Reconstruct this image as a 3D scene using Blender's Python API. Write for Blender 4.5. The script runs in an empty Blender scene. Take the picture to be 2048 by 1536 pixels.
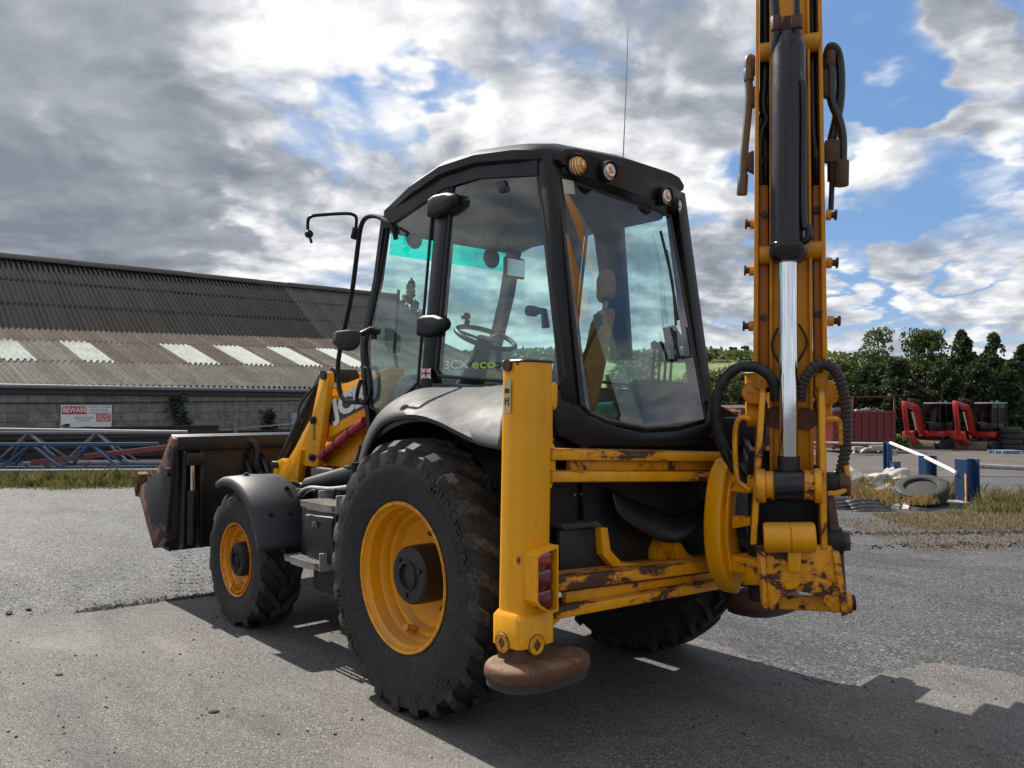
import bpy, bmesh, math, random
import numpy as np
from mathutils import Vector, Matrix
R = math.radians
random.seed(7)
rng = np.random.default_rng(7)
scene = bpy.context.scene
COL = scene.collection

# ---------------------------------------------------------------- camera
cam_data = bpy.data.cameras.new('camera')
cam_data.sensor_width = 36.0
cam_data.lens = 1621.5 / 2048 * 36
cam_data.clip_start = 0.05
cam_data.clip_end = 3000
cam = bpy.data.objects.new('camera', cam_data)
COL.objects.link(cam)
CAM = Vector((-3.522, 3.467, 1.580))
YAW = R(-41.814)
cam.location = CAM
cam.rotation_euler = (R(90 + 1.587), 0, YAW - R(90))
scene.camera = cam

# ---------------------------------------------------------------- world
SUN_EL, SUN_AZ = R(45), R(-1.0)
sun_dir = Vector((math.cos(SUN_EL) * math.cos(SUN_AZ), math.cos(SUN_EL) * math.sin(SUN_AZ), math.sin(SUN_EL)))
world = bpy.data.worlds.new('World')
scene.world = world
world.use_nodes = True

class NT:
    """small helper to write node trees"""
    def __init__(s, tree):
        s.t = tree
    def n(s, kind, **kw):
        nd = s.t.nodes.new(kind)
        for k, v in kw.items():
            setattr(nd, k, v)
        return nd
    def link(s, a, b):
        s.t.links.new(a, b)
    def put(s, sock, v):
        if v is None:
            return
        if isinstance(v, bpy.types.NodeSocket):
            s.t.links.new(v, sock)
        else:
            if sock.type == 'RGBA' and hasattr(v, '__len__') and len(v) == 3:
                v = (*v, 1.0)
            sock.default_value = v
    def math(s, op, a, b=None, c=None, clamp=False):
        nd = s.n('ShaderNodeMath', operation=op, use_clamp=clamp)
        s.put(nd.inputs[0], a); s.put(nd.inputs[1], b); s.put(nd.inputs[2], c)
        return nd.outputs[0]
    def vmath(s, op, a, b=None, scale=None):
        nd = s.n('ShaderNodeVectorMath', operation=op)
        s.put(nd.inputs[0], a); s.put(nd.inputs[1], b)
        if scale is not None:
            s.put(nd.inputs['Scale'], scale)
        return nd.outputs['Value'] if op in ('DOT_PRODUCT', 'LENGTH', 'DISTANCE') else nd.outputs[0]
    def ramp(s, v, lo, hi, a=0.0, b=1.0, smooth=True):
        nd = s.n('ShaderNodeMapRange', interpolation_type='SMOOTHSTEP' if smooth else 'LINEAR')
        s.put(nd.inputs[0], v); s.put(nd.inputs[1], lo); s.put(nd.inputs[2], hi); s.put(nd.inputs[3], a); s.put(nd.inputs[4], b)
        return nd.outputs[0]
    def mix(s, f, a, b, mode='MIX'):
        nd = s.n('ShaderNodeMix', data_type='RGBA', blend_type=mode)
        s.put(nd.inputs[0], f); s.put(nd.inputs[6], a); s.put(nd.inputs[7], b)
        return nd.outputs[2]
    def noise(s, vec, scale, detail=4.0, rough=0.55, dist=0.0, out=0, w=None):
        nd = s.n('ShaderNodeTexNoise')
        if w is not None:
            nd.noise_dimensions = '4D'
            nd.inputs['W'].default_value = w
        s.put(nd.inputs['Vector'], vec); s.put(nd.inputs['Scale'], scale); s.put(nd.inputs['Detail'], detail)
        s.put(nd.inputs['Roughness'], rough); s.put(nd.inputs['Distortion'], dist)
        return nd.outputs[out]
    def voro(s, vec, scale, feature='F1', out='Distance', rnd=1.0, detail=None, smooth=None):
        nd = s.n('ShaderNodeTexVoronoi', feature=feature)
        s.put(nd.inputs['Vector'], vec); s.put(nd.inputs['Scale'], scale); s.put(nd.inputs['Randomness'], rnd)
        if detail is not None:
            s.put(nd.inputs['Detail'], detail)
        if smooth is not None:
            s.put(nd.inputs['Smoothness'], smooth)
        return nd.outputs[out]

def build_world():
    t = NT(world.node_tree)
    world.node_tree.nodes.clear()
    out = t.n('ShaderNodeOutputWorld'); bg = t.n('ShaderNodeBackground')
    bg.inputs['Strength'].default_value = 0.078
    t.link(bg.outputs[0], out.inputs[0])
    sky = t.n('ShaderNodeTexSky', sky_type='NISHITA')
    sky.sun_disc = False
    sky.sun_elevation = SUN_EL
    sky.sun_rotation = R(90) - SUN_AZ
    sky.air_density = 1.0; sky.dust_density = 0.6; sky.ozone_density = 2.5; sky.altitude = 100
    v = t.vmath('NORMALIZE', t.n('ShaderNodeTexCoord').outputs['Generated'])
    sep = t.n('ShaderNodeSeparateXYZ'); t.link(v, sep.inputs[0])
    z = t.math('MAXIMUM', sep.outputs[2], 0.0)
    zc = t.math('ADD', z, 0.26)
    comb = t.n('ShaderNodeCombineXYZ')
    t.put(comb.inputs[0], t.math('DIVIDE', sep.outputs[0], zc)); t.put(comb.inputs[1], t.math('DIVIDE', sep.outputs[1], zc)); t.put(comb.inputs[2], 0.0)
    P = comb.outputs[0]
    # large cloud masses and clear gaps: direction, inner cos, outer cos, amount
    MASSES = SKY_MASSES
    vw = t.vmath('ADD', v, t.vmath('SCALE', t.vmath('SUBTRACT', t.noise(P, 4.0, 4, 0.5, out=1, w=9.3), (0.5, 0.5, 0.5)), scale=0.10))
    bias = 0.235
    for d, ci, co, amt in MASSES:
        m = t.ramp(t.vmath('DOT_PRODUCT', vw, d), co, ci, 0.0, amt)
        bias = t.math('ADD', bias, m)
    warp = t.vmath('SCALE', t.vmath('SUBTRACT', t.noise(P, 1.6, 3, 0.5, out=1, w=3.1), (0.5, 0.5, 0.5)), scale=0.30)
    Pw = t.vmath('ADD', P, warp)
    a0 = t.noise(Pw, 1.55, 9, 0.53, 0.0, w=1.7)
    b0 = t.voro(t.vmath('ADD', Pw, t.vmath('SCALE', t.vmath('SUBTRACT', t.noise(P, 6.0, 4, 0.6, out=1, w=4.4), (0.5, 0.5, 0.5)), scale=0.16)), 4.2, 'F1', detail=3.0)
    puff = t.math('SUBTRACT', 0.55, b0)
    d0 = t.math('ADD', t.math('ADD', t.math('MULTIPLY', a0, 0.80), t.math('MULTIPLY', puff, 0.20)), bias)
    sp = Vector((sun_dir.x, sun_dir.y, 0)).normalized() * 0.12
    d1 = t.noise(t.vmath('ADD', Pw, tuple(sp * 0.40)), 1.55, 8, 0.53, 0.0, w=1.7)
    d2 = t.noise(t.vmath('ADD', Pw, tuple(sp * 1.8)), 1.55, 3, 0.53, 0.0, w=1.7)
    alpha = t.ramp(d0, 0.34, 0.60)
    thick = t.ramp(d0, 0.56, 1.02)
    rim = t.ramp(t.math('SUBTRACT', a0, d1), -0.060, 0.075)     # brighter where the cloud thins towards the sun
    big = t.ramp(t.math('SUBTRACT', a0, d2), -0.17, 0.17)
    fine = t.noise(Pw, 8.0, 7, 0.60, w=5.0)
    glow = t.ramp(t.vmath('DOT_PRODUCT', vw, tuple(sun_dir)), 0.66, 0.97, 0.0, 0.24)
    lit = t.math('ADD', t.math('MULTIPLY', rim, 0.60), t.math('MULTIPLY', big, 0.38))
    lit = t.math('ADD', lit, t.math('MULTIPLY', t.math('SUBTRACT', 1.0, thick), 0.40))
    lit = t.math('ADD', lit, t.math('MULTIPLY', puff, 0.35))
    lit = t.math('ADD', lit, t.math('MULTIPLY', t.math('SUBTRACT', fine, 0.54), 0.62), clamp=True)
    lit = t.math('MULTIPLY', lit, t.ramp(thick, 0.46, 1.0, 1.0, 0.36))
    lit = t.math('ADD', lit, glow, clamp=True)
    k = 10.0
    cr = t.n('ShaderNodeValToRGB'); e = cr.color_ramp.elements
    e[0].position = 0.0; e[0].color = (0.135 * k, 0.155 * k, 0.195 * k, 1)
    e[1].position = 1.0; e[1].color = (0.88 * k, 0.88 * k, 0.88 * k, 1)
    m = cr.color_ramp.elements.new(0.45); m.color = (0.36 * k, 0.385 * k, 0.43 * k, 1)
    m = cr.color_ramp.elements.new(0.75); m.color = (0.64 * k, 0.65 * k, 0.68 * k, 1)
    t.link(lit, cr.inputs[0])
    blue = t.mix(0.6, sky.outputs[0], (0.15 * k, 0.31 * k, 0.62 * k))
    body = t.mix(t.ramp(alpha, 0.0, 0.7, 0.55, 0.0), cr.outputs[0], (0.66 * k, 0.70 * k, 0.76 * k))
    col = t.mix(alpha, blue, body)
    hz = t.ramp(sep.outputs[2], 0.0, 0.14, 0.45, 0.0)
    col = t.mix(hz, col, (0.60 * k, 0.64 * k, 0.70 * k))
    low = t.ramp(sep.outputs[2], -0.02, 0.0)
    col = t.mix(low, (0.10 * k, 0.10 * k, 0.095 * k), col)
    t.link(col, bg.inputs[0])
    world.cycles.sampling_method = 'MANUAL'
    world.cycles.sample_map_resolution = 512

SKY_MASSES = [
    ((0.936, -0.1928, 0.2946), 0.9985, 0.945, 0.46),
    ((0.8834, -0.4264, 0.1945), 0.9998, 0.982, 0.12),
    ((0.8735, -0.3905, 0.2906), 0.9995, 0.965, -0.15),
    ((0.8278, -0.4533, 0.3306), 0.99995, 0.9925, -0.16),
    ((0.665, -0.642, 0.3816), 0.99995, 0.993, -0.07),
    ((0.3367, -0.8798, 0.3355), 0.9999, 0.978, -0.36),
    ((0.3889, -0.9005, 0.1948), 0.9999, 0.990, -0.32),
    ((0.551, -0.8052, 0.2191), 0.9998, 0.980, 0.16),
    ((0.376, -0.8968, 0.2333), 0.99995, 0.992, 0.30),
    ((0.2809, -0.923, 0.263), 0.9999, 0.990, 0.16),
    ((0.7783, -0.5086, 0.3682), 0.9995, 0.975, 0.11),
    ((0.2897, -0.8961, 0.3361), 0.9999, 0.992, 0.10),
]
build_world()
sun_data = bpy.data.lights.new('sun', 'SUN')
sun_data.energy = 5.0
sun_data.angle = R(0.5)
sun_data.color = (1.0, 0.94, 0.85)
sun = bpy.data.objects.new('sun', sun_data)
COL.objects.link(sun)
sun.rotation_euler = (-sun_dir).to_track_quat('-Z', 'Y').to_euler()
sun.location = (20, 0, 30)

scene.view_settings.view_transform = 'Standard'
scene.view_settings.look = 'None'
scene.view_settings.exposure = 0.60
scene.view_settings.gamma = 1.0
scene.view_settings.use_curve_mapping = False
scene.cycles.max_bounces = 8
scene.cycles.transparent_max_bounces = 16
scene.cycles.caustics_reflective = False
scene.cycles.caustics_refractive = False

# ---------------------------------------------------------------- helpers
def V3(a):
    return Vector(a)

class M:
    """collects shapes, then becomes ONE mesh object"""
    def __init__(s):
        s.v = []; s.f = []; s.m = []; s.mat = 0
    def add(s, vs, fs):
        o = len(s.v)
        s.v += [tuple(p) for p in vs]
        for f in fs:
            s.f.append([i + o for i in f]); s.m.append(s.mat)
        return s
    def hexa(s, p):
        """8 points: bottom ring 0-3, top ring 4-7"""
        return s.add(p, [(3, 2, 1, 0), (4, 5, 6, 7), (0, 1, 5, 4), (1, 2, 6, 5), (2, 3, 7, 6), (3, 0, 4, 7)])
    def box(s, x0, x1, y0, y1, z0, z1):
        return s.hexa([(x0, y0, z0), (x1, y0, z0), (x1, y1, z0), (x0, y1, z0), (x0, y0, z1), (x1, y0, z1), (x1, y1, z1), (x0, y1, z1)])
    def obox(s, c, ax, ay, az):
        """box about c with half-extent vectors"""
        c, ax, ay, az = Vector(c), Vector(ax), Vector(ay), Vector(az)
        return s.hexa([c - ax - ay - az, c + ax - ay - az, c + ax + ay - az, c - ax + ay - az, c - ax - ay + az, c + ax - ay + az, c + ax + ay + az, c - ax + ay + az])
    def beam(s, a, b, w, h, up=(0, 0, 1)):
        a, b = Vector(a), Vector(b)
        d = (b - a); L = d.length; d.normalize()
        x = d.cross(Vector(up))
        if x.length < 1e-4:
            x = d.cross(Vector((1, 0, 0)))
        x.normalize(); z = x.cross(d)
        return s.obox((a + b) / 2, d * L / 2, x * w / 2, z * h / 2)
    def prism(s, poly, axis, a, b):
        """polygon (2D) extruded along axis between a and b. axis 'y': poly is (x,z); 'x': (y,z); 'z': (x,y)"""
        def P(p, t):
            return {'y': (p[0], t, p[1]), 'x': (t, p[0], p[1]), 'z': (p[0], p[1], t)}[axis]
        n = len(poly)
        vs = [P(p, a) for p in poly] + [P(p, b) for p in poly]
        fs = [list(range(n))[::-1], list(range(n, 2 * n))] + [(i, (i + 1) % n, n + (i + 1) % n, n + i) for i in range(n)]
        return s.add(vs, fs)
    def slab(s, pts, d):
        """3D polygon given thickness by vector d"""
        n = len(pts); d = Vector(d)
        vs = [Vector(p) for p in pts] + [Vector(p) + d for p in pts]
        fs = [list(range(n))[::-1], list(range(n, 2 * n))] + [(i, (i + 1) % n, n + (i + 1) % n, n + i) for i in range(n)]
        return s.add(vs, fs)
    def loft(s, rings, cap=True, closed=True):
        n = len(rings[0]); vs = [p for r in rings for p in r]; fs = []
        for k in range(len(rings) - 1):
            for i in range(n if closed else n - 1):
                j = (i + 1) % n
                fs.append((k * n + i, k * n + j, (k + 1) * n + j, (k + 1) * n + i))
        if cap and closed:
            fs.append(list(range(n))[::-1]); fs.append([(len(rings) - 1) * n + i for i in range(n)])
        return s.add(vs, fs)
    def tube(s, pts, r, n=10, cap=True):
        pts = [Vector(p) for p in pts]
        rs = r if hasattr(r, '__len__') else [r] * len(pts)
        rings = []; prev = None
        for i, p in enumerate(pts):
            t = (pts[min(i + 1, len(pts) - 1)] - pts[max(i - 1, 0)]).normalized()
            if prev is None:
                x = t.cross(Vector((0, 0, 1)))
                if x.length < 0.05:
                    x = t.cross(Vector((0, 1, 0)))
            else:
                x = prev - t * prev.dot(t)
            x.normalize(); prev = x; y = t.cross(x)
            rings.append([p + (x * math.cos(2 * math.pi * k / n) + y * math.sin(2 * math.pi * k / n)) * rs[i] for k in range(n)])
        return s.loft(rings, cap)
    def cyl(s, a, b, r, n=20, r2=None):
        return s.tube([a, b], [r, r if r2 is None else r2], n)
    def lathe(s, prof, c, axis='y', n=48, closed=False):
        """profile of (radius, position along axis)"""
        c = Vector(c); rings = []
        for r, h in prof:
            ring = []
            for k in range(n):
                a = 2 * math.pi * k / n; u, w = r * math.cos(a), r * math.sin(a)
                ring.append(c + Vector({'y': (u, h, w), 'x': (h, u, w), 'z': (u, w, h)}[axis]))
            rings.append(ring)
        if closed:
            rings.append(rings[0])
        return s.loft(rings, cap=not closed)
    def build(s, name, mats, parent=None, bevel=0.0, smooth=35, seg=2, kind=None, loc=None):
        me = bpy.data.meshes.new(name)
        me.from_pydata(s.v, [], s.f)
        mats = mats if isinstance(mats, (list, tuple)) else [mats]
        for m in mats:
            me.materials.append(m)
        if len(mats) > 1:
            me.polygons.foreach_set('material_index', s.m)
        bm = bmesh.new(); bm.from_mesh(me)
        bmesh.ops.remove_doubles(bm, verts=bm.verts, dist=1e-5)
        bmesh.ops.recalc_face_normals(bm, faces=bm.faces)
        if bevel:
            es = [e for e in bm.edges if len(e.link_faces) == 2 and e.calc_face_angle(0) > R(25)]
            bmesh.ops.bevel(bm, geom=es, offset=bevel, segments=seg, affect='EDGES', clamp_overlap=True, profile=0.5)
        bm.to_mesh(me); bm.free()
        if smooth:
            me.shade_smooth(); me.set_sharp_from_angle(angle=R(smooth))
        return link(name, me, parent, kind, loc)

def link(name, me, parent=None, kind=None, loc=None):
    o = bpy.data.objects.new(name, me)
    COL.objects.link(o)
    if parent is not None:
        o.parent = parent
    if kind:
        o['kind'] = kind
    if loc is not None:
        o.location = loc
    return o

def thing(name, label, cat, loc=(0, 0, 0), rz=0.0, group=None):
    o = bpy.data.objects.new(name, None)
    COL.objects.link(o)
    o.location = loc; o.rotation_euler = (0, 0, rz); o.empty_display_size = 0.2
    o['label'] = label; o['category'] = cat
    if group:
        o['group'] = group
    return o

def tag(o, label, cat, group=None):
    o['label'] = label; o['category'] = cat
    if group:
        o['group'] = group
    return o

def holder(name, parent, loc=(0, 0, 0)):
    o = bpy.data.objects.new(name, None)
    COL.objects.link(o)
    o.parent = parent; o.location = loc; o.empty_display_size = 0.1
    return o

def copy_tree(o, parent=None):
    c = o.copy(); COL.objects.link(c)
    c.parent = parent
    for ch in list(o.children):
        copy_tree(ch, c)
    return c

def curve(pts, n=8):
    """Catmull-Rom through points"""
    P = [Vector(p) for p in pts]; out = []
    for i in range(len(P) - 1):
        p0, p1, p2, p3 = P[max(i - 1, 0)], P[i], P[i + 1], P[min(i + 2, len(P) - 1)]
        for k in range(n):
            t = k / n
            out.append(0.5 * ((2 * p1) + (p2 - p0) * t + (2 * p0 - 5 * p1 + 4 * p2 - p3) * t * t + (3 * p1 - p0 - 3 * p2 + p3) * t ** 3))
    out.append(P[-1])
    return out

def lerp(a, b, t):
    return Vector(a) * (1 - t) + Vector(b) * t

def text_geo(s, size=1.0, bold=0.0, extrude=0.0, space=1.0, align='LEFT', shear=0.0):
    c = bpy.data.curves.new('lettering', 'FONT')
    c.body = s; c.size = size; c.offset = bold; c.extrude = extrude; c.space_character = space
    c.align_x = align; c.align_y = 'BOTTOM_BASELINE'; c.resolution_u = 3; c.shear = shear
    o = bpy.data.objects.new('lettering', c); COL.objects.link(o)
    dg = bpy.context.evaluated_depsgraph_get(); dg.update()
    me = o.evaluated_get(dg).to_mesh()
    vs = [tuple(v.co) for v in me.vertices]; fs = [tuple(p.vertices) for p in me.polygons]
    o.to_mesh_clear()
    bpy.data.objects.remove(o); bpy.data.curves.remove(c)
    return vs, fs

def text_on(m, s, origin, right, up, height, bold=0.0, align='LEFT', width=None, lift=0.0, shear=0.0, space=1.0):
    """flat lettering: cap height = height, placed at origin along right/up"""
    vs, fs = text_geo(s, 1.0, bold, 0.0, space, align, shear)
    if not vs:
        return m
    right, up = Vector(right).normalized(), Vector(up).normalized(); nrm = right.cross(up)
    cap = 0.73
    k = height / cap; kx = k
    if width:
        xs = [v[0] for v in vs]; kx = width / (max(xs) - min(xs))
    o = Vector(origin)
    return m.add([o + right * (v[0] * kx) + up * (v[1] * k) + nrm * lift for v in vs], fs)

def arc_text(m, s, c, radius, a_mid, height, y, sign=1, thick=0.004, bold=0.02, width_k=1.0, inside=False):
    """raised lettering on a wheel face (plane y = const), centred on angle a_mid; sign +1 seen from +y"""
    vs, fs = text_geo(s, 1.0, bold, 0.5, 1.05, 'CENTER')
    k = height / 0.73
    pts = []
    for x, yy, z in vs:
        rad = radius + (yy * k if not inside else -yy * k)
        ang = a_mid + (x * k * width_k / radius) * (-1 if not inside else 1)
        pts.append((c[0] - sign * rad * math.cos(ang), y + sign * thick * z, c[2] + rad * math.sin(ang)))
    return m.add(pts, fs)

# ---------------------------------------------------------------- materials
def new_mat(name):
    m = bpy.data.materials.new(name); m.use_nodes = True
    t = NT(m.node_tree); m.node_tree.nodes.clear()
    out = t.n('ShaderNodeOutputMaterial'); b = t.n('ShaderNodeBsdfPrincipled')
    t.link(b.outputs[0], out.inputs[0])
    return m, t, b, out

def objco(t):
    return t.n('ShaderNodeTexCoord').outputs['Object']

def worldco(t):
    return t.n('ShaderNodeNewGeometry').outputs['Position']

def bump(t, b, h, strength=0.3, dist=0.01):
    nd = t.n('ShaderNodeBump'); nd.inputs['Strength'].default_value = strength; nd.inputs['Distance'].default_value = dist
    t.put(nd.inputs['Height'], h); t.link(nd.outputs[0], b.inputs['Normal'])

def simple(name, col, rough=0.5, metal=0.0, var=0.12, scale=6.0, spec=0.5, bmp=0.0, bscale=60.0, dirt=0.0, dirtcol=(0.16, 0.135, 0.105), coat=0.0):
    m, t, b, out = new_mat(name)
    co = worldco(t)
    n = t.noise(co, scale, 6, 0.6)
    c = t.mix(t.ramp(n, 0.3, 0.7), tuple(x * (1 - var) for x in col), tuple(min(1, x * (1 + var)) for x in col))
    if dirt:
        d = t.noise(co, scale * 0.7, 9, 0.68, w=4.2)
        c = t.mix(t.ramp(d, 0.62 - dirt * 0.4, 0.85, 0, min(1, dirt * 1.5)), c, dirtcol)
    t.put(b.inputs['Base Color'], c)
    t.put(b.inputs['Roughness'], t.ramp(n, 0.2, 0.8, max(0.02, rough - 0.08), min(1, rough + 0.08)))
    b.inputs['Metallic'].default_value = metal
    b.inputs['Specular IOR Level'].default_value = spec
    b.inputs['Coat Weight'].default_value = coat
    if bmp:
        bump(t, b, t.noise(co, bscale, 4, 0.6), bmp, 0.004)
    return m

def paint(name, col, chips=0.0, scale=7.0, stretch=(1, 1, 1), rough=0.36, rust=(0.055, 0.028, 0.016), edge=0.0, streak=0.25, under=None, grime=0.15):
    """weathered gloss paint: chipped to dark rusty steel, rain streaks, worn edges"""
    m, t, b, out = new_mat(name)
    co = worldco(t)
    st = t.noise(t.vmath('MULTIPLY', co, (14, 14, 1.1)), 1.0, 5, 0.6)
    blot = t.noise(co, 2.3, 5, 0.6, w=2.0)
    c = t.mix(t.ramp(st, 0.35, 0.75, 0, streak), col, (col[0] * 0.72, col[1] * 0.62, col[2] * 0.6))
    c = t.mix(t.ramp(blot, 0.45, 0.75, 0, 0.25), c, (col[0] * 0.9, col[1] * 0.80, col[2] * 0.8 + 0.008))
    if grime:
        g = t.noise(co, 5.0, 9, 0.7, w=7.0)
        c = t.mix(t.ramp(g, 0.5, 0.8, 0, grime), c, (0.10, 0.065, 0.03))
    # fine scratches, and dust that settles on faces turned upwards
    sw = t.noise(t.vmath('ADD', co, t.vmath('SCALE', t.noise(co, 2.5, 3, 0.5, out=1, w=14.0), scale=0.5)), 9, 2, 0.5, w=15.0)
    c = t.mix(t.ramp(t.math('ABSOLUTE', t.math('SUBTRACT', sw, 0.52)), 0.006, 0.001, 0, 0.35), c, (col[0] * 0.55, col[1] * 0.45, 0.02))
    nz = t.n('ShaderNodeSeparateXYZ'); t.link(t.n('ShaderNodeNewGeometry').outputs['Normal'], nz.inputs[0])
    c = t.mix(t.math('MULTIPLY', t.ramp(nz.outputs[2], 0.3, 0.9, 0, 0.45), t.ramp(blot, 0.3, 0.6)), c, (0.26, 0.19, 0.10))
    # chips
    n1 = t.noise(t.vmath('MULTIPLY', co, stretch), scale, 10, 0.66, 0.4, w=1.0)
    n2 = t.noise(co, scale * 4.5, 6, 0.7, w=6.0)
    n = t.math('ADD', t.math('MULTIPLY', n1, 0.78), t.math('MULTIPLY', n2, 0.22))
    if edge:
        bev = t.n('ShaderNodeBevel', samples=4); bev.inputs['Radius'].default_value = 0.012
        geo = t.n('ShaderNodeNewGeometry')
        dt = t.vmath('DOT_PRODUCT', bev.outputs[0], geo.outputs['Normal'])
        n = t.math('ADD', n, t.ramp(dt, 0.985, 0.86, 0, edge, smooth=False))
    th = 0.70 - chips * 0.30
    mask = t.ramp(n, th, th + 0.018)
    halo = t.ramp(n, th - 0.05, th, 0, 0.55)
    c = t.mix(halo, c, (col[0] * 0.55, col[1] * 0.36, 0.02))
    steel = t.mix(t.noise(co, 30, 5, 0.7), rust, (rust[0] * 2.6, rust[1] * 2.1, rust[2] * 1.6))
    c = t.mix(mask, c, steel)
    t.put(b.inputs['Base Color'], c)
    t.put(b.inputs['Roughness'], t.mix(mask, (rough,) * 3, (0.75,) * 3))
    b.inputs['Specular IOR Level'].default_value = 0.4
    bump(t, b, t.math('SUBTRACT', t.math('MULTIPLY', t.noise(co, 35, 3, 0.5), 0.12), mask), 0.35, 0.003)
    return m

YEL = (0.82, 0.365, 0.002)
mat = {}
mat['yellow'] = paint('yellow paint', YEL, 0.17, edge=0.09, streak=0.35, grime=0.28)
mat['yellow_worn'] = paint('worn yellow paint', YEL, 0.38, 6.0, edge=0.14, streak=0.4, grime=0.3)
mat['yellow_scraped'] = paint('scraped yellow paint', YEL, 0.58, 7.0, stretch=(1, 0.3, 1.3), edge=0.26, streak=0.5, grime=0.4, rust=(0.04, 0.021, 0.014))
mat['yellow_boom'] = paint('faded boom paint', (0.74, 0.30, 0.004), 0.24, 8.0, edge=0.10, streak=0.5, grime=0.45)
mat['channel'] = paint('brown stained paint', (0.46, 0.155, 0.008), 0.22, 9.0, edge=0.10, streak=0.6, grime=0.6)
mat['rim'] = paint('rim paint', (0.82, 0.34, 0.003), 0.10, 12.0, edge=0.17, rust=(0.10, 0.035, 0.02), streak=0.1, grime=0.35)
mat['rim_rusty'] = paint('rusty rim paint', (0.78, 0.30, 0.004), 0.30, 22.0, edge=0.13, rust=(0.12, 0.035, 0.02), streak=0.1, grime=0.3)
mat['black_plastic'] = simple('charcoal plastic', (0.010, 0.010, 0.012), 0.50, bmp=0.10, bscale=500, dirt=0.10, dirtcol=(0.035, 0.033, 0.03), spec=0.3)
mat['cab_black'] = simple('cab black paint', (0.006, 0.006, 0.008), 0.40, dirt=0.10, dirtcol=(0.03, 0.028, 0.026), spec=0.3)
mat['fender'] = simple('grey plastic fender', (0.027, 0.027, 0.032), 0.64, bmp=0.10, bscale=400, dirt=0.15, dirtcol=(0.07, 0.065, 0.06), spec=0.4)
mat['front_fender'] = simple('dark grey plastic fender', (0.024, 0.025, 0.031), 0.52, bmp=0.10, bscale=400, dirt=0.15, dirtcol=(0.06, 0.055, 0.05), spec=0.4)
mat['black_steel'] = simple('black painted steel', (0.009, 0.009, 0.011), 0.48, dirt=0.28, dirtcol=(0.06, 0.052, 0.045))
mat['black_gloss'] = simple('black ram paint', (0.006, 0.007, 0.011), 0.26, bmp=0.08, bscale=90, dirt=0.08)
mat['grimy'] = simple('oily black steel', (0.006, 0.0055, 0.005), 0.65, bmp=0.4, bscale=60, dirt=0.3, dirtcol=(0.05, 0.036, 0.022))
mat['rubber_hose'] = simple('black hose rubber', (0.008, 0.008, 0.009), 0.40, dirt=0.15)
mat['brown_hose'] = simple('dusty ribbed hose', (0.035, 0.026, 0.020), 0.6, dirt=0.3)
mat['chrome'] = simple('chrome rod', (0.78, 0.80, 0.83), 0.04, metal=1.0, var=0.03)
mat['steel'] = simple('galvanised step steel', (0.34, 0.32, 0.30), 0.55, metal=0.4, var=0.2, dirt=0.35)
mat['rusty'] = simple('rusty steel', (0.10, 0.040, 0.022), 0.75, var=0.45, scale=14, bmp=0.5, bscale=70, dirt=0.3, dirtcol=(0.06, 0.03, 0.02))
mat['pad'] = paint('rusted pad', (0.115, 0.046, 0.022), 0.55, 9.0, rough=0.7, rust=(0.065, 0.045, 0.035), edge=0.06, streak=0.3, grime=0.4)
mat['pad_rubber'] = simple('dusty pad edge', (0.040, 0.034, 0.027), 0.8, var=0.3, dirt=0.3)
mat['brown_bolt'] = simple('brown bolt', (0.075, 0.034, 0.018), 0.6, var=0.4, scale=30, bmp=0.3)
mat['red_strut'] = simple('red strut paint', (0.36, 0.014, 0.030), 0.4, dirt=0.15)
mat['seat'] = simple('tan seat fabric', (0.30, 0.135, 0.050), 0.8, var=0.2, scale=20, bmp=0.2, bscale=200)
mat['trim'] = simple('dark cab trim', (0.014, 0.015, 0.019), 0.7)
mat['lining'] = simple('grey cab trim', (0.010, 0.012, 0.017), 0.75)
mat['white_print'] = simple('white print', (0.74, 0.74, 0.72), 0.5, var=0.05)
mat['black_print'] = simple('black print', (0.02, 0.02, 0.022), 0.5)
mat['green_print'] = simple('green print', (0.42, 0.60, 0.06), 0.5, var=0.05)
mat['red_print'] = simple('red print', (0.50, 0.022, 0.035), 0.5, var=0.1)
mat['blue_print'] = simple('blue print', (0.03, 0.045, 0.20), 0.5)
mat['yellow_print'] = simple('yellow print', (0.75, 0.36, 0.02), 0.5)
mat['cream_print'] = simple('cream sticker', (0.55, 0.48, 0.26), 0.6)
mat['grey_print'] = simple('grey print', (0.25, 0.26, 0.28), 0.5)
mat['sticker_green'] = simple('pale green sticker', (0.42, 0.48, 0.36), 0.6)
mat['red_lens'] = simple('red lens', (0.13, 0.003, 0.006), 0.14, coat=0.6)
mat['amber_lens'] = simple('orange lens', (0.28, 0.025, 0.010), 0.14, coat=0.6)
mat['mirror'] = simple('mirror glass', (0.55, 0.56, 0.58), 0.04, metal=1.0, var=0.02)

def lens_mat(name, col):
    m, t, b, out = new_mat(name)
    co = worldco(t)
    w = t.n('ShaderNodeTexWave'); w.inputs['Scale'].default_value = 26; w.inputs['Distortion'].default_value = 0.6
    t.link(co, w.inputs['Vector'])
    t.put(b.inputs['Base Color'], t.mix(w.outputs['Fac'], tuple(c * 0.45 for c in col), col))
    b.inputs['Roughness'].default_value = 0.12; b.inputs['Metallic'].default_value = 0.55
    bump(t, b, w.outputs['Fac'], 0.6, 0.006)
    return m
mat['lamp_amber'] = lens_mat('amber lamp lens', (0.95, 0.55, 0.22))
mat['lamp_clear'] = lens_mat('clear lamp lens', (0.85, 0.82, 0.76))

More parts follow.
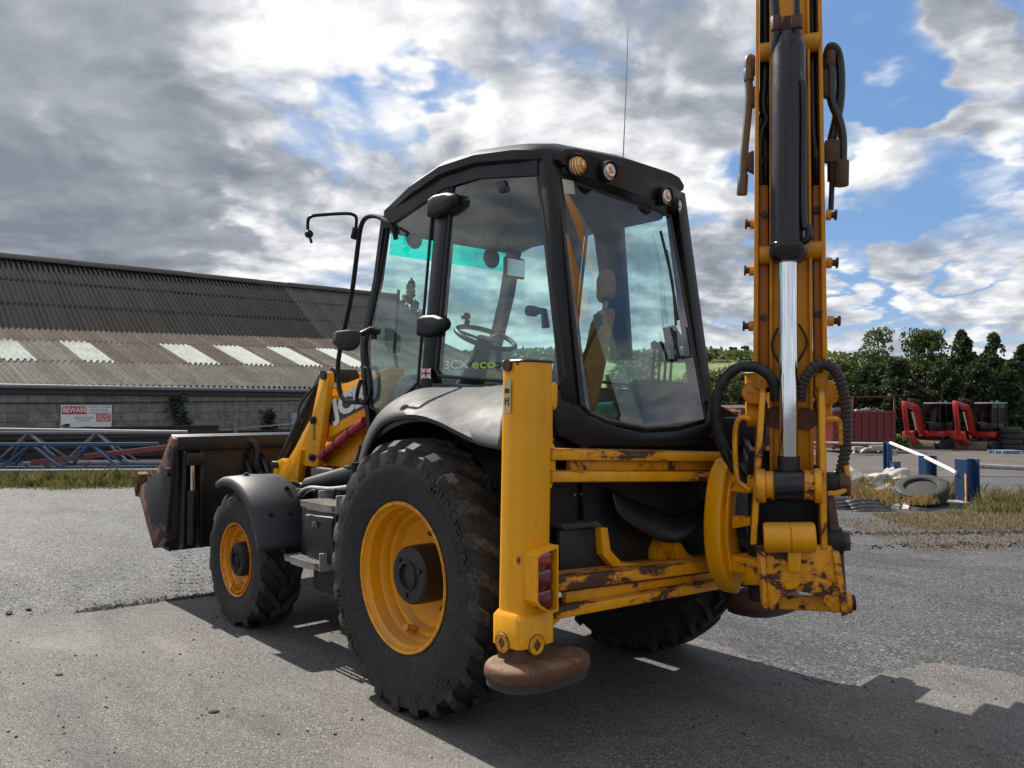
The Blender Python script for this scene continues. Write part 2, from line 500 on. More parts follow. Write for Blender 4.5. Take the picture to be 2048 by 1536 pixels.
def tyre_mat(name, base=(0.016, 0.0165, 0.018), dust=(0.062, 0.056, 0.050), amount=0.75):
    m, t, b, out = new_mat(name)
    co = worldco(t)
    n = t.noise(co, 7, 9, 0.68)
    f = t.noise(co, 42, 5, 0.6, w=3.0)
    d = t.math('MULTIPLY', t.ramp(n, 0.40, 0.72), t.ramp(f, 0.3, 0.7))
    c = t.mix(t.math('MULTIPLY', d, amount), base, dust)
    # pale scuffs and scratches
    s = t.noise(t.vmath('ADD', co, t.vmath('SCALE', t.noise(co, 5, 4, 0.6, out=1), scale=0.35)), 16, 3, 0.5, w=8.0)
    s = t.math('ABSOLUTE', t.math('SUBTRACT', s, 0.5))
    c = t.mix(t.ramp(s, 0.012, 0.0, 0, 0.30), c, (0.16, 0.15, 0.14))
    t.put(b.inputs['Base Color'], c)
    t.put(b.inputs['Roughness'], t.ramp(n, 0.3, 0.7, 0.58, 0.85))
    b.inputs['Specular IOR Level'].default_value = 0.35
    bump(t, b, t.math('ADD', f, t.math('MULTIPLY', n, 2.0)), 0.25, 0.003)
    return m
mat['tyre'] = tyre_mat('tyre rubber')
mat['tread'] = tyre_mat('tread rubber', (0.016, 0.015, 0.014), (0.125, 0.098, 0.076), 0.9)
mat['tyre_old'] = tyre_mat('old tyre rubber', (0.03, 0.03, 0.031), (0.10, 0.09, 0.08), 0.35)

def glass_mat(name, tint, dirt=0.05, refl=1.0):
    m, t, b, out = new_mat(name)
    m.node_tree.nodes.remove(b)
    tr = t.n('ShaderNodeBsdfTransparent'); tr.inputs['Color'].default_value = (*tint, 1)
    gl = t.n('ShaderNodeBsdfGlossy'); gl.inputs['Roughness'].default_value = 0.015; gl.inputs['Color'].default_value = (refl, refl, refl, 1)
    fr = t.n('ShaderNodeFresnel'); fr.inputs['IOR'].default_value = 1.75
    mx = t.n('ShaderNodeMixShader'); t.put(mx.inputs[0], t.math('MULTIPLY', fr.outputs[0], t.math('SUBTRACT', 1.0, t.n('ShaderNodeNewGeometry').outputs['Backfacing']))); t.link(tr.outputs[0], mx.inputs[1]); t.link(gl.outputs[0], mx.inputs[2])
    co = worldco(t)
    n = t.noise(t.vmath('MULTIPLY', co, (7, 7, 1.2)), 1.0, 8, 0.7)
    di = t.n('ShaderNodeBsdfDiffuse'); di.inputs['Color'].default_value = (0.42, 0.44, 0.42, 1)
    mx2 = t.n('ShaderNodeMixShader'); t.put(mx2.inputs[0], t.ramp(n, 0.35, 0.85, dirt * 0.3, dirt * 2.2))
    t.link(mx.outputs[0], mx2.inputs[1]); t.link(di.outputs[0], mx2.inputs[2])
    t.link(mx2.outputs[0], out.inputs[0])
    return m
mat['glass'] = glass_mat('green tinted cab glass', (0.86, 0.965, 0.955), 0.04)
mat['glass_rear'] = glass_mat('rear cab glass', (0.88, 0.97, 0.96), 0.015)
mat['screen'] = glass_mat('windscreen glass', (0.86, 0.985, 0.96), 0.03)
mat['sun_strip'] = glass_mat('turquoise screen tint', (0.05, 0.93, 0.84), 0.02)
mat['glass_small'] = glass_mat('small cab glass', (0.22, 0.27, 0.27), 0.01, 0.55)

def asphalt(name, base, chip_lo, chip_hi, chip_scale, big=0.35, bumpk=0.6, tint=(0.12, 0.10, 0.085), tracks=False):
    m, t, b, out = new_mat(name)
    co = worldco(t)
    warp = t.vmath('ADD', co, t.vmath('SCALE', t.noise(co, 60, 2, 0.5, out=1), scale=0.012))
    cell = t.voro(warp, chip_scale, out='Color')
    dist = t.voro(warp, chip_scale, out='Distance')
    sepc = t.n('ShaderNodeSeparateColor'); t.link(cell, sepc.inputs[0])
    c = t.mix(t.ramp(sepc.outputs[0], 0.0, 1.0, smooth=False), chip_lo, chip_hi)
    c = t.mix(t.ramp(sepc.outputs[1], 0.93, 0.96), c, tuple(min(0.7, x * 1.55) for x in chip_hi))
    c = t.mix(t.ramp(dist, 0.42, 0.66, 0, 0.75), c, tuple(x * 0.35 for x in base))
    n1 = t.noise(co, 0.55, 8, 0.62)
    n2 = t.noise(co, 3.1, 9, 0.70, w=2.0)
    c = t.mix(t.ramp(n1, 0.32, 0.70, big, 0.0), c, tuple(x * 0.55 for x in base))
    c = t.mix(t.ramp(n2, 0.50, 0.78, 0.0, 0.6), c, tint)
    stain = t.noise(t.vmath('MULTIPLY', co, (0.5, 1.3, 1)), 1.1, 7, 0.66, 0.6, w=11.0)
    c = t.mix(t.ramp(stain, 0.51, 0.64, 0, 0.62), c, tuple(x * 0.42 for x in base))
    c = t.mix(t.ramp(stain, 0.48, 0.34, 0, 0.40), c, tuple(min(0.5, x * 1.7) for x in base))
    pit = t.noise(co, 38, 4, 0.7, w=6.0)
    zone = t.ramp(t.noise(co, 1.4, 5, 0.6, w=13.0), 0.40, 0.66)
    c = t.mix(t.math('MULTIPLY', t.ramp(pit, 0.60, 0.68, 0, 0.85), zone), c, tuple(x * 0.22 for x in base))
    hole = t.noise(co, 9.0, 6, 0.75, w=5.0)
    c = t.mix(t.ramp(hole, 0.66, 0.72, 0, 0.75), c, tuple(x * 0.25 for x in base))
    if tracks:
        w = t.n('ShaderNodeTexWave', wave_type='RINGS'); w.inputs['Scale'].default_value = 0.22; w.inputs['Distortion'].default_value = 5.0; w.inputs['Detail'].default_value = 4
        t.link(t.vmath('ADD', co, (-18, 30, 0)), w.inputs['Vector'])
        c = t.mix(t.ramp(w.outputs['Fac'], 0.86, 1.0, 0, 0.55), c, tuple(x * 0.35 for x in base))
    t.put(b.inputs['Base Color'], c)
    t.put(b.inputs['Roughness'], t.ramp(sepc.outputs[2], 0, 1, 0.62, 0.95))
    b.inputs['Specular IOR Level'].default_value = 0.35
    h = t.math('ADD', t.math('MULTIPLY', dist, -0.55), t.math('MULTIPLY', sepc.outputs[0], 0.5))
    h = t.math('ADD', h, t.math('MULTIPLY', n2, 1.4))
    bump(t, b, h, bumpk, 0.012)
    return m
mat['chippings'] = asphalt('coarse tarmac chippings', (0.066, 0.068, 0.073), (0.014, 0.014, 0.017), (0.160, 0.162, 0.170), 70, tracks=False)
mat['tarmac'] = asphalt('worn pale tarmac', (0.150, 0.142, 0.135), (0.080, 0.075, 0.071), (0.265, 0.248, 0.234), 130, big=0.35, bumpk=0.75, tint=(0.165, 0.146, 0.138))
mat['yard'] = asphalt('dusty yard', (0.115, 0.098, 0.086), (0.075, 0.064, 0.056), (0.145, 0.125, 0.110), 40, bumpk=0.4, tint=(0.10, 0.084, 0.07), tracks=True)

def leaf_mat(name, dark, light, straw=None, rough=0.55):
    m, t, b, out = new_mat(name)
    geo = t.n('ShaderNodeNewGeometry')
    cr = t.n('ShaderNodeValToRGB'); e = cr.color_ramp.elements
    e[0].color = (*dark, 1); e[1].color = (*light, 1)
    if straw:
        x = cr.color_ramp.elements.new(0.55); x.color = (*straw, 1)
    t.link(geo.outputs['Random Per Island'], cr.inputs[0])
    co = worldco(t)
    c = t.mix(t.ramp(t.noise(co, 0.9, 4, 0.6), 0.3, 0.7, 0.35, 0), cr.outputs[0], dark)
    t.put(b.inputs['Base Color'], c)
    b.inputs['Roughness'].default_value = rough
    b.inputs['Specular IOR Level'].default_value = 0.25
    tl = t.n('ShaderNodeBsdfTranslucent'); t.link(c, tl.inputs[0])
    mx = t.n('ShaderNodeMixShader'); mx.inputs[0].default_value = 0.28
    t.link(b.outputs[0], mx.inputs[1]); t.link(tl.outputs[0], mx.inputs[2]); t.link(mx.outputs[0], out.inputs[0])
    return m
mat['leaf'] = leaf_mat('broad leaves', (0.045, 0.072, 0.020), (0.15, 0.19, 0.06))
mat['leaf_pale'] = leaf_mat('pale leaves', (0.07, 0.10, 0.028), (0.20, 0.23, 0.08))
mat['conifer'] = leaf_mat('conifer sprays', (0.018, 0.034, 0.014), (0.075, 0.098, 0.036))
mat['ivy'] = leaf_mat('ivy leaves', (0.016, 0.040, 0.016), (0.060, 0.100, 0.030))
mat['grass'] = leaf_mat('rough grass', (0.085, 0.105, 0.028), (0.36, 0.29, 0.12), (0.20, 0.18, 0.055), 0.8)
mat['dry_grass'] = leaf_mat('dry grass', (0.12, 0.11, 0.045), (0.42, 0.32, 0.18), (0.30, 0.19, 0.11), 0.85)
mat['dock'] = leaf_mat('reddish weed', (0.20, 0.15, 0.04), (0.38, 0.16, 0.09), (0.28, 0.24, 0.08), 0.8)
mat['bark'] = simple('bark', (0.065, 0.050, 0.038), 0.9, var=0.4, scale=10, bmp=0.6, bscale=25)
mat['hill'] = simple('hill pasture', (0.17, 0.20, 0.06), 0.95, var=0.35, scale=0.03)

# ---------------------------------------------------------------- setting: ground, hill
VR = Vector((math.sin(YAW), -math.cos(YAW), 0)); VF = Vector((math.cos(YAW), math.sin(YAW), 0))
def sstep(t):
    t = min(1.0, max(0.0, t)); return t * t * (3 - 2 * t)
def uw(x, y):
    d = Vector((x - CAM.x, y - CAM.y, 0)); return d.dot(VR), d.dot(VF)
def hg(x, y):
    u, w = uw(x, y)
    return -0.70 * sstep((w - 14) / 28) * sstep((u + 5) / 8)
def vw(u, w, z=None):
    p = VR * u + VF * w + Vector((CAM.x, CAM.y, 0))
    p.z = hg(p.x, p.y) if z is None else z
    return p
def pw(p, z=None):
    """a point's own place, dropped to the ground (or to height z above it)"""
    g = hg(p[0], p[1])
    return Vector((p[0], p[1], g + (z or 0.0)))

def grid(us, ws, fz):
    m = M(); nu = len(us)
    vs = []
    for w in ws:
        for u in us:
            p = vw(u, w, 0); p.z = fz(p, u, w); vs.append(p)
    fs = []
    for j in range(len(ws) - 1):
        for i in range(nu - 1):
            a = j * nu + i
            fs.append((a, a + 1, a + nu + 1, a + nu))
    return m.add(vs, fs)
us = [-900, -400, -150, -80, -50, -35] + list(np.arange(-28, 60.1, 2)) + [70, 90, 130, 200, 400, 900]
ws = [-900, -200, -60, -20, -8] + list(np.arange(-4, 60.1, 1.5)) + [70, 90, 130, 220, 400, 900, 1600]
grid(us, ws, lambda p, u, w: hg(p.x, p.y)).build('ground', mat['chippings'], kind='structure')

# dusty yard surface beyond the posts, to the right
yard_us = list(np.arange(-2, 62, 2.0)); yard_ws = list(np.arange(19.0, 76, 1.5))
grid(yard_us, yard_ws, lambda p, u, w: hg(p.x, p.y) + 0.006).build('yard_surface', mat['yard'], kind='structure')

# pale worn tarmac with a ragged edge
edge_pts = [(7.5, 14), (5.2, 8.0), (4.3, 4.6), (3.512, 2.26), (3.419, 1.984), (3.255, 1.645), (3.284, 1.151), (3.178, 0.8261), (2.994, 0.2371), (2.974, -0.2292), (1.9, -0.6), (0.3, -1.2), (-0.5, -1.15), (-0.9595, -0.9616), (-1.232, -0.9178), (-1.361, -1.012), (-1.375, -1.359), (-1.477, -1.75), (-1.654, -1.891), (-1.955, -1.941), (-2.6, -3.2), (-3.6, -5.0), (-6, -12)]
er = random.Random(4)
fine_edge = []
for i in range(len(edge_pts) - 1):
    a, b = Vector(edge_pts[i]), Vector(edge_pts[i + 1]); n = max(2, int((b - a).length / 0.035))
    nrm = Vector((-(b - a).y, (b - a).x)).normalized()
    n = min(n, 120)
    for k in range(n):
        fine_edge.append(a.lerp(b, k / n) + nrm * er.gauss(0, 0.012))
fine_edge.append(Vector(edge_pts[-1]))
poly = [tuple(p) for p in fine_edge] + [(-16, -12), (-16, 14)]
mm = M(); mm.add([(x, y, 0.008) for x, y in poly], [list(range(len(poly)))])
mm.add([(x, y, 0.008) for x, y in poly] + [(x, y, -0.02) for x, y in poly], [(i, i + 1, len(poly) + i + 1, len(poly) + i) for i in range(len(poly) - 1)])
mm.build('tarmac_patch', mat['tarmac'], kind='structure', smooth=0)

# far hill with a row of houses on its brow
def hill_z(p, u, w):
    crest = 24 + 4 * math.sin(u * 0.006 + 1.0) - 0.035 * max(0, u - 110)
    return -8 + (crest + 8) * sstep((w - 190) / 270)
hus = list(np.arange(-900, 1200, 30.0)); hws = list(np.arange(150, 620, 20.0))
grid(hus, hws, lambda p, u, w: hill_z(p, u, w)).build('hill', mat['hill'], kind='structure')

# ---------------------------------------------------------------- shed on the left
SA = R(43.0)
SU = VR * math.cos(SA) + VF * math.sin(SA)         # along the wall, to the right
SD = -VR * math.sin(SA) + VF * math.cos(SA)        # away from the yard
SO = vw(-12.26, 19.4, 0)
def sp(s, d, z):
    p = SO + SU * s + SD * d; p.z = z; return p
S0, S1 = -6.0, 18.6
DJ, DR = 6.5, 10.3                                  # where the pitch changes, and the ridge
def roof_z(s, d):
    e = 2.12 + 0.008 * s; j = 3.93 + 0.027 * s
    if d <= DJ:
        return e + (j - e) * d / DJ
    return j + (6.85 + 0.009 * s - j) * (d - DJ) / (DR - DJ)
TU = VR * math.cos(R(4)) + VF * math.sin(R(4)); TD = -VR * math.sin(R(4)) + VF * math.cos(R(4))
TO = vw(-10.9, 17.25, 0)
def tp(s, d, z):
    p = TO + TU * s + TD * d; p.z = z; return p

def roof_sheet_mat(name, c0, c1, spots, amount):
    # dark moss and dirt lie in the valleys of the corrugation
    m, t, b, out = new_mat(name)
    co = worldco(t)
    n1 = t.noise(co, 0.8, 6, 0.65); n2 = t.noise(co, 8.0, 8, 0.75, w=2.0); n3 = t.noise(co, 22, 4, 0.6, w=3.0)
    c = t.mix(t.ramp(n1, 0.3, 0.7), c0, c1)
    c = t.mix(t.ramp(n2, 0.62 - amount * 0.25, 0.72, 0, 0.9), c, spots)
    c = t.mix(t.ramp(n3, 0.62, 0.72, 0, 0.6), c, (0.02, 0.018, 0.016))
    c = t.mix(t.ramp(n3, 0.36, 0.28, 0, 0.45), c, tuple(min(0.34, x * 2.0) for x in c1))
    t.put(b.inputs['Base Color'], c); b.inputs['Roughness'].default_value = 0.92
    b.inputs['Specular IOR Level'].default_value = 0.2
    bump(t, b, n2, 0.6, 0.02)
    return m
RM = {
    'grey': roof_sheet_mat('weathered grey sheeting', (0.115, 0.104, 0.092), (0.172, 0.160, 0.145), (0.045, 0.035, 0.028), 0.85),
    'mossy': roof_sheet_mat('brown mossy sheeting', (0.092, 0.068, 0.053), (0.128, 0.102, 0.083), (0.030, 0.021, 0.017), 1.0),
    'dark': roof_sheet_mat('dark old sheeting', (0.010, 0.0095, 0.0095), (0.017, 0.0165, 0.016), (0.010, 0.011, 0.009), 0.6),
    'lilac': roof_sheet_mat('newer grey sheeting', (0.036, 0.033, 0.040), (0.044, 0.040, 0.048), (0.045, 0.042, 0.046), 0.2),
    'light': simple('translucent white sheet', (0.36, 0.39, 0.36), 0.6, var=0.2, scale=3, dirt=0.35, dirtcol=(0.20, 0.20, 0.17)),
}
shed = thing('storage_shed', 'long low block shed with corrugated roof, dark upper slope and white rooflights', 'shed', sp(0, 0, 0))
def in_shed(p):
    return Vector(p) - shed.location
mblock = []
for i, c in enumerate([(0.20, 0.19, 0.17), (0.175, 0.168, 0.155), (0.22, 0.205, 0.18)]):
    mblock.append(simple('concrete block %s' % 'abc'[i], c, 0.95, var=0.25, scale=5, bmp=0.6, bscale=50, dirt=0.22, dirtcol=(0.07, 0.066, 0.06)))
mortar = simple('mortar', (0.15, 0.145, 0.135), 0.95, var=0.2)
fascia_m = simple('dark fascia board', (0.035, 0.038, 0.05), 0.6, dirt=0.2)
gutter_m = simple('grey gutter', (0.16, 0.165, 0.18), 0.5, dirt=0.2)
# wall body (mortar face and gable), then each block
m = M()
m.add([in_shed(sp(s, d, z)) for s, d, z in ((S0, 0.02, -0.1), (S1, 0.02, -0.1), (S1, 0.02, 2.06), (S0, 0.02, 2.06))], [(0, 1, 2, 3)])
m.add([in_shed(sp(S1, d, z)) for d, z in ((0.02, -0.1), (18.4, -0.1), (18.4, 2.0), (DR, roof_z(S1, DR) - 0.06), (DJ, roof_z(S1, DJ) - 0.06), (0.02, 2.06))], [(0, 1, 2, 3, 4, 5)])
wall = m.build('wall', mortar, shed, smooth=0)
bw, bh, gap = 0.42, 0.215, 0.012
bmesh_data = []
for k in range(3):
    m = M(); a = SU * (bw / 2); c = SD * 0.05
    m.obox((0, 0, 0), a, c, (0, 0, bh / 2))
    o = m.build('block', mblock[k], wall, bevel=0.008, seg=1); bmesh_data.append(o.data); bpy.data.objects.remove(o)
br = random.Random(2)
for r_ in range(9):
    z = 0.06 + r_ * (bh + gap) + bh / 2
    if z + bh / 2 > 2.03:
        break
    for q in range(31):
        s = -2.0 + q * (bw + gap) + (0.226 if r_ % 2 else 0)
        o = link('block', br.choice(bmesh_data), wall)
        o.location = in_shed(sp(s, 0.055 + br.uniform(-0.004, 0.004), z))
m = M(); m.obox(in_shed(sp((S0 + S1) / 2, -0.10, 1.98)), SU * ((S1 - S0) / 2), SD * 0.02, (0, 0, 0.09)); m.build('fascia_board', fascia_m, shed, bevel=0.004, seg=1)
m = M(); m.tube([in_shed(sp(S0, -0.19, 2.065)), in_shed(sp(S1, -0.19, 2.055))], 0.06, 12); m.build('gutter', gutter_m, shed)
m = M(); m.tube([in_shed(sp(s, -0.03, z)) for s, z in ((-3, 1.62), (0, 1.66), (3, 1.69), (6.5, 1.74), (11, 1.80))], 0.011, 6); m.build('cable', mat['black_print'], shed)
m = M(); m.obox(in_shed(sp(4.34, -0.06, 1.82)), SU * 0.10, SD * 0.06, (0, 0, 0.13)); m.build('vent_box', mat['black_steel'], shed, bevel=0.01)
m = M(); m.obox(in_shed(sp(7.75, -0.02, 1.22)), SU * 0.15, SD * 0.02, (0, 0, 0.16)); m.build('notice_board', simple('grey notice', (0.3, 0.32, 0.36), 0.6), shed)
# roof: corrugated sheets one by one
roof = holder('roof', shed)
PITCH = 0.165
def corrugated(s0, s1, d0, d1, lift, per=5):
    m = M(); n = int(round((s1 - s0) / PITCH * per)); rows = []
    for d in (d0, d1):
        row = []
        for i in range(n + 1):
            s = s0 + (s1 - s0) * i / n
            p = sp(s, d, roof_z(s, d) + 0.046 * math.sin(2 * math.pi * s / PITCH) + (lift if d == d0 else lift * 0.3))
            row.append(in_shed(p))
        rows.append(row)
    return m.loft(rows, cap=False, closed=False)
sr = random.Random(5)
rows = [(-0.16, 2.47, 'grey'), (2.38, 5.08, 'mid'), (4.98, 6.56, 'mossy'), (6.46, 7.85, 'up'), (7.75, 9.1, 'up'), (9.0, 10.3, 'up')]
SKY_COLS = [(0.42, 1.36), (2.42, 3.36), (5.40, 6.40), (7.33, 8.28), (9.24, 10.14), (11.14, 12.0)]
for d0, d1, kind in rows:
    s = S0
    while s < S1 - 0.2:
        e = min(s + 1.022, S1)
        mid = (s + e) / 2
        key = kind
        if kind == 'mid':
            key = 'mossy' if sr.random() < 0.55 else 'grey'
        if kind == 'up':
            key = 'lilac' if mid > 12.4 else 'dark'
        o = corrugated(s, e + 0.05, d0, d1, 0.016 + sr.uniform(0, 0.008)).build('roof_sheet', RM[key], roof, smooth=60)
        s += 1.022
for a, b in SKY_COLS:
    a = round(a / PITCH) * PITCH; b = round(b / PITCH) * PITCH
    corrugated(a, b, 2.41, 5.02, 0.035).build('rooflight', RM['light'], roof, smooth=60)
s = S0
while s < S1 - 0.1:
    e = min(s + 1.5, S1 + 0.05)
    m = M(); z0, z1 = roof_z(s, DR), roof_z(e, DR)
    k = sr.uniform(0.0, 0.03)
    prof = [(-0.28, -0.15), (-0.12, 0.0), (0, 0.075), (0.12, 0.0), (0.28, -0.15)]
    m.loft([[in_shed(sp(s, DR + a, z0 + b + k)) for a, b in prof], [in_shed(sp(e, DR + a, z1 + b + k)) for a, b in prof]], cap=False, closed=False)
    m.build('ridge_cap', RM['dark'], roof)
    s += 1.45
# far slope, one sheet
m = M(); m.add([in_shed(p) for p in (sp(S0, DR, roof_z(S0, DR)), sp(S1, DR, roof_z(S1, DR)), sp(S1, 18.6, 2.2), sp(S0, 18.6, 2.2))], [(0, 1, 2, 3)])
m.build('rear_slope', RM['dark'], roof, smooth=0)

# ------------------------------------------------ guard dog sign
sg = thing('warning_sign', 'white and red warning sign about guard dogs on the grey block wall', 'sign', sp(1.31, -0.045, 1.31))
sw, sh = 1.19, 0.61
def on_sign(x, z, lift=0.0):
    return SU * (x * sw) + SD * (-0.012 - lift) + Vector((0, 0, (z - 0.5) * sh))
m = M(); m.obox(SD * 0.0, SU * sw / 2, SD * 0.012, (0, 0, sh / 2)); 
m2 = M()
board = m.build('board', mat['white_print'], sg, bevel=0.003, seg=1)
board.location = SU * sw / 2
def panel(name, x0, x1, z0, z1, mt):
    m = M(); m.add([on_sign(x0, z0, 0.002), on_sign(x1, z0, 0.002), on_sign(x1, z1, 0.002), on_sign(x0, z1, 0.002)], [(0, 1, 2, 3)]); m.build(name, mt, sg, smooth=0)
panel('red_panel', 0.02, 0.50, 0.62, 0.95, mat['red_print'])
panel('red_panel', 0.69, 0.98, 0.30, 0.62, mat['red_print'])
m = M()
text_on(m, 'BEWARE', on_sign(0.035, 0.70, 0.005), SU, (0, 0, 1), 0.13, 0.02, width=0.46 * sw)
text_on(m, 'DO NOT', on_sign(0.71, 0.475, 0.005), SU, (0, 0, 1), 0.065, 0.02, width=0.25 * sw)
text_on(m, 'STRAY', on_sign(0.71, 0.335, 0.005), SU, (0, 0, 1), 0.065, 0.02, width=0.25 * sw)
m.build('lettering', mat['white_print'], sg, smooth=0)
m = M()
for i, tx in enumerate(('GUARD DOGS', 'ON PATROL', 'AFTER DARK')):
    text_on(m, tx, on_sign(0.53 if i != 1 else 0.56, 0.885 - i * 0.125, 0.005), SU, (0, 0, 1), 0.052, 0.015, width=(0.44 if i != 1 else 0.37) * sw)
text_on(m, 'BLOW YOUR', on_sign(0.27, 0.43, 0.005), SU, (0, 0, 1), 0.058, 0.01, width=0.36 * sw)
text_on(m, 'HORN!', on_sign(0.35, 0.325, 0.005), SU, (0, 0, 1), 0.052, 0.01, width=0.21 * sw)
text_on(m, 'AMPL', on_sign(0.40, 0.04, 0.005), SU, (0, 0, 1), 0.06, 0.01, width=0.21 * sw)
m.build('lettering', mat['grey_print'], sg, smooth=0)
m = M()
for x, z, a, b in ((0.10, 0.15, 0.09, 0.05), (0.12, 0.20, 0.05, 0.04), (0.07, 0.05, 0.035, 0.03), (0.19, 0.05, 0.035, 0.03), (0.94, 0.05, 0.04, 0.02)):
    m.add([on_sign(x + a * math.cos(t), z + b * math.sin(t), 0.004) for t in np.linspace(0, 6.283, 14)[:-1]], [list(range(13))])
m.build('car_picture', mat['black_print'], sg, smooth=0)

# ------------------------------------------------ climbing plants on the wall
def leaves_mesh(pts, size, rnd, flat=0.0):
    """leaf-sized four-sided blades at points (folded once)"""
    n = len(pts); pts = np.asarray(pts)
    d = rnd.normal(size=(n, 3)); d /= np.linalg.norm(d, axis=1)[:, None]
    e = rnd.normal(size=(n, 3)); e -= d * (d * e).sum(1)[:, None]; e /= np.linalg.norm(e, axis=1)[:, None]
    s = size * rnd.uniform(0.6, 1.4, size=(n, 1))
    v = np.stack([pts - d * s, pts + e * s * 0.55, pts + d * s, pts - e * s * 0.55], 1).reshape(-1, 3)
    f = np.arange(4 * n).reshape(-1, 4)
    return v, f
def np_mesh(name, v, f, mt, parent=None, kind=None, smooth=False):
    me = bpy.data.meshes.new(name)
    me.vertices.add(len(v)); me.vertices.foreach_set('co', np.asarray(v, np.float32).ravel())
    k = f.shape[1]
    me.loops.add(f.size); me.loops.foreach_set('vertex_index', f.astype(np.int32).ravel())
    me.polygons.add(len(f)); me.polygons.foreach_set('loop_start', np.arange(0, f.size, k, dtype=np.int32))
    me.update(calc_edges=True); me.validate()
    me.materials.append(mt)
    return link(name, me, parent, kind)
def ivy(label, s, pts, n, seed):
    rnd = np.random.default_rng(seed)
    base = sp(s, -0.08, 0)
    t = thing('climbing_plant', label, 'plant', base, group='plants climbing the block wall')
    P = []
    for a, z, r in pts:
        q = np.array([SU * (a + rnd.normal() * r) + SD * rnd.uniform(-0.16, 0.02) + Vector((0, 0, z + rnd.normal() * r)) for _ in range(n)])
        P.append(q)
    v, f = leaves_mesh(np.concatenate(P), 0.055, rnd)
    np_mesh('foliage', v, f, mat['ivy'], t)
    m = M(); m.tube(curve([SU * pts[0][0]] + [SU * a + Vector((0, 0, z)) for a, z, r in pts], 4), 0.012, 6); m.build('stem', mat['bark'], t)
ivy('leaning green creeper on the wall, right of the warning sign', 4.20, [(0.25, 0.75, 0.08), (0.22, 0.95, 0.09), (0.12, 1.15, 0.10), (0.02, 1.32, 0.09), (-0.10, 1.55, 0.09), (-0.16, 1.75, 0.05)], 80, 1)
ivy('bushy green creeper on the wall just left of the loader arm', 6.87, [(0.0, 0.75, 0.11), (0.02, 0.95, 0.11), (-0.03, 1.15, 0.10), (0.0, 1.35, 0.09)], 110, 2)

# ------------------------------------------------ steel stock stored along the wall
blue_m = paint('blue steel paint', (0.030, 0.090, 0.185), 0.25, 8.0, rust=(0.16, 0.11, 0.08), streak=0.2)
grey_m = simple('dull grey steel', (0.17, 0.185, 0.20), 0.6, dirt=0.3)
red_m = paint('faded red paint', (0.23, 0.055, 0.055), 0.2, 8.0, rust=(0.10, 0.06, 0.05))
dark_m = simple('dark rusted steel', (0.030, 0.024, 0.024), 0.8, dirt=0.3)
def truss(label, d, s0, s1, zt, zb, step, mt, mt2, r, phase, z_ground):
    o = thing('lattice_truss', label, 'steel truss', tp(s0, d, zb), group='steel trusses stacked by the shed')
    L = lambda s, z, dd=0.0: tp(s, d + dd, z) - o.location
    m = M(); m.beam(L(s0, zt), L(s1, zt), r * 2, r * 2); m.build('top_chord', mt, o, bevel=0.006, seg=1)
    for dd in (-0.0, 0.55):
        m = M(); m.beam(L(s0, zb, dd), L(s1, zb, dd), r * 1.7, r * 1.7); m.build('bottom_chord', mt2, o)
    s = s0 + phase
    while s + step < s1 + 0.2:
        for dd in (0.0, 0.55):
            m = M(); m.beam(L(s, zb, dd), L(s + step / 2, zt), r * 1.25, r * 1.25); m.build('web_member', mt if dd == 0 else mt2, o)
            m = M(); m.beam(L(s + step / 2, zt), L(s + step, zb, dd), r * 1.25, r * 1.25); m.build('web_member', mt2, o)
        s += step
truss('blue lattice truss in front of the grey one, below the sign', 0.0, -2.5, 3.30, 0.775, 0.28, 1.22, blue_m, blue_m, 0.034, 0.10, 0)
truss('dull grey lattice truss behind the blue truss against the wall', 0.75, -2.5, 3.45, 1.00, 0.32, 1.45, grey_m, grey_m, 0.030, 0.55, 0)
m = M(); m.tube([tp(-2.5, 1.1, 1.09), tp(3.55, 1.1, 0.99)], 0.045, 10)
tag(m.build('scaffold_pole', grey_m), 'long grey steel pole laid on top of the stacked trusses', 'pole')
m = M(); m.beam(tp(0.5, 0.35, 0.36), tp(4.4, 0.35, 0.80), 0.09, 0.11)
tag(m.build('steel_beam', red_m, bevel=0.006, seg=1), 'faded red steel beam sloping up through the trusses', 'beam')
pile_labels = ['dark rusted steel beam lowest in the stack under the trusses', 'dark steel beam second from the ground behind the trusses', 'dark steel beam across the middle of the stack by the wall', 'dark brown steel beam on top of the stack below the sign', 'dark steel plate leaning at the right end of the stack']
for i, (d, z, a, b, h) in enumerate(((-1.1, 0.20, -3, 7.6, 0.30), (-1.2, 0.48, -3, 6.8, 0.24), (-1.0, 0.72, -3, 7.4, 0.20), (-0.7, 0.95, -3, 5.0, 0.20), (-0.35, 0.50, 4.6, 9.0, 0.75))):
    m = M(); c = sp((a + b) / 2, d, z); m.obox(c, SU * (b - a) / 2, SD * 0.16, (0, 0, h / 2)); m.obox(c + Vector((0, 0, h / 2)), SU * (b - a) / 2, SD * 0.2, (0, 0, 0.018)); m.obox(c - Vector((0, 0, h / 2)), SU * (b - a) / 2, SD * 0.2, (0, 0, 0.018))
    tag(m.build('stacked_beam', dark_m), pile_labels[i], 'beam', 'dark steel stacked along the shed wall')
m = M(); m.obox(tp(1.2, -0.55, 0.12), TU * 4.2, TD * 0.13, (0, 0, 0.16))
tag(m.build('concrete_sleeper', simple('old concrete', (0.16, 0.15, 0.13), 0.95, var=0.3, bmp=0.5, dirt=0.3), bevel=0.02), 'long grey concrete sleeper lying behind the grass strip', 'sleeper')
m = M(); m.beam(sp(4.3, -0.6, 0.88), sp(7.2, -0.9, 1.08), 0.03, 0.03)
tag(m.build('steel_rod', mat['steel']), 'thin pale rod sloping above the loader bucket', 'rod')
m = M(); m.tube([sp(5.45, -0.9, 0.0), sp(5.45, -0.9, 1.12)], 0.04, 10)
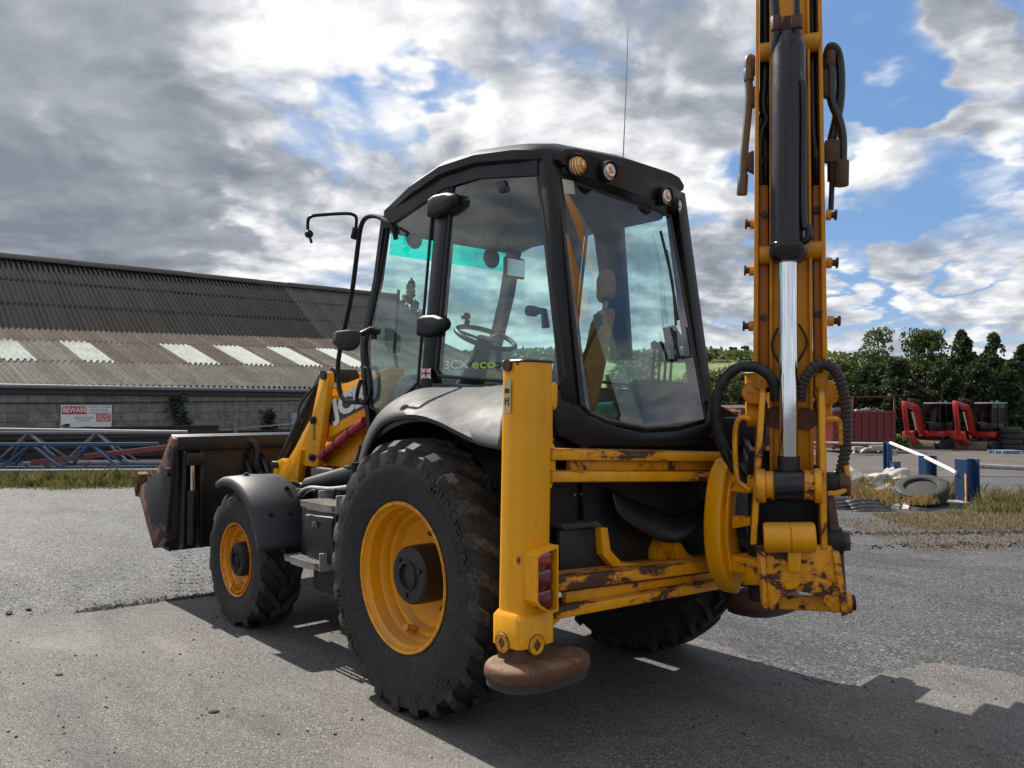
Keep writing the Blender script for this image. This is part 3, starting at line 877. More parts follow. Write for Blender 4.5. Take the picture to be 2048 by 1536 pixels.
tag(m.build('short_post', grey_m), 'short grey post standing behind the loader bucket', 'post')

# ---------------------------------------------------------------- right side of the yard
post_m = paint('blue post paint', (0.022, 0.060, 0.150), 0.20, 9.0, rust=(0.10, 0.06, 0.04), streak=0.3, edge=0.08)
rail_white = simple('white rail paint', (0.66, 0.65, 0.60), 0.5, var=0.1, dirt=0.15)
rail_grey = simple('grey tube rail', (0.30, 0.31, 0.31), 0.45, dirt=0.2)
def h_post(label, px_dir, w, h, flange, depth, rz):
    base = px_dir
    o = thing('steel_post', label, 'post', base, rz, 'blue barrier posts')
    for sx in (-1, 1):
        m = M(); m.box(sx * depth - 0.012, sx * depth + 0.012, -flange, flange, -0.05, h); m.build('flange', post_m, o, bevel=0.003, seg=1)
    m = M(); m.box(-depth + 0.012, depth - 0.012, -0.010, 0.010, -0.05, h); m.build('web', post_m, o)
    return o
p1 = pw((4.169, -14.33, 0.8533)); p2 = pw((2.704, -12.67, 0.6792)); p3 = pw((1.462, -11.06, 0.6974))
face = math.atan2(VF.y, VF.x)
h_post('farthest blue steel post, narrow, with a low blue stub beside it', p1, 17.6, 0.84, 0.055, 0.07, face + R(12))
h_post('middle blue steel post behind the leaning tyre', p2, 15.4, 0.66, 0.09, 0.125, face + R(-68))
h_post('nearest and widest blue steel post, at the end of the white rail', p3, 13.4, 0.72, 0.11, 0.145, face + R(-66))
st = pw((3.979, -14.25, 0.3806))
o = thing('steel_stub', 'low blue steel stub beside the farthest post', 'post', st, face + R(10))
m = M(); m.box(-0.09, 0.09, -0.075, 0.075, -0.05, 0.42); m.build('body', post_m, o, bevel=0.01)
m = M(); m.box(-0.10, 0.10, -0.085, 0.085, 0.42, 0.43); m.build('cap_plate', post_m, o)
m = M(); m.tube([(4.039, -14.18, 0.7974), (2.683, -12.54, 0.6193), (1.575, -10.93, 0.4836)], 0.035, 12)
rail = m.build('guard_rail', rail_white); tag(rail, 'white tubular rail sloping between the three blue posts', 'rail')
m = M(); m.tube([(1.384, -11.30, 0.5914), (0.476, -12.91, 0.4853)], 0.04, 12)
tag(m.build('guard_rail', rail_grey), 'grey tubular rail running right from the nearest blue post', 'rail')
m = M(); m.tube([(4.235, -14.41, 0.7622), (5.485, -14.36, 0.7434), (9.182, -13.08, 0.6832)], 0.03, 12)
tag(m.build('guard_rail', rail_grey), 'grey tubular rail running left from the farthest blue post', 'rail')

def scrap_tyre(name, label, c, r, w, rot, mt, group=None, rim=0.6):
    o = thing(name, label, 'tyre', c, 0, group)
    o.rotation_euler = rot
    m = M(); ri = r * rim
    prof = [(ri, -w * .36), (ri + .02, -w * .46), (r * .86, -w * .5), (r * .96, -w * .42), (r, -w * .22), (r, w * .22), (r * .96, w * .42), (r * .86, w * .5), (ri + .02, w * .46), (ri, w * .36), (ri + .035, w * .30), (r * .9, w * .3), (r * .9, -w * .3), (ri + .035, -w * .30)]
    m.lathe(prof, (0, 0, 0), 'z', 40, closed=True); m.build('carcass', mt, o, smooth=40)
    m = M()
    for zz in (-w * .16, 0, w * .16):
        m.lathe([(r * 1.001, zz - .006), (r * 1.012, zz - .004), (r * 1.012, zz + .004 + w * .09), (r * 1.001, zz + .006 + w * .09)], (0, 0, 0), 'z', 40)
    m.build('tread', mt, o, smooth=40)
    return o
tc = (1.845, -10.18, 0.219)
ax = (VR * -0.24 + VF * -0.30 + Vector((0, 0, 0.92))).normalized()
scrap_tyre('tyre_scrap', 'worn black car tyre leaning on rubble in front of the posts', Vector(tc), 0.40, 0.24, ax.to_track_quat('Z', 'Y').to_euler(), mat['tyre_old'])
ax2 = (VR * 0.5 + VF * -0.3 + Vector((0, 0, 0.8))).normalized()
scrap_tyre('tyre_scrap', 'second tyre half hidden behind the leaning car tyre', Vector((1.839, -11.09, 0.0728)), 0.30, 0.20, ax2.to_track_quat('Z', 'Y').to_euler(), mat['tyre_old'])

# rubble, torn white sheeting, boards, corrugated offcuts
def lump(name, label, cat, c, sx, sy, sz, mt, seed, rz=0.0, cuts=3, rough=0.25):
    bm = bmesh.new(); bmesh.ops.create_icosphere(bm, subdivisions=cuts, radius=1.0)
    r_ = random.Random(seed); 
    offs = [(r_.uniform(0, 9), r_.uniform(0, 9), r_.uniform(0, 9)) for _ in range(2)]
    from mathutils import noise as mn
    for v in bm.verts:
        n = mn.noise(v.co * 1.7 + Vector(offs[0])) * rough * 1.6 + mn.noise(v.co * 5 + Vector(offs[1])) * rough * 0.6
        v.co *= 1 + n
        v.co.x *= sx; v.co.y *= sy; v.co.z *= sz
    me = bpy.data.meshes.new(name); bm.to_mesh(me); bm.free(); me.materials.append(mt); me.shade_smooth(); me.set_sharp_from_angle(angle=R(50))
    o = link(name, me); o.location = c; o.rotation_euler = (0, 0, rz)
    if label:
        tag(o, label, cat)
    return o
white_rubble = simple('dirty white plaster', (0.40, 0.375, 0.34), 0.9, var=0.3, scale=7, bmp=1.0, bscale=22, dirt=0.6, dirtcol=(0.20, 0.16, 0.12))
lump('rubble_mound', None, None, pw((2.944, -11.20, 0.0364), -0.12), 1.2, 0.8, 0.42, simple('rubble soil', (0.20, 0.165, 0.13), 0.95, var=0.35, scale=6, bmp=1.0, bscale=20), 3, face)['kind'] = 'structure'
lump('plaster_slab', 'lumpy dirty white slab on the mound left of the leaning tyre', 'rubble', Vector((2.672, -10.91, 0.2788)), 0.42, 0.26, 0.17, white_rubble, 8, face + R(65), 4, 0.42).rotation_euler = (R(-12), R(14), face + R(110))
lump('plaster_lump', 'small dirty white lump in the weeds below the slab', 'rubble', Vector((2.714, -10.41, 0.0848)), 0.22, 0.15, 0.09, white_rubble, 12)
lump('plaster_lump', 'pale grey lump beside the boom at the left end of the mound', 'rubble', Vector((3.313, -10.79, 0.2153)), 0.30, 0.25, 0.26, white_rubble, 15)
iron = simple('grey corrugated iron', (0.060, 0.060, 0.064), 0.55, metal=0.2, var=0.4, scale=4, dirt=0.25, dirtcol=(0.09, 0.08, 0.07))
def iron_sheet(label, px0, w_, n_wave, along, tilt, c):
    m = M(); rows = []
    for j in range(9):
        row = []; t = j / 8
        for i in range(n_wave * 8 + 1):
            a = i / (n_wave * 8)
            row.append(along * ((t - 0.5) * w_) + tilt * ((a - 0.5) * n_wave * 0.085) + Vector((0, 0, 0.022 * math.sin(a * n_wave * 2 * math.pi) + 0.05 * math.sin(t * 3.1) * a)))
        rows.append(row)
    m.loft(rows, cap=False, closed=False)
    o = m.build('corrugated_sheet', iron, smooth=60); o.location = c
    mo = o.modifiers.new('thickness', 'SOLIDIFY'); mo.thickness = 0.004
    tag(o, label, 'metal sheet', 'corrugated iron offcuts')
tl = (VF * 0.85 + Vector((0, 0, 0.42))).normalized()
iron_sheet('corrugated grey iron sheet lying just right of the yellow boom foot', 0, 0.62, 8, VR, tl, Vector((2.287, -8.638, -0.0347)))
iron_sheet('corrugated grey iron sheet overlapping to the right of the first', 0, 0.60, 8, VR, tl, Vector((1.954, -8.711, -0.0161)))
bd = (1.718, -9.274, -0.0499)
for lab, off, mt, wd in (('white painted board propped below the leaning tyre', 0.0, rail_white, 0.09), ('grey board lying left of the white propped board', -0.16, grey_m, 0.12)):
    m = M(); a = Vector(bd) + VR * (-0.22 + off) + VF * -0.30 + Vector((0, 0, -0.12)); b = Vector(bd) + VR * (0.18 + off) + VF * 0.35 + Vector((0, 0, 0.10))
    m.beam(a, b, wd, 0.03); tag(m.build('board', mt, bevel=0.004), lab, 'board')
m = M(); c = Vector((1.552, -10.66, -0.0177)); m.obox(c, VR * 0.16, VF * 0.2, (0, 0, 0.05)); m.obox(c + Vector((0, 0, 0.055)), VR * 0.18, VF * 0.22, (0, 0, 0.008))
tag(m.build('concrete_block', simple('grey slab', (0.27, 0.27, 0.25), 0.9, var=0.2), bevel=0.01), 'grey slab of concrete in the grass left of the nearest post', 'slab')
m = M(); m.tube([(1.407, -10.82, 0.4838), (1.332, -10.61, -0.0333)], 0.012, 8)
tag(m.build('marker_stick', mat['yellow_print']), 'thin yellow stick standing against the nearest blue post', 'stick')

# ------------------------------------------------ scrap skip
skip_m = paint('dark red skip paint', (0.17, 0.026, 0.028), 0.16, 6.0, rust=(0.07, 0.03, 0.02), streak=0.4, edge=0.05)
sk = pw((14.76, -36.09, 0.4205))
skip = thing('scrap_skip', 'dark red ribbed steel skip heaped with scrap metal', 'skip', sk, math.atan2(VR.y, VR.x) + R(4))
SL, SH, SW = 3.2, 2.05, 2.3
m = M(); m.add([(-SL / 2 + .1, 0, .2), (SL / 2 - .1, 0, .2), (SL / 2 - .1, SW, .2), (-SL / 2 + .1, SW, .2), (-SL / 2, -0.05, SH), (SL / 2, -0.05, SH), (SL / 2, SW, SH), (-SL / 2, SW, SH)], [(3, 2, 1, 0), (0, 1, 5, 4), (1, 2, 6, 5), (2, 3, 7, 6), (3, 0, 4, 7)])
m.build('shell', skip_m, skip)
for i in range(9):
    m = M(); x = -SL / 2 + 0.1 + i * (SL - 0.2) / 8; m.hexa([(x - .06, -.05, .15), (x + .06, -.05, .15), (x + .06, .02, .15), (x - .06, .02, .15), (x - .06, -.10, SH), (x + .06, -.10, SH), (x + .06, -.03, SH), (x - .06, -.03, SH)]); m.build('upright_rib', skip_m, skip)
for i, z in enumerate((0.25, 0.62, 1.0, 1.38, 1.97)):
    m = M(); m.box(-SL / 2 - .03, SL / 2 + .03, -0.07 - .05 * (z > 1.9), 0.0, z - .03, z + .03 + .04 * (z > 1.9)); m.build('side_rail', skip_m, skip)
sc = M(); q = random.Random(3)
for i in range(70):
    c = Vector((q.uniform(-SL / 2 + .2, SL / 2 - .2), q.uniform(.2, SW - .2), SH + q.uniform(-.15, .12))); d = Vector((q.uniform(-1, 1), q.uniform(-1, 1), q.uniform(-.3, .5))) * q.uniform(.15, .4)
    sc.beam(c - d, c + d, q.uniform(.02, .12), q.uniform(.02, .06))
s_ob = sc.build('scrap_metal', [simple('mixed scrap', (0.30, 0.28, 0.26), 0.6, metal=0.5, var=0.5, scale=3)], None, kind='stuff'); s_ob.location = skip.location; s_ob.rotation_euler = skip.rotation_euler
fr = thing('goal_frame', 'thin brown pipe frame standing behind the scrap skip', 'frame', pw((15.74, -39.49, 0.3336)), math.atan2(VR.y, VR.x))
for x in (-1.1, 1.1):
    m = M(); m.box(x - .04, x + .04, -.04, .04, 0, 2.75); m.build('upright', mat['rusty'], fr)
m = M(); m.box(-1.14, 1.14, -.04, .04, 2.75, 2.83); m.build('crossbar', mat['rusty'], fr)

# ------------------------------------------------ mini excavators
ex_red = simple('excavator red paint', (0.42, 0.022, 0.018), 0.35, dirt=0.15)
ex_brown = simple('worn blade steel', (0.17, 0.12, 0.085), 0.6, var=0.3, dirt=0.3)
def wheel_belt(m, x0, x1, y0, y1, r, n=10):
    poly = [(x1 + r * math.cos(a), r + r * math.sin(a)) for a in np.linspace(-math.pi / 2, math.pi / 2, n)] + [(x0 + r * math.cos(a), r + r * math.sin(a)) for a in np.linspace(math.pi / 2, 3 * math.pi / 2, n)]
    m.prism(poly, 'y', y0, y1)
def mini_excavator(label, loc, rz):
    t = thing('mini_excavator', label, 'excavator', loc, rz, 'red mini excavators parked by the trees')
    for s in (-1, 1):
        m = M(); wheel_belt(m, -.75, .75, s * .72 - .16, s * .72 + .16, .24); tk = m.build('track', mat['tyre_old'], t, smooth=30)
        for k in range(11):
            m = M(); m.box(-.85 + k * .16, -.78 + k * .16, s * .72 - .17, s * .72 + .17, -.012, .01); m.build('track_grouser', mat['tyre_old'], tk)
    m = M(); m.box(-.5, .5, -.56, .56, .2, .52); m.cyl((0, 0, .5), (0, 0, .62), .42); m.build('undercarriage', mat['black_steel'], t)
    m = M(); prof = [(1.25, .05), (1.33, .0), (1.40, .22), (1.36, .45), (1.28, .47), (1.31, .25)]; m.prism(prof, 'y', -.85, .85)
    bl = m.build('dozer_blade', ex_brown, t)
    for s in (-1, 1):
        m = M(); m.beam((.4, s * .35, .35), (1.28, s * .35, .22), .1, .12); m.build('blade_arm', mat['black_steel'], bl)
    ring = [(-.95, -.35), (-.75, -.72), (.35, -.72), (.55, -.5), (.55, .5), (.35, .72), (-.75, .72), (-.95, .35)]
    m = M(); m.prism(ring, 'z', .66, 1.02); m.build('counterweight', ex_red, t, bevel=.04)
    m = M(); m.box(-.85, -.15, -.62, .62, 1.02, 1.45); m.build('engine_cover', mat['black_steel'], t, bevel=.06)
    # cab
    x0, x1, y0, y1, z0, z1 = -.55, .62, -.1, .72, 1.0, 2.42
    cab = holder('cab', t)
    for x, y in ((x0, y0), (x1, y0), (x0, y1), (x1, y1), (.1, y1)):
        m = M(); m.box(x - .035, x + .035, y - .035, y + .035, z0, z1); m.build('cab_post', mat['cab_black'], cab)
    m = M(); m.box(x0 - .08, x1 + .1, y0 - .06, y1 + .06, z1, z1 + .07); m.build('cab_roof', mat['grey_print'], cab, bevel=.02)
    m = M(); m.box(x0, x1, y0, y1, z0 - .02, z0 + .42); m.build('cab_lower_panel', mat['cab_black'], cab, bevel=.02)
    for nm, b in (('windscreen', (x1 - .008, x1 + .008, y0 + .04, y1 - .04)), ('rear_pane', (x0 - .008, x0 + .008, y0 + .04, y1 - .04)), ('side_pane', (x0 + .04, x1 - .04, y0 - .008, y0 + .008)), ('side_pane', (x0 + .04, .06, y1 - .008, y1 + .008)), ('side_pane', (.14, x1 - .04, y1 - .008, y1 + .008))):
        m = M(); m.box(*b, z0 + .44, z1 - .01); m.build(nm, mat['glass_small'], cab)
    m = M(); m.box(-.4, .0, .08, .55, 1.3, 1.45); m.box(-.48, -.36, .1, .53, 1.4, 2.1); m.build('seat', mat['trim'], cab, bevel=.05)
    for y, mt in ((.15, mat['amber_lens']), (.45, simple('green lens', (0.02, 0.30, 0.20), 0.2))):
        m = M(); m.cyl((-.3, y, z1 + .07), (-.3, y, z1 + .17), .055, 12); m.build('beacon', mt, cab)
    # digging arm
    y = -.28
    m = M(); m.prism([(.50, .75), (.85, .75), (.95, 1.0), (1.12, 1.75), (1.28, 2.08), (2.10, 2.36), (2.12, 2.50), (1.95, 2.55), (1.10, 2.34), (.90, 1.95), (.62, 1.1)], 'y', y - .12, y + .12); bo = m.build('boom', ex_red, t, bevel=.02)
    m = M(); m.cyl((1.12, y, 1.0), (1.45, y, 1.98), .055, 12); m.build('boom_ram', mat['chrome'], bo)
    m = M(); m.cyl((1.0, y, 2.54), (1.80, y, 2.68), .06, 12); m.build('arm_ram', mat['black_steel'], bo)
    m = M(); m.tube(curve([(.6, y + .1, 1.6), (.85, y + .14, 2.4), (1.5, y + .14, 2.66), (2.0, y + .12, 2.5)], 5), .03, 6); m.build('hose', mat['rubber_hose'], bo)
    m = M(); m.prism([(2.00, 2.50), (2.20, 2.58), (2.24, 2.3), (1.96, .80), (1.82, .82), (2.02, 2.2)], 'y', y - .10, y + .10); m.build('dipper_arm', ex_red, t, bevel=.015)
    m = M(); m.cyl((2.14, y, 2.2), (2.02, y, 1.2), .05, 12); m.build('bucket_ram', mat['black_steel'], t)
    m = M(); m.prism([(1.70, .98), (1.94, .92), (1.92, .55), (1.62, .30), (1.25, .36), (1.28, .46), (1.55, .50), (1.66, .68)], 'y', y - .28, y + .28); m.build('bucket', ex_red, t, bevel=.01)
    m = M(); m.beam((.40, -.66, .98), (-.1, -.74, 1.0), .03, .12); m.build('side_step', mat['black_steel'], t)
    return t
e1 = pw((13.99, -42.95, -0.3448)); e2 = pw((11.79, -43.91, -0.4597))
frot = math.atan2((-VR * 0.88 - VF * 0.47).y, (-VR * 0.88 - VF * 0.47).x)
ex_a = mini_excavator('red mini excavator with folded arm, next to the skip', e1, frot)
ex_b = copy_tree(ex_a); ex_b.location = e2; ex_b['label'] = 'red mini excavator with folded arm, beside the stacked tyres'

# ------------------------------------------------ tyre stacks, pallet, cream vehicle, white container
t0 = pw((10.54, -43.81, -0.1541))
tl_ = ['bottom tyre of the stack right of the excavators', 'second tyre from the bottom of the stack right of the excavators', 'third tyre from the bottom of the stack right of the excavators', 'top tyre of the stack right of the excavators']
for i in range(4):
    scrap_tyre('stacked_tyre', tl_[i], t0 + Vector((0.03 * (i % 2), 0.02 * i, 0.17 + 0.29 * i)), 0.52, 0.28, (0, 0, i), mat['tyre_old'], 'tyres stacked by the trees')
t1 = pw((10.22, -44.92, -0.3054))
for i in range(3):
    scrap_tyre('stacked_tyre', ['bottom', 'middle', 'top'][i] + ' tyre of the cut off stack at the right edge of the photo', t1 + Vector((0, 0.02 * i, 0.2 + 0.31 * i)), 0.6, 0.3, (0, 0, i), mat['tyre_old'], 'tyres stacked by the trees')
pal = thing('pallet', 'pale blue wooden pallet lying in front of the stacked tyres', 'pallet', pw((9.277, -39.97, -0.4828)), math.atan2(VR.y, VR.x) + R(5))
pal_m = simple('blue pallet wood', (0.12, 0.20, 0.30), 0.8, dirt=0.3)
for j in range(5):
    m = M(); m.box(-.6, .6, j * .24, j * .24 + .14, .12, .145); m.build('board', pal_m, pal)
for j in range(3):
    for x in (-.55, 0, .55):
        m = M(); m.box(x - .06, x + .06, j * .48, j * .48 + .12, .02, .12); m.build('block', pal_m, pal)
    m = M(); m.box(-.6, .6, j * .48, j * .48 + .1, 0, .02); m.build('bottom_board', pal_m, pal)
cream_m = simple('cream vehicle paint', (0.42, 0.29, 0.12), 0.5, dirt=0.2)
cv = thing('old_crawler', 'old cream coloured machine with square cab behind the boom hoses', 'vehicle', pw((17.97, -29.51, 0.2448)), math.atan2(VR.y, VR.x))
m = M(); m.box(-.75, .75, 0, 1.6, 1.02, 1.38); m.build('bonnet', cream_m, cv, bevel=.06)
m = M(); m.box(-.85, .45, .4, 1.5, .35, 1.02); m.build('chassis', mat['grimy'], cv, bevel=.03)
cb = holder('cab', cv)
for x, y in ((-.72, .1), (-.12, .1), (.42, .1), (-.72, 1.3), (.42, 1.3)):
    m = M(); m.box(x - .06, x + .06, y - .05, y + .05, 1.38, 1.98); m.build('cab_post', cream_m, cb)
m = M(); m.box(-.8, .5, .02, 1.4, 1.98, 2.07); m.build('cab_roof', cream_m, cb, bevel=.03)
m = M(); m.box(-.66, .36, .09, .11, 1.40, 1.97); m.build('window_pane', mat['glass_small'], cb)
for s in (-.6, .6):
    m = M(); wheel_belt(m, -.1 + s * .0 - .6, .8, .3 + (s + .6) * .9, .65 + (s + .6) * .9, .28); m.build('track', mat['tyre_old'], cv)
wc = thing('site_trailer', 'low white panelled trailer behind the cream machine', 'trailer', pw((23.48, -36.85, 0.5068)), math.atan2(VR.y, VR.x))
tr_m = simple('white trailer panel', (0.5, 0.5, 0.5), 0.6, dirt=0.15)
for k in range(8):
    m = M(); m.box(-2.8 + k * .7, -2.11 + k * .7, 0, 1.8, 1.0, 2.35); m.build('side_panel', tr_m, wc, bevel=.01)
m = M(); m.box(-2.8, 2.8, .1, 1.7, .55, .98); m.build('chassis', mat['grimy'], wc)
for x in (-1.6, 1.6):
    m = M(); m.cyl((x, -.02, .38), (x, .25, .38), .38, 20); m.build('wheel', mat['tyre_old'], wc)
rc = thing('steel_container', 'dark red steel container behind the boom, left of the scrap skip', 'container', pw((20.76, -36.89, 0.2202)), math.atan2(VR.y, VR.x))
m = M(); m.box(-1.5, 1.5, 0, 2, .1, 2.2); m.build('body', skip_m, rc)
for k in range(12):
    m = M(); m.box(-1.45 + k * .25, -1.33 + k * .25, -.05, 0.0, .2, 2.1); m.build('side_rib', skip_m, rc)
m = M(); c = pw((13.00, -33.56, 0.0069)); 
for i in range(9):
    q = random.Random(i); cc = c + VR * q.uniform(-1.0, .9) + VF * q.uniform(-.2, .3) + Vector((0, 0, .12 + q.uniform(0, .25))); m.obox(cc, VR * q.uniform(.15, .35), VF * .15, (q.uniform(-.1, .1), 0, q.uniform(.05, .12)))
m.build('scrap_heap', simple('pale rubble', (0.30, 0.28, 0.25), 0.9, var=0.4, scale=2), kind='stuff')

# ---------------------------------------------------------------- trees and grass
def tree(name, label, base, h, crown, leaf, mt, seed, group, trunk=0.18, limbs=7):
    """crown: list of (dx, dy, z, rx, rz, n) leaf clumps"""
    rnd = np.random.default_rng(seed); rr_ = random.Random(seed)
    t = thing(name, label, 'tree', base, 0, group)
    m = M(); m.tube(curve([(0, 0, -0.2), (0.05, 0.02, h * .3), (-0.05, 0.06, h * .6), (0, 0, h * .92)], 4), [trunk * (1 - .85 * i / 12) for i in range(13)], 8)
    tr_ = m.build('trunk', mat['bark'], t)
    m = M()
    for c in crown[:limbs]:
        z0 = max(0.4, c[2] - 0.25 * h); m.tube(curve([(0, 0, z0), (c[0] * .5, c[1] * .5, (z0 + c[2]) / 2), (c[0], c[1], c[2])], 4), [trunk * .45 * (1 - .8 * i / 8) for i in range(9)], 6)
    m.build('limb', mat['bark'], tr_)
    P = []
    for dx, dy, z, rx, rz, n in crown:
        d = rnd.normal(size=(n, 3)); d /= np.linalg.norm(d, axis=1)[:, None]
        r = rnd.uniform(0.45, 1.0, (n, 1)) ** 0.5 * rnd.uniform(0.8, 1.12, (n, 1))
        P.append(np.array([dx, dy, z]) + d * r * np.array([rx, rx, rz]))
    v, f = leaves_mesh(np.concatenate(P), leaf, rnd)
    np_mesh('crown', v, f, mt, t)
    return t
def broad_crown(h, w, n, seed, low=0.25):
    q = random.Random(seed); out = []
    for k in range(n):
        z = h * q.uniform(low, 0.93); prof = math.sin(math.pi * min(1, max(0.05, (z / h - low * .6) / (1.02 - low * .6)))) ** 0.6
        a = q.uniform(0, 6.283); r = w * prof * q.uniform(0.15, 0.85)
        s = w * q.uniform(0.20, 0.42)
        out.append((r * math.cos(a), r * math.sin(a), z, s, s * q.uniform(.6, .95), int(190 * q.uniform(.7, 1.3))))
        for _ in range(3):
            b = q.uniform(0, 6.283); e = s * q.uniform(.9, 1.35)
            out.append((r * math.cos(a) + e * math.cos(b), r * math.sin(a) + e * math.sin(b), z + s * q.uniform(-.4, .8), s * .22, s * .22, 14))
    return out
def cone_crown(h, w, n, seed):
    q = random.Random(seed); out = []
    for k in range(n):
        t = (k + q.random()) / n; z = h * (0.08 + 0.90 * t); a = q.uniform(0, 6.283); r = w * (1 - t) ** 0.75 * q.uniform(.4, 1.0)
        s = w * (0.16 + 0.22 * (1 - t)) * q.uniform(.7, 1.2)
        out.append((r * math.cos(a), r * math.sin(a), z, s, s * q.uniform(.5, 1.4), int(150 * q.uniform(.7, 1.3))))
    out.append((0, 0, h * .96, w * .05, h * .06, 40))
    for k in range(70):                               # ragged spray tips standing out of the outline
        t = q.uniform(0.05, 0.95); z = h * t; a = q.uniform(0, 6.283); r = w * (1 - t) ** 0.75 * q.uniform(1.0, 1.28) + .12
        out.append((r * math.cos(a), r * math.sin(a), z + q.uniform(-.1, .3), .16, .30, 16))
    return out
G1 = 'trees along the back of the yard'
trees = [
    # px, w, height, width, kind, label
    (1758, 58, 7.9, 2.3, 'b', 'leafy green tree with a rounded top behind the scrap skip'),
    (1850, 60, 8.3, 2.3, 'b', 'tall leafy green tree behind the nearer excavators'),
    (1700, 62, 6.0, 2.2, 'c', 'dark conifer just right of the yellow boom'),
    (1925, 56, 7.4, 2.1, 'c', 'dark feathery conifer, tallest of the evergreens'),
    (1990, 57, 7.2, 2.0, 'c', 'dark conifer between the tallest evergreen and the photo edge'),
    (2050, 55, 6.4, 2.2, 'c', 'dark conifer cut off by the right edge of the photo'),
    (1800, 52, 5.2, 2.0, 'c', 'low dark conifer in front of the two leafy trees'),
    (1885, 51, 5.0, 2.0, 'c', 'low dark conifer behind the cabs of the excavators'),
    (1965, 50, 5.2, 2.0, 'c', 'low dark conifer behind the second excavator'),
    (2025, 50, 5.0, 1.9, 'c', 'low dark conifer behind the stacked tyres'),
    (1735, 54, 5.0, 2.0, 'c', 'low dark conifer behind the skip and its pipe frame'),
    (1672, 56, 5.6, 2.1, 'b2', 'pale green bush tree partly hidden by the boom hose'),
    (1500, 60, 5.0, 2.3, 'c', 'dark conifer just left of the yellow boom'),
    (1445, 58, 4.9, 2.4, 'b2', 'bushy pale green tree behind the cream machine'),
    (1395, 60, 4.6, 2.4, 'b2', 'bushy pale green tree beside the cab rear window'),
    (1275, 50, 5.5, 2.0, 'b', 'green tree seen through the rear cab window'),
    (1335, 60, 4.4, 2.4, 'b2', 'low green bush tree seen through the cab glass'),
    (2110, 54, 7.0, 2.3, 'c', 'dark conifer beyond the right edge of the photo'),
]
for i, (px, w, h, wd, kind, lab) in enumerate(trees):
    base = vw((px - 1024) / 1621.5 * w, w)
    if kind == 'c':
        tree('conifer_tree', lab, base, h, cone_crown(h, wd, 44, i + 30), 0.13, mat['conifer'], i, G1, 0.16, 0)
    else:
        tree('leafy_tree', lab, base, h, broad_crown(h, wd, 40, i + 60, 0.12 if kind == 'b2' else 0.30), 0.12, mat['leaf'] if kind == 'b' else mat['leaf_pale'], i, G1)
shed_tree = vw((822 - 1024) / 1621.5 * 60, 60, 0)
tree('conifer_tree', 'dark tree top showing past the end of the shed roof', shed_tree, 11.0, cone_crown(11.0, 1.6, 40, 5), 0.14, mat['conifer'], 77, None, 0.18, 0)
tree('garden_bush', 'small yellowish bush between the skip and the first excavator', pw((14.40, -39.49, -0.1024)), 1.0, broad_crown(1.0, 0.55, 12, 3, 0.1), 0.05, mat['leaf_pale'], 3, None, 0.03)
# far tree line and field hedge on the hill
rnd = np.random.default_rng(11)
def belt(name, n, u0, u1, w0, w1, h, size, mt, seed, zf):
    r_ = np.random.default_rng(seed)
    k = r_.integers(0, 60, n); cu = r_.uniform(u0, u1, 60); ch = r_.uniform(0.55, 1.0, 60) * h
    u = cu[k] + r_.normal(size=n) * (u1 - u0) / 60; w = r_.uniform(w0, w1, n); z = ch[k] * np.sqrt(r_.uniform(0, 1, n))
    P = np.array([vw(a, b, 0) + Vector((0, 0, zf(a, b) + c)) for a, b, c in zip(u, w, z)])
    v, f = leaves_mesh(P, size, r_)
    np_mesh(name, v, f, mt, None, 'stuff')
belt('far_hedge', 22000, -60, 130, 74, 80, 3.6, 0.36, mat['conifer'], 4, lambda u, w: -0.7)
belt('hill_trees', 9000, -60, 420, 400, 440, 6, 2.0, mat['leaf'], 6, lambda u, w: hill_z(None, u, w))
hq = random.Random(9)
brick_far = simple('far brick', (0.20, 0.13, 0.10), 0.9); roof_far = simple('far roof', (0.10, 0.085, 0.08), 0.9); pane_far = simple('far pane', (0.05, 0.06, 0.07), 0.2)
hu0 = (1402 - 1024) / 1621.5 * 470
for i in range(7):
    u = hu0 + i * 4.6; z = hill_z(None, u, 460) - 0.4
    b = vw(u, 470, z)
    t = thing('terraced_house', ['brick end house of the terrace on the hill, leftmost', 'second house from the left in the hilltop terrace', 'third house from the left in the hilltop terrace', 'middle house of the hilltop terrace', 'third house from the right in the hilltop terrace', 'second house from the right in the hilltop terrace', 'rightmost house of the hilltop terrace'][i], 'house', b, math.atan2(VR.y, VR.x), 'houses in the terrace on the far hill')
    hh = hq.uniform(4.6, 5.2)
    m = M(); m.box(-2.25, 2.25, 0, 7, 0, hh); m.build('wall', brick_far, t)
    m = M(); m.prism([(-.3, hh), (7.3, hh), (3.5, hh + 2.2)], 'x', -2.28, 2.28); rf = m.build('roof', roof_far, t)
    m = M(); m.box(1.5, 2.1, 3.1, 3.9, hh + 1.5, hh + 3.2); m.build('chimney', brick_far, rf)
    for x in (-1.2, 1.2):
        for zz in (1.0, 3.2):
            m = M(); m.box(x - .5, x + .5, -.06, -.01, zz, zz + 1.1); m.build('window', pane_far, t)
for px, h, lab in ((1466, 8.5, 'round dark tree in the middle of the hilltop houses'), (1492, 9.5, 'round dark tree at the right end of the hilltop houses'), (1432, 5.5, 'small dark tree on the left of the hilltop houses')):
    u = (px - 1024) / 1621.5 * 462
    tree('hill_tree', lab, vw(u, 462, hill_z(None, u, 462)), h, broad_crown(h, 3.4, 16, px, 0.1), 0.5, mat['conifer'], px, 'trees on the far hill', 0.3, 3)

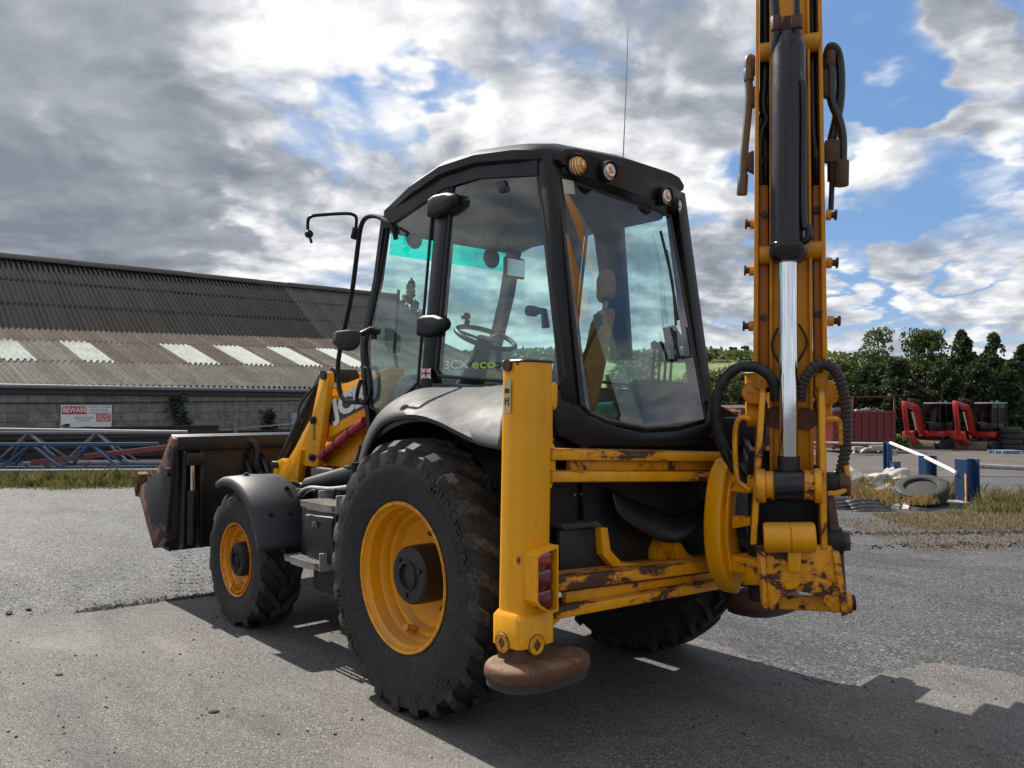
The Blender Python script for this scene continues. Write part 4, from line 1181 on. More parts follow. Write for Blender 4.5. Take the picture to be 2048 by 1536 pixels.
# ------------------------------------------------ rough grass
def blades(name, areas, mt, seed):
    """areas: (sample function, count, height, width)"""
    r_ = np.random.default_rng(seed); V = []
    for fn, n, h, wd in areas:
        b = fn(r_, n)
        hh = h * r_.uniform(0.35, 1.25, n); a = r_.uniform(0, 6.283, n); ln = r_.uniform(0.1, 0.75, n) * hh; la = r_.uniform(0, 6.283, n)
        px_, py_ = np.cos(a) * wd / 2, np.sin(a) * wd / 2
        mid = b + np.stack([np.cos(la) * ln * .35, np.sin(la) * ln * .35, hh * .6], 1)
        tip = b + np.stack([np.cos(la) * ln, np.sin(la) * ln, hh], 1)
        off = np.stack([px_, py_, np.zeros(n)], 1)
        V.append(np.stack([b - off, b + off, mid + off * .7, tip, mid - off * .7], 1))
    V = np.concatenate(V); n = len(V)
    np_mesh(name, V.reshape(-1, 3), np.arange(5 * n).reshape(-1, 5), mt, None, 'stuff')
def patch(u0, u1, w0, w1, clump=0, zf=None):
    def fn(r_, n):
        if clump:
            k = r_.integers(0, clump, n); cu = r_.uniform(u0, u1, clump); cw = r_.uniform(w0, w1, clump)
            u = cu[k] + r_.normal(size=n) * 0.10; w = cw[k] + r_.normal(size=n) * 0.10
        else:
            u = r_.uniform(u0, u1, n); w = r_.uniform(w0, w1, n)
        return np.array([(lambda p: (p.x, p.y, p.z + (zf(a, b) if zf else 0)))(vw(a, b)) for a, b in zip(u, w)])
    return fn
def shed_strip(d0, d1, s0, s1, clump=0):
    def fn(r_, n):
        if clump:
            k = r_.integers(0, clump, n); cs = r_.uniform(s0, s1, clump); cd = r_.uniform(d0, d1, clump)
            s = cs[k] + r_.normal(size=n) * 0.12; d = cd[k] + r_.normal(size=n) * 0.10
        else:
            s = r_.uniform(s0, s1, n); d = r_.uniform(d0, d1, n) ; d = d + 0.15 * np.sin(s * 2.1) + 0.1 * np.sin(s * 5.3)
        return np.array([tuple(tp(a, b, 0)) for a, b in zip(s, d)])
    return fn
blades('grass_strip', [(shed_strip(-1.5, -0.75, -3, 7.5), 7000, 0.15, 0.016), (shed_strip(-1.9, -0.9, -3, 7.5), 5000, 0.06, 0.016), (shed_strip(-1.3, -0.7, -3, 6, 50), 4500, 0.30, 0.016), (shed_strip(-0.4, 0.3, -3, 6, 25), 1200, 0.33, 0.016)], mat['grass'], 21)
blades('dry_grass', [
    (patch(4.4, 9.5, 8.9, 11.4), 9000, 0.030, 0.010), (patch(5.2, 9.8, 10.4, 12.0), 9000, 0.05, 0.010), (patch(7.4, 10.5, 12.2, 13.4, 50), 4000, 0.14, 0.011), (patch(8.4, 10.5, 12.6, 13.4, 25), 2600, 0.30, 0.011),
    (patch(5.6, 8.2, 13.6, 15.4, 40, lambda u, w: 0.10), 4000, 0.16, 0.011)], mat['dry_grass'], 22)
blades('reddish_weed', [(patch(5.6, 7.0, 12.4, 13.4, 16, lambda u, w: 0.08), 1800, 0.14, 0.022), (patch(6.2, 7.3, 13.8, 14.8, 10, lambda u, w: 0.22), 900, 0.14, 0.02)], mat['dock'], 23)
blades('grass_tuft', [(patch(6.5, 7.4, 11.9, 12.5, 8), 500, 0.14, 0.012), (patch(7.3, 8.0, 12.2, 12.8, 8), 800, 0.26, 0.012), (patch(3.2, 4.2, 5.4, 7.0, 5), 60, 0.03, 0.006), (patch(2.0, 4.6, 4.6, 7.5, 6), 70, 0.03, 0.006)], mat['grass'], 24)

# ------------------------------------------------ loose stones, soil crumbs and clods on the tarmac
def stones(name, n, region, smin, smax, mt, seed):
    r_ = np.random.default_rng(seed); V = []; F = []
    ico = [(0, 0, 1), (.9, 0, .2), (.28, .85, .2), (-.72, .53, .2), (-.72, -.53, .2), (.28, -.85, .2), (0, 0, -.4)]
    fs = [(0, 1, 2), (0, 2, 3), (0, 3, 4), (0, 4, 5), (0, 5, 1), (6, 2, 1), (6, 3, 2), (6, 4, 3), (6, 5, 4), (6, 1, 5)]
    ico = np.array(ico); fs = np.array(fs)
    for i in range(n):
        u, w, z0 = region(r_)
        p = vw(u, w); s = smin + (smax - smin) * r_.random() ** 3
        a = r_.uniform(0, 6.28); c_, s_ = math.cos(a), math.sin(a)
        q = ico * r_.uniform(.6, 1.3, (7, 3)) * np.array([s, s * r_.uniform(.5, 1), s * r_.uniform(.35, .7)])
        q = np.stack([q[:, 0] * c_ - q[:, 1] * s_, q[:, 0] * s_ + q[:, 1] * c_, q[:, 2]], 1) + np.array([p.x, p.y, p.z + z0 + s * .15])
        F.append(fs + 7 * i); V.append(q)
    np_mesh(name, np.concatenate(V), np.concatenate(F), mt, None, 'stuff')
stone_m = simple('loose stone', (0.20, 0.19, 0.18), 0.9, var=0.4, scale=40)
soil_m = simple('dark soil crumb', (0.035, 0.030, 0.026), 0.95, var=0.4, scale=40)
stones('loose_gravel', 2600, lambda r: (r.uniform(-5, 5), 2.6 + 9 * r.random() ** 1.4, 0.008), 0.003, 0.011, stone_m, 5)
stones('soil_crumbs', 2600, lambda r: (r.uniform(-4.5, 4.5), 2.5 + 6 * r.random(), 0.008), 0.003, 0.013, soil_m, 6)
def seam(r):
    k = r.random(); a = Vector((3.333, 1.8)); b = Vector((3.168, 0.7883)); p = a.lerp(b, k)
    u, w = uw(p.x, p.y); return u + r.normal() * .03, w + abs(r.normal()) * .12, 0.004
stones('seam_crumbs', 1100, seam, 0.004, 0.018, soil_m, 7)
def tread_print(r):
    k = r.integers(0, 22); t = k / 21; a = Vector((3.247, 0.9032)); b = Vector((7.013, -0.3864)); p = a.lerp(b, t)
    q = r.uniform(-0.1, 1) if r.random() < .7 else r.uniform(-1, 0); side = (b - a).normalized(); nrm = Vector((-side.y, side.x))
    p = p + nrm * (q * 0.20 + r.normal() * .02) + side * (0.13 * abs(q) + r.normal() * (0.012 + .03 * r.random() ** 2) + .03 * math.sin(k * 7.3))
    u, w = uw(p.x, p.y); return u, w, 0.0
stones('tread_print', 1300, tread_print, 0.003, 0.013, soil_m, 17)
def weedline(r):
    u = r.uniform(3.9, 8.0); return u, 9.9 + 0.05 * u + r.normal() * .09 - (0.9 if r.random() < .4 else 0), 0.0
stones('soil_line', 1600, weedline, 0.008, 0.035, soil_m, 8)
for i, (p, s, lab) in enumerate((((3.668, 2.175), 0.040, 'flat black clod at the left edge of the tarmac seam'), ((3.691, 2.04), 0.030, 'small black clod right of the flat one at the left edge'), ((1.817, 2.249), 0.022, 'dark clod lying alone on the pale tarmac at lower left'), ((0.6386, 1.8), 0.027, 'long dark crumb on the pale tarmac left of the rear wheel'))):
    u, w = uw(*p); lump('soil_clod', lab, 'clod', vw(u, w) + Vector((0, 0, 0.012)), s, s * .6, s * .25, soil_m, i + 40, 0.5 * i, 2, 0.4)

# ---------------------------------------------------------------- the backhoe loader
bh = thing('backhoe_loader', 'large yellow backhoe loader with black cab, upright rear boom and front bucket on the tarmac', 'backhoe loader')
def part(m, name, mats, parent=bh, bevel=0.0, **k):
    return m.build(name, mats, parent, bevel, **k)

# ---- wheels
def wheel(name, c, side, Rr, W, lip, n_lug, lug_w, lug_h, disc_in, hub_r, hub_out, rim_m, lettering):
    """c: centre of the wheel, side +1 left / -1 right. profiles run along y"""
    h = holder(name, bh)
    S = lambda prof: [(r, side * y) for r, y in prof]
    hw = W / 2
    base = Rr - lug_h
    # tyre carcass
    m = M()
    prof = [(lip * .985, -hw * .80), (lip + .015, -hw * .86), (lip + (base - lip) * .35, -hw * .99), (lip + (base - lip) * .62, -hw), (base * .955, -hw * .93), (base * .99, -hw * .72), (base, -hw * .35), (base, hw * .35), (base * .99, hw * .72), (base * .955, hw * .93), (lip + (base - lip) * .62, hw), (lip + (base - lip) * .35, hw * .99), (lip + .03, hw * .88), (lip + .008, hw * .84), (lip * .985, hw * .80)]
    m.lathe(S(prof), c, 'y', 72, closed=True)
    tyre = part(m, 'tyre', mat['tyre'], h, smooth=50)
    # angled tread bars, running from the crown out over the shoulder
    m = M()
    for sd in (-1, 1):
        for k in range(n_lug):
            a0 = 2 * math.pi * (k + (0.5 if sd > 0 else 0.0)) / n_lug
            secs = []
            for t, yy, rt, rb, sw in ((0, -.10, Rr, base - .01, .0), (.25, .22, Rr, base - .01, .30), (.5, .55, Rr - .001, base - .012, .62), (.75, .82, Rr - .012, base * .972, .86), (.92, .94, Rr - .040, base * .955 - .012, .97), (1.0, .985, base * .955 - .035, base * .90 - .02, 1.0)):
                a = a0 + sw * (lug_w * 3.2 / Rr); hwid = lug_w * (0.42 + 0.22 * t) / Rr
                ring = []
                for da, rr in ((-hwid * 1.15, rb), (hwid * 1.15, rb), (hwid * .82, rt), (-hwid * .82, rt)):
                    ring.append((c[0] - rr * math.cos(a + da), c[1] + sd * yy * hw, c[2] + rr * math.sin(a + da)))
                secs.append(ring)
            m.loft(secs)
    part(m, 'tread', mat['tread'], h, smooth=30)
    # raised maker's name on the sidewall
    if lettering:
        m = M(); y = c[1] + side * (hw * 1.0)
        for tx, ang, rad, ht, ins in lettering:
            m = M(); arc_text(m, tx, c, rad + (ht if ins else 0), ang, ht, y - side * 0.004, side, 0.010, 0.03, 1.25, ins)
            part(m, 'lettering', mat['tyre_print'], tyre, smooth=0)
            half = len(tx) * ht * 0.52 / rad
            for rr in (rad - .016, rad + ht + .012):
                ring = [(c[0] - side * (rr + q) * math.cos(a), y + side * .002, c[2] + (rr + q) * math.sin(a)) for q in (0, .005) for a in (np.linspace(ang - half, ang + half, 12) if q == 0 else np.linspace(ang + half, ang - half, 12))]
                m = M(); m.add(ring, [list(range(24))]); part(m, 'moulding_line', mat['tyre_print'], tyre, smooth=0)
    # rim
    m = M()
    o = hw * .86
    prof = [(lip * .90, -o), (lip * .90, disc_in - .05), (hub_r * .6, disc_in - .02), (hub_r * .6, disc_in), (lip * .62, disc_in + .004), (lip * .74, disc_in + .02), (lip * .80, disc_in + .055), (lip * .85, disc_in + .062), (lip * .872, disc_in + .10), (lip * .90, disc_in + .112), (lip * .915, o - .035), (lip * .95, o - .02), (lip * .965, o + .002), (lip * 1.0, o + .006), (lip * 1.012, o), (lip * 1.0, o - .008), (lip * .96, o - .03), (lip * .93, o - .05), (lip * .91, -o)]
    m.lathe(S(prof), c, 'y', 72, closed=True)
    rim = part(m, 'rim', rim_m, h, smooth=32)
    # hub
    m = M(); y0, y1 = disc_in - .02, hub_out
    prof = [(0.0, y0), (hub_r * 1.02, y0), (hub_r * 1.02, y1 - .05), (hub_r, y1 - .014), (hub_r * .93, y1), (hub_r * .52, y1 + .001), (hub_r * .50, y1 + .012), (hub_r * .44, y1 + .014), (hub_r * .42, y1 - .004), (0.0, y1 - .004)]
    m.lathe(S(prof), c, 'y', 40)
    hub = part(m, 'hub', [mat['grimy'] if name != 'rear_wheel' else mat['black_steel']], h, smooth=32)
    for k in range(3):
        a = 0.7 + k * 2.094
        m = M(); m.cyl((c[0] + hub_r * .72 * math.cos(a), c[1] + side * (y1 - .005), c[2] + hub_r * .72 * math.sin(a)), (c[0] + hub_r * .72 * math.cos(a), c[1] + side * (y1 + .010), c[2] + hub_r * .72 * math.sin(a)), .014, 8); part(m, 'hub_bolt', mat['black_steel'], hub)
    nuts = 5
    for k in range(nuts):
        a = 0.35 + k * 2 * math.pi / nuts
        m = M(); p = Vector((c[0] + hub_r * 1.38 * math.cos(a), c[1] + side * disc_in, c[2] + hub_r * 1.38 * math.sin(a)))
        m.cyl(p, p + Vector((0, side * .022, 0)), .019, 6); m.cyl(p, p + Vector((0, side * .038, 0)), .010, 8)
        part(m, 'wheel_nut', mat['brown_bolt'], h)
    # valve
    a = -1.35
    m = M(); p = Vector((c[0] + lip * .80 * math.cos(a), c[1] + side * (disc_in + .07), c[2] + lip * .80 * math.sin(a)))
    m.cyl(p, p + Vector((0, side * .05, .012)), .018, 8); m.cyl(p + Vector((0, side * .05, .012)), p + Vector((0, side * .06, .015)), .024, 6)
    part(m, 'valve', mat['rim_rusty'], h)
    return h
mat['tyre_print'] = simple('black tyre lettering', (0.004, 0.004, 0.005), 0.5)
MI = [('MICHELIN', 0.62, .555, .058, False), ('MICHELIN', 3.76, .555, .058, True), ('CL', -0.85, .555, .055, True)]
wheel('rear_wheel', (0, .90, .70), 1, .715, .44, .385, 25, .066, .034, -.02, .150, .140, mat['rim'], MI)
wheel('rear_wheel', (0, -.80, .685), -1, .715, .44, .385, 25, .066, .034, -.02, .150, .140, mat['rim'], None)
wheel('front_wheel', (2.17, .90, .480), 1, .495, .33, .262, 14, .072, .036, .03, .120, .135, mat['rim_rusty'], None)
wheel('front_wheel', (2.17, -.88, .470), -1, .495, .33, .262, 14, .072, .036, .03, .120, .135, mat['rim_rusty'], None)

# ---- running gear and belly
m = M(); m.cyl((0, -.74, .70), (0, .85, .70), .11, 16); m.lathe([(.11, -.25), (.24, -.12), (.24, .12), (.11, .25)], (0, 0, .7), 'y', 20); part(m, 'rear_axle', mat['grimy'])
m = M(); m.cyl((2.17, -.85, .48), (2.17, .85, .48), .09, 16); m.box(2.0, 2.34, -.25, .25, .36, .62); part(m, 'front_axle', mat['grimy'], bevel=.02)
m = M(); m.box(-.68, 2.75, -.36, .36, .62, .98); m.box(-.68, .35, -.60, .60, .90, 1.38); m.box(.35, 2.6, -.40, .40, .95, 1.16); part(m, 'chassis', mat['grimy'], bevel=.02)
m = M(); m.prism([(1.05, 1.10), (2.15, 1.10), (2.2, 1.25), (2.05, 1.42), (1.05, 1.66)], 'y', -.36, .36); bon = part(m, 'bonnet', mat['yellow'], bevel=.06)
m = M(); m.cyl((1.6, -.22, 1.4), (1.6, -.22, 1.62), .035, 14); part(m, 'exhaust_pipe', mat['black_steel'])
m = M(); m.prism([(2.35, .78), (2.85, .78), (2.95, 1.12), (2.3, 1.12)], 'y', -.42, .42); part(m, 'front_frame', mat['black_steel'], bevel=.02)

# ---- rear mudguards: broad moulded plastic arches
def rear_fender(sd):
    outer = [(0.4385, 1.238), (0.3715, 1.366), (0.2602, 1.479), (0.0847, 1.53), (-0.1203, 1.536), (-0.3042, 1.508), (-0.4638, 1.463), (-0.6262, 1.425), (-0.796, 1.409)]
    inner = [(0.7018, 1.215), (0.684, 1.379), (0.6251, 1.523), (0.5583, 1.625), (0.4368, 1.684), (0.2655, 1.696), (0.0327, 1.7), (-0.1837, 1.701), (-0.4238, 1.701)]
    yo = [1.06, 1.06, 1.06, 1.07, 1.07, 1.08, 1.08, 1.09, 1.10]; yi = [.90, .86, .80, .72, .66, .64, .64, .64, .64]
    O = curve([(a[0], y, a[1]) for a, y in zip(outer, yo)], 5); I = curve([(a[0], y, a[1]) for a, y in zip(inner, yi)], 5)
    rows = []
    for o, i in zip(O, I):
        row = []
        for t in np.linspace(0, 1, 10):
            p = i.lerp(o, t); p = p + Vector((0, 0.02, 0.032)) * (math.sin(math.pi * t) ** 0.8)
            row.append(p)
        row.append(o + Vector((0, -.004, -.022))); row.append(o + Vector((0, -.03, -.026)))
        rows.append([Vector((p.x, p.y * sd, p.z)) for p in row])
    m = M(); m.loft(rows, cap=False, closed=False)
    f = part(m, 'rear_fender', mat['fender'], smooth=60)
    mo = f.modifiers.new('thickness', 'SOLIDIFY'); mo.thickness = .012; mo.offset = -1
    # dark liner under it
    m = M(); arc = [(.80 * math.cos(a), .70 + .80 * math.sin(a)) for a in np.linspace(R(14), R(150), 20)]
    m.loft([[(x, sd * .60, z) for x, z in arc], [(x, sd * .98, z) for x, z in arc]], cap=False, closed=False)
    part(m, 'fender_liner', mat['cab_black'], f)
    m = M(); m.prism([(.82, .70), (.80, 1.60), (-.80, 1.52), (-.84, .95), (-.6, 1.30), (0, 1.50), (.55, 1.25)], 'y', sd * .58, sd * .60); part(m, 'inner_arch', mat['cab_black'], f)
rear_fender(1); rear_fender(-1)

# ---- front mudguards
def front_fender(sd, cy):
    c = (2.17, .48); rows = []
    for k in range(26):
        a = R(70 + 96 * k / 25); row = []
        for y, dr in ((.70, -.03), (.705, 0.0), (.74, .022), (.93, .030), (1.085, .022), (1.115, .0), (1.118, -.045)):
            rr = .575 + dr
            row.append((c[0] + rr * math.cos(a), sd * y, c[1] + rr * math.sin(a)))
        rows.append(row)
    m = M(); m.loft(rows, cap=False, closed=False)
    f = part(m, 'front_fender', mat['front_fender'], smooth=50)
    mo = f.modifiers.new('thickness', 'SOLIDIFY'); mo.thickness = .010
    for a, y in ((80, .80), (93, .98), (142, .86), (142, 1.0), (120, .80)):
        aa = R(a); p = Vector((c[0] + .602 * math.cos(aa), sd * y, c[1] + .602 * math.sin(aa))); n = Vector((math.cos(aa), 0, math.sin(aa)))
        m = M(); m.cyl(p, p + n * .012, .022, 10); m.cyl(p + n * .010, p + n * .022, .011, 6); part(m, 'fender_bolt', mat['black_steel'], f)
    m = M(); m.beam((2.0, sd * .45, .95), (2.12, sd * .80, 1.05), .06, .03); m.beam((1.65, sd * .45, .70), (1.68, sd * .80, .80), .06, .03); part(m, 'fender_bracket', mat['black_steel'], f)
front_fender(1, 0); front_fender(-1, 0)

# ---- loader arms
def pl(pts):
    return pts
def loader_arm(sd, detailed):
    y1, y0 = .56 * sd, .51 * sd; yb0, yb1 = .36 * sd, .50 * sd
    h = holder('loader_arm', bh)
    crank = [(1.836, 1.81), (1.77, 1.841), (1.719, 1.825), (1.711, 1.771), (1.794, 1.445), (1.872, 1.133), (2.136, 1.137), (2.166, 0.9647), (2.23, 0.9218), (2.33, 0.941), (2.512, 1.03), (2.219, 1.266), (1.953, 1.517)]
    m = M(); m.prism(crank, 'y', y0, y1); part(m, 'crank_plate', mat['yellow'], h, bevel=.006)
    m = M(); m.prism(crank, 'y', .30 * sd, .25 * sd); part(m, 'crank_plate', mat['yellow'], h, bevel=.006)
    p = (1.769, 0.56, 1.808); m = M(); m.cyl((p[0], .24 * sd, p[2]), (p[0], .58 * sd, p[2]), .035, 16); part(m, 'top_pin', mat['black_steel'], h)
    m = M(); m.cyl((p[0], .31 * sd, p[2]), (p[0], .50 * sd, p[2]), .055, 16); part(m, 'pin_sleeve', mat['grimy'], h)
    for q in ((1.913, 0.565, 1.48), (1.924, 0.565, 1.204), (2.262, 0.565, 0.9579)):
        m = M(); m.cyl((q[0], .49 * sd, q[2]), (q[0], .585 * sd, q[2]), .030, 14); m.cyl((q[0], .585 * sd, q[2]), (q[0], .595 * sd, q[2]), .017, 6); part(m, 'pin_cap', mat['black_steel'] if q[2] > 1.05 else mat['yellow_worn'], h)
    m = M(); m.prism([(2.085, 1.253), (2.061, 1.254), (2.121, 1.025), (2.153, 1.023)], 'y', .56 * sd, .59 * sd); part(m, 'stiffener_rib', mat['yellow'], h)
    # main beam with the logo, and the lower yellow side of the arm
    beam = [(1.854, 1.665), (1.781, 1.711), (1.399, 1.775), (1.034, 1.838), (1.032, 1.623), (1.389, 1.479), (1.94, 1.312)]
    m = M(); m.prism(beam, 'y', yb0, yb1); part(m, 'arm_beam', mat['yellow'], h, bevel=.008)
    low = [(2.027, 1.157), (1.442, 1.432), (1.439, 1.117), (2.072, 1.052)]
    m = M(); m.prism(low, 'y', .38 * sd, .45 * sd); part(m, 'arm_lower_plate', mat['yellow'], h, bevel=.008)
    fl = [(1.969, 1.21), (1.376, 1.469), (1.376, 1.424), (1.953, 1.159)]
    m = M(); m.prism(fl, 'y', .44 * sd, .54 * sd); part(m, 'arm_flange', mat['yellow'], h, bevel=.004)
    a, b = (1.913, 0.53, 1.192), (1.262, 0.53, 1.481)
    m = M(); m.cyl((a[0], .53 * sd, a[2]), (b[0], .53 * sd, b[2]), .032, 16); st_ = part(m, 'safety_strut', mat['red_strut'], h)
    for t in (.22, .42, .72):
        c = lerp((a[0], .53 * sd, a[2]), (b[0], .53 * sd, b[2]), t); d = (Vector(b) - Vector(a)).normalized(); d.y = 0
        m = M(); m.cyl(c - d * .008, c + d * .008, .036, 16); part(m, 'strap', mat['black_print'], st_)
    # tilt ram running up the front edge
    a, b = (1.98, 0.44, 1.81), (2.716, 0.44, 1.01)
    a = Vector((a[0], .42 * sd, a[2])); b = Vector((b[0], .42 * sd, b[2]))
    m = M(); m.cyl(lerp(a, b, .02) + Vector((.03, 0, 0)), lerp(a, b, .48) + Vector((.09, 0, .0)), .05, 18); part(m, 'tilt_ram', mat['black_gloss'], h)
    m = M(); m.cyl(lerp(a, b, .48) + Vector((.09, 0, 0)), lerp(a, b, 1.0) + Vector((.11, 0, 0)), .045, 16); part(m, 'tilt_rod', mat['black_steel'], h)
    if detailed:
        m = M(); m.tube(curve([(1.916, 0.5, 1.777), (2.078, 0.52, 1.686), (2.221, 0.52, 1.584), (2.244, 0.52, 1.495), (2.217, 0.5, 1.456)], 6), .011, 8); part(m, 'hose', mat['rubber_hose'], h)
    # small rocker ahead of the crank
    m = M(); m.prism([(2.594, 1.144), (2.506, 1.168), (2.453, 1.139), (2.538, 0.9965), (2.699, 0.9655)], 'y', .47 * sd, .53 * sd); part(m, 'link_plate', mat['yellow'], h, bevel=.005)
    q = (2.581, 0.54, 1.112); m = M(); m.cyl((q[0], .44 * sd, q[2]), (q[0], .56 * sd, q[2]), .026, 14); part(m, 'link_pin', mat['black_steel'], h)
    m = M(); m.beam((2.45, .42 * sd, .98), (3.28, .42 * sd, .62), .08, .16); part(m, 'arm_nose', mat['yellow'], h, bevel=.01)
    # lift ram
    a = (2.017, 0.62, 0.9908); b = (1.225, 0.62, 1.135)
    m = M(); m.cyl((a[0] - .10, .60 * sd, a[2] + .01), (b[0] - .25, .60 * sd, b[2] + .06), .058, 20); part(m, 'lift_ram', mat['black_steel'], h)
    m = M(); m.cyl((a[0] + .12, .60 * sd, a[2] - .01), (a[0] - .10, .60 * sd, a[2] + .01), .030, 14); part(m, 'lift_rod', mat['chrome'], h)
    return h
la = loader_arm(1, True); loader_arm(-1, False)
# logo plate on the arm: white letters on a black slanted panel
ca, cb_, cc, cd = (Vector((1.84, 0.503, 1.583)), Vector((1.787, 0.503, 1.441)), Vector((1.118, 0.503, 1.623)), Vector((1.12, 0.503, 1.784)))
m = M(); m.add([ca, cb_, cc, cd], [(0, 1, 2, 3)]); lp = part(m, 'logo_panel', mat['black_print'], la, smooth=0)
rt = (cc - cb_).normalized(); up = (ca - cb_).normalized(); off = Vector((0, .003, 0))
m = M(); text_on(m, 'JCB', cb_ + rt * .085 + up * .030 + off, rt, up, .145, 0.05, width=.50); part(m, 'lettering', mat['white_print'], la, smooth=0)
m = M(); e0 = cb_ + rt * .018 + up * .12 + off; m.add([e0, e0 + rt * .055, e0 + rt * .055 + up * .06, e0 + up * .06], [(0, 1, 2, 3)]); part(m, 'emblem', mat['yellow_print'], la, smooth=0)
m = M(); text_on(m, 'JCB', e0 + rt * .008 + up * .018 + off, rt, up, .022, 0.03, width=.038); part(m, 'lettering', mat['black_print'], la, smooth=0)
# decal outlines on the crank
m = M()
def deco(m, px):
    pass
d0 = Vector((1.93, 0.563, 1.332)); ur = Vector((-1, 0, 0)); uu = Vector((0, 0, 1))
for z0_, z1_ in ((0, .055), (.06, .105), (.11, .15)):
    for a, b, c_, d_ in ((0, 0, .034, .004), (0, z1_ - z0_ - .004, .034, z1_ - z0_), (0, 0, .004, z1_ - z0_), (.030, 0, .034, z1_ - z0_), (.010, .010, .022, (z1_ - z0_) * .7)):
        m.add([d0 + ur * a + uu * (z0_ + b), d0 + ur * c_ + uu * (z0_ + b), d0 + ur * c_ + uu * (z0_ + d_), d0 + ur * a + uu * (z0_ + d_)], [(0, 1, 2, 3)])
part(m, 'pictogram', mat['black_print'], la, smooth=0)

# ---- front bucket, seen from behind
bk = holder('bucket', bh)
bucket_black = simple('black bucket paint', (0.010, 0.010, 0.014), 0.42, bmp=.15, bscale=30, dirt=0.08, dirtcol=(0.07, 0.055, 0.042))
bucket_brown = paint('earth worn bucket steel', (0.016, 0.015, 0.017), 0.54, 2.2, rough=.6, rust=(0.105, 0.062, 0.042), streak=.2, grime=.2)
side = [(3.248, 1.335), (3.167, 1.318), (3.345, 0.428), (3.634, 0.3824), (3.806, 0.5576), (4.028, 0.8196), (3.99, 0.8797), (3.781, 0.9378), (3.558, 1.045)]
for y in (1.12, -1.12):
    m = M(); m.prism(side, 'y', y - .015, y + .015); part(m, 'side_plate', bucket_brown, bk, bevel=.003)
m = M(); m.prism([(3.27, 1.33), (3.32, 1.35), (3.42, 1.30), (3.40, .55), (3.50, .42), (3.36, .40), (3.30, .50)], 'y', -1.105, 1.105); part(m, 'back_sheet', bucket_black, bk, bevel=.006)
m = M(); m.box(3.20, 3.30, -1.10, 1.10, 1.22, 1.335); part(m, 'top_rail', bucket_black, bk, bevel=.008)
m = M(); m.prism([(3.36, .39), (3.56, .40), (4.05, .70), (4.03, .73), (3.55, .44), (3.36, .42)], 'y', -1.10, 1.10); part(m, 'floor_sheet', bucket_brown, bk)
m = M(); m.box(4.00, 4.13, -1.13, 1.13, .78, .81); m.prism([(4.02, .98), (4.06, 1.0), (4.14, .84), (4.10, .78)], 'y', 1.06, 1.14); part(m, 'cutting_edge', bucket_brown, bk)
m = M(); m.cyl((3.18, .98, .46), (3.18, .98, .90), .055, 16); part(m, 'clam_ram', mat['black_gloss'], bk)
m = M(); m.cyl((3.185, .98, .90), (3.19, .98, 1.10), .026, 14); part(m, 'clam_rod', mat['chrome'], bk)
m = M(); m.box(3.10, 3.26, .91, 1.05, 1.10, 1.20); m.box(3.16, 3.28, .90, .925, .42, 1.22); m.box(3.16, 3.28, 1.035, 1.06, .42, 1.22); part(m, 'ram_bracket', bucket_black, bk, bevel=.01)
for y in (.42, -.42):
    m = M(); m.prism([(3.30, .45), (3.12, .55), (3.10, .72), (3.14, 1.0), (3.30, 1.2)], 'y', y + .06, y + .09); m.prism([(3.30, .45), (3.12, .55), (3.10, .72), (3.14, 1.0), (3.30, 1.2)], 'y', y - .09, y - .06); part(m, 'hinge_plate', bucket_black, bk, bevel=.005)
m = M(); m.tube(curve([(3.22, 0.4884, 1.282), (3.18, 0.4566, 1.265), (3.17, 0.4378, 1.183), (3.17, 0.4413, 1.076), (3.17, 0.4043, 0.979)], 6), .030, 10); part(m, 'hose', mat['rubber_hose'], bk)
q = Vector((3.261, 1.14, 1.048)); m = M(); m.cyl((q.x, 1.12, q.z), (q.x, 1.165, q.z), .035, 14); part(m, 'pivot_pin', mat['black_steel'], bk)
m = M(); m.box(3.27, 3.30, .86, .885, .95, 1.07); part(m, 'latch', mat['steel'], bk)

# ---- steps, tank, pipes on the left flank
tk = holder('side_tank', bh)
body = [(1.389, 0.8725), (1.008, 0.8913), (1.019, 0.7628), (0.9553, 0.6076), (1.156, 0.566), (1.322, 0.5645), (1.386, 0.7188)]
m = M(); m.prism(body, 'y', .50, .92); part(m, 'tank_body', mat['black_steel'], tk, bevel=.02)
m = M(); m.box(1.0, 1.45, .44, .90, .60, .96); part(m, 'tank_bracket', mat['black_steel'], tk, bevel=.01)
m = M(); m.tube([(1.24, 0.93, 0.8047), (1.208, 0.94, 0.841), (1.182, 0.94, 0.8438), (1.193, 0.93, 0.8098)], .006, 8); part(m, 'catch_handle', mat['steel'], tk)
m = M(); m.box(.86, 1.34, .42, .88, .38, .60); part(m, 'belly_box', mat['grimy'], tk, bevel=.03)
def step(z, x0, x1, y0, y1):
    s = holder('step', bh)
    arc = [(x1, y1 - .05), (x1 - (x1 - x0) * .25, y1), (x0 + (x1 - x0) * .25, y1), (x0, y1 - .03), (x0, y0), (x1, y0)]
    m = M(); 
    n = 40; outer = []
    for i in range(4):
        a, b = Vector((*arc[i], z)), Vector((*arc[(i + 1) % 6], z))
        m.beam(a, b, .010, .045)
    part(m, 'rim_band', mat['steel'], s)
    m = M()
    for k in range(9):
        y = y0 + .02 + k * (y1 - y0 - .03) / 8; m.box(x0 + .01, x1 - .02, y, y + .012, z - .012, z + .012)
        for j in range(14):
            x = x0 + .02 + j * (x1 - x0 - .05) / 13; m.box(x, x + .012, y - .004, y + .016, z + .012, z + .026)
    part(m, 'tread_bar', mat['steel'], s)
    m = M(); m.box(x0 - .012, x0, y0, y1 - .02, z - .03, z + .085); part(m, 'end_plate', mat['steel'], s, bevel=.004)
    m = M(); m.box(x1, x1 + .012, y0, y1 - .14, z - .03, z + .075); part(m, 'end_plate', mat['steel'], s, bevel=.004)
    return s
step(.945, .93, 1.36, .68, .96)
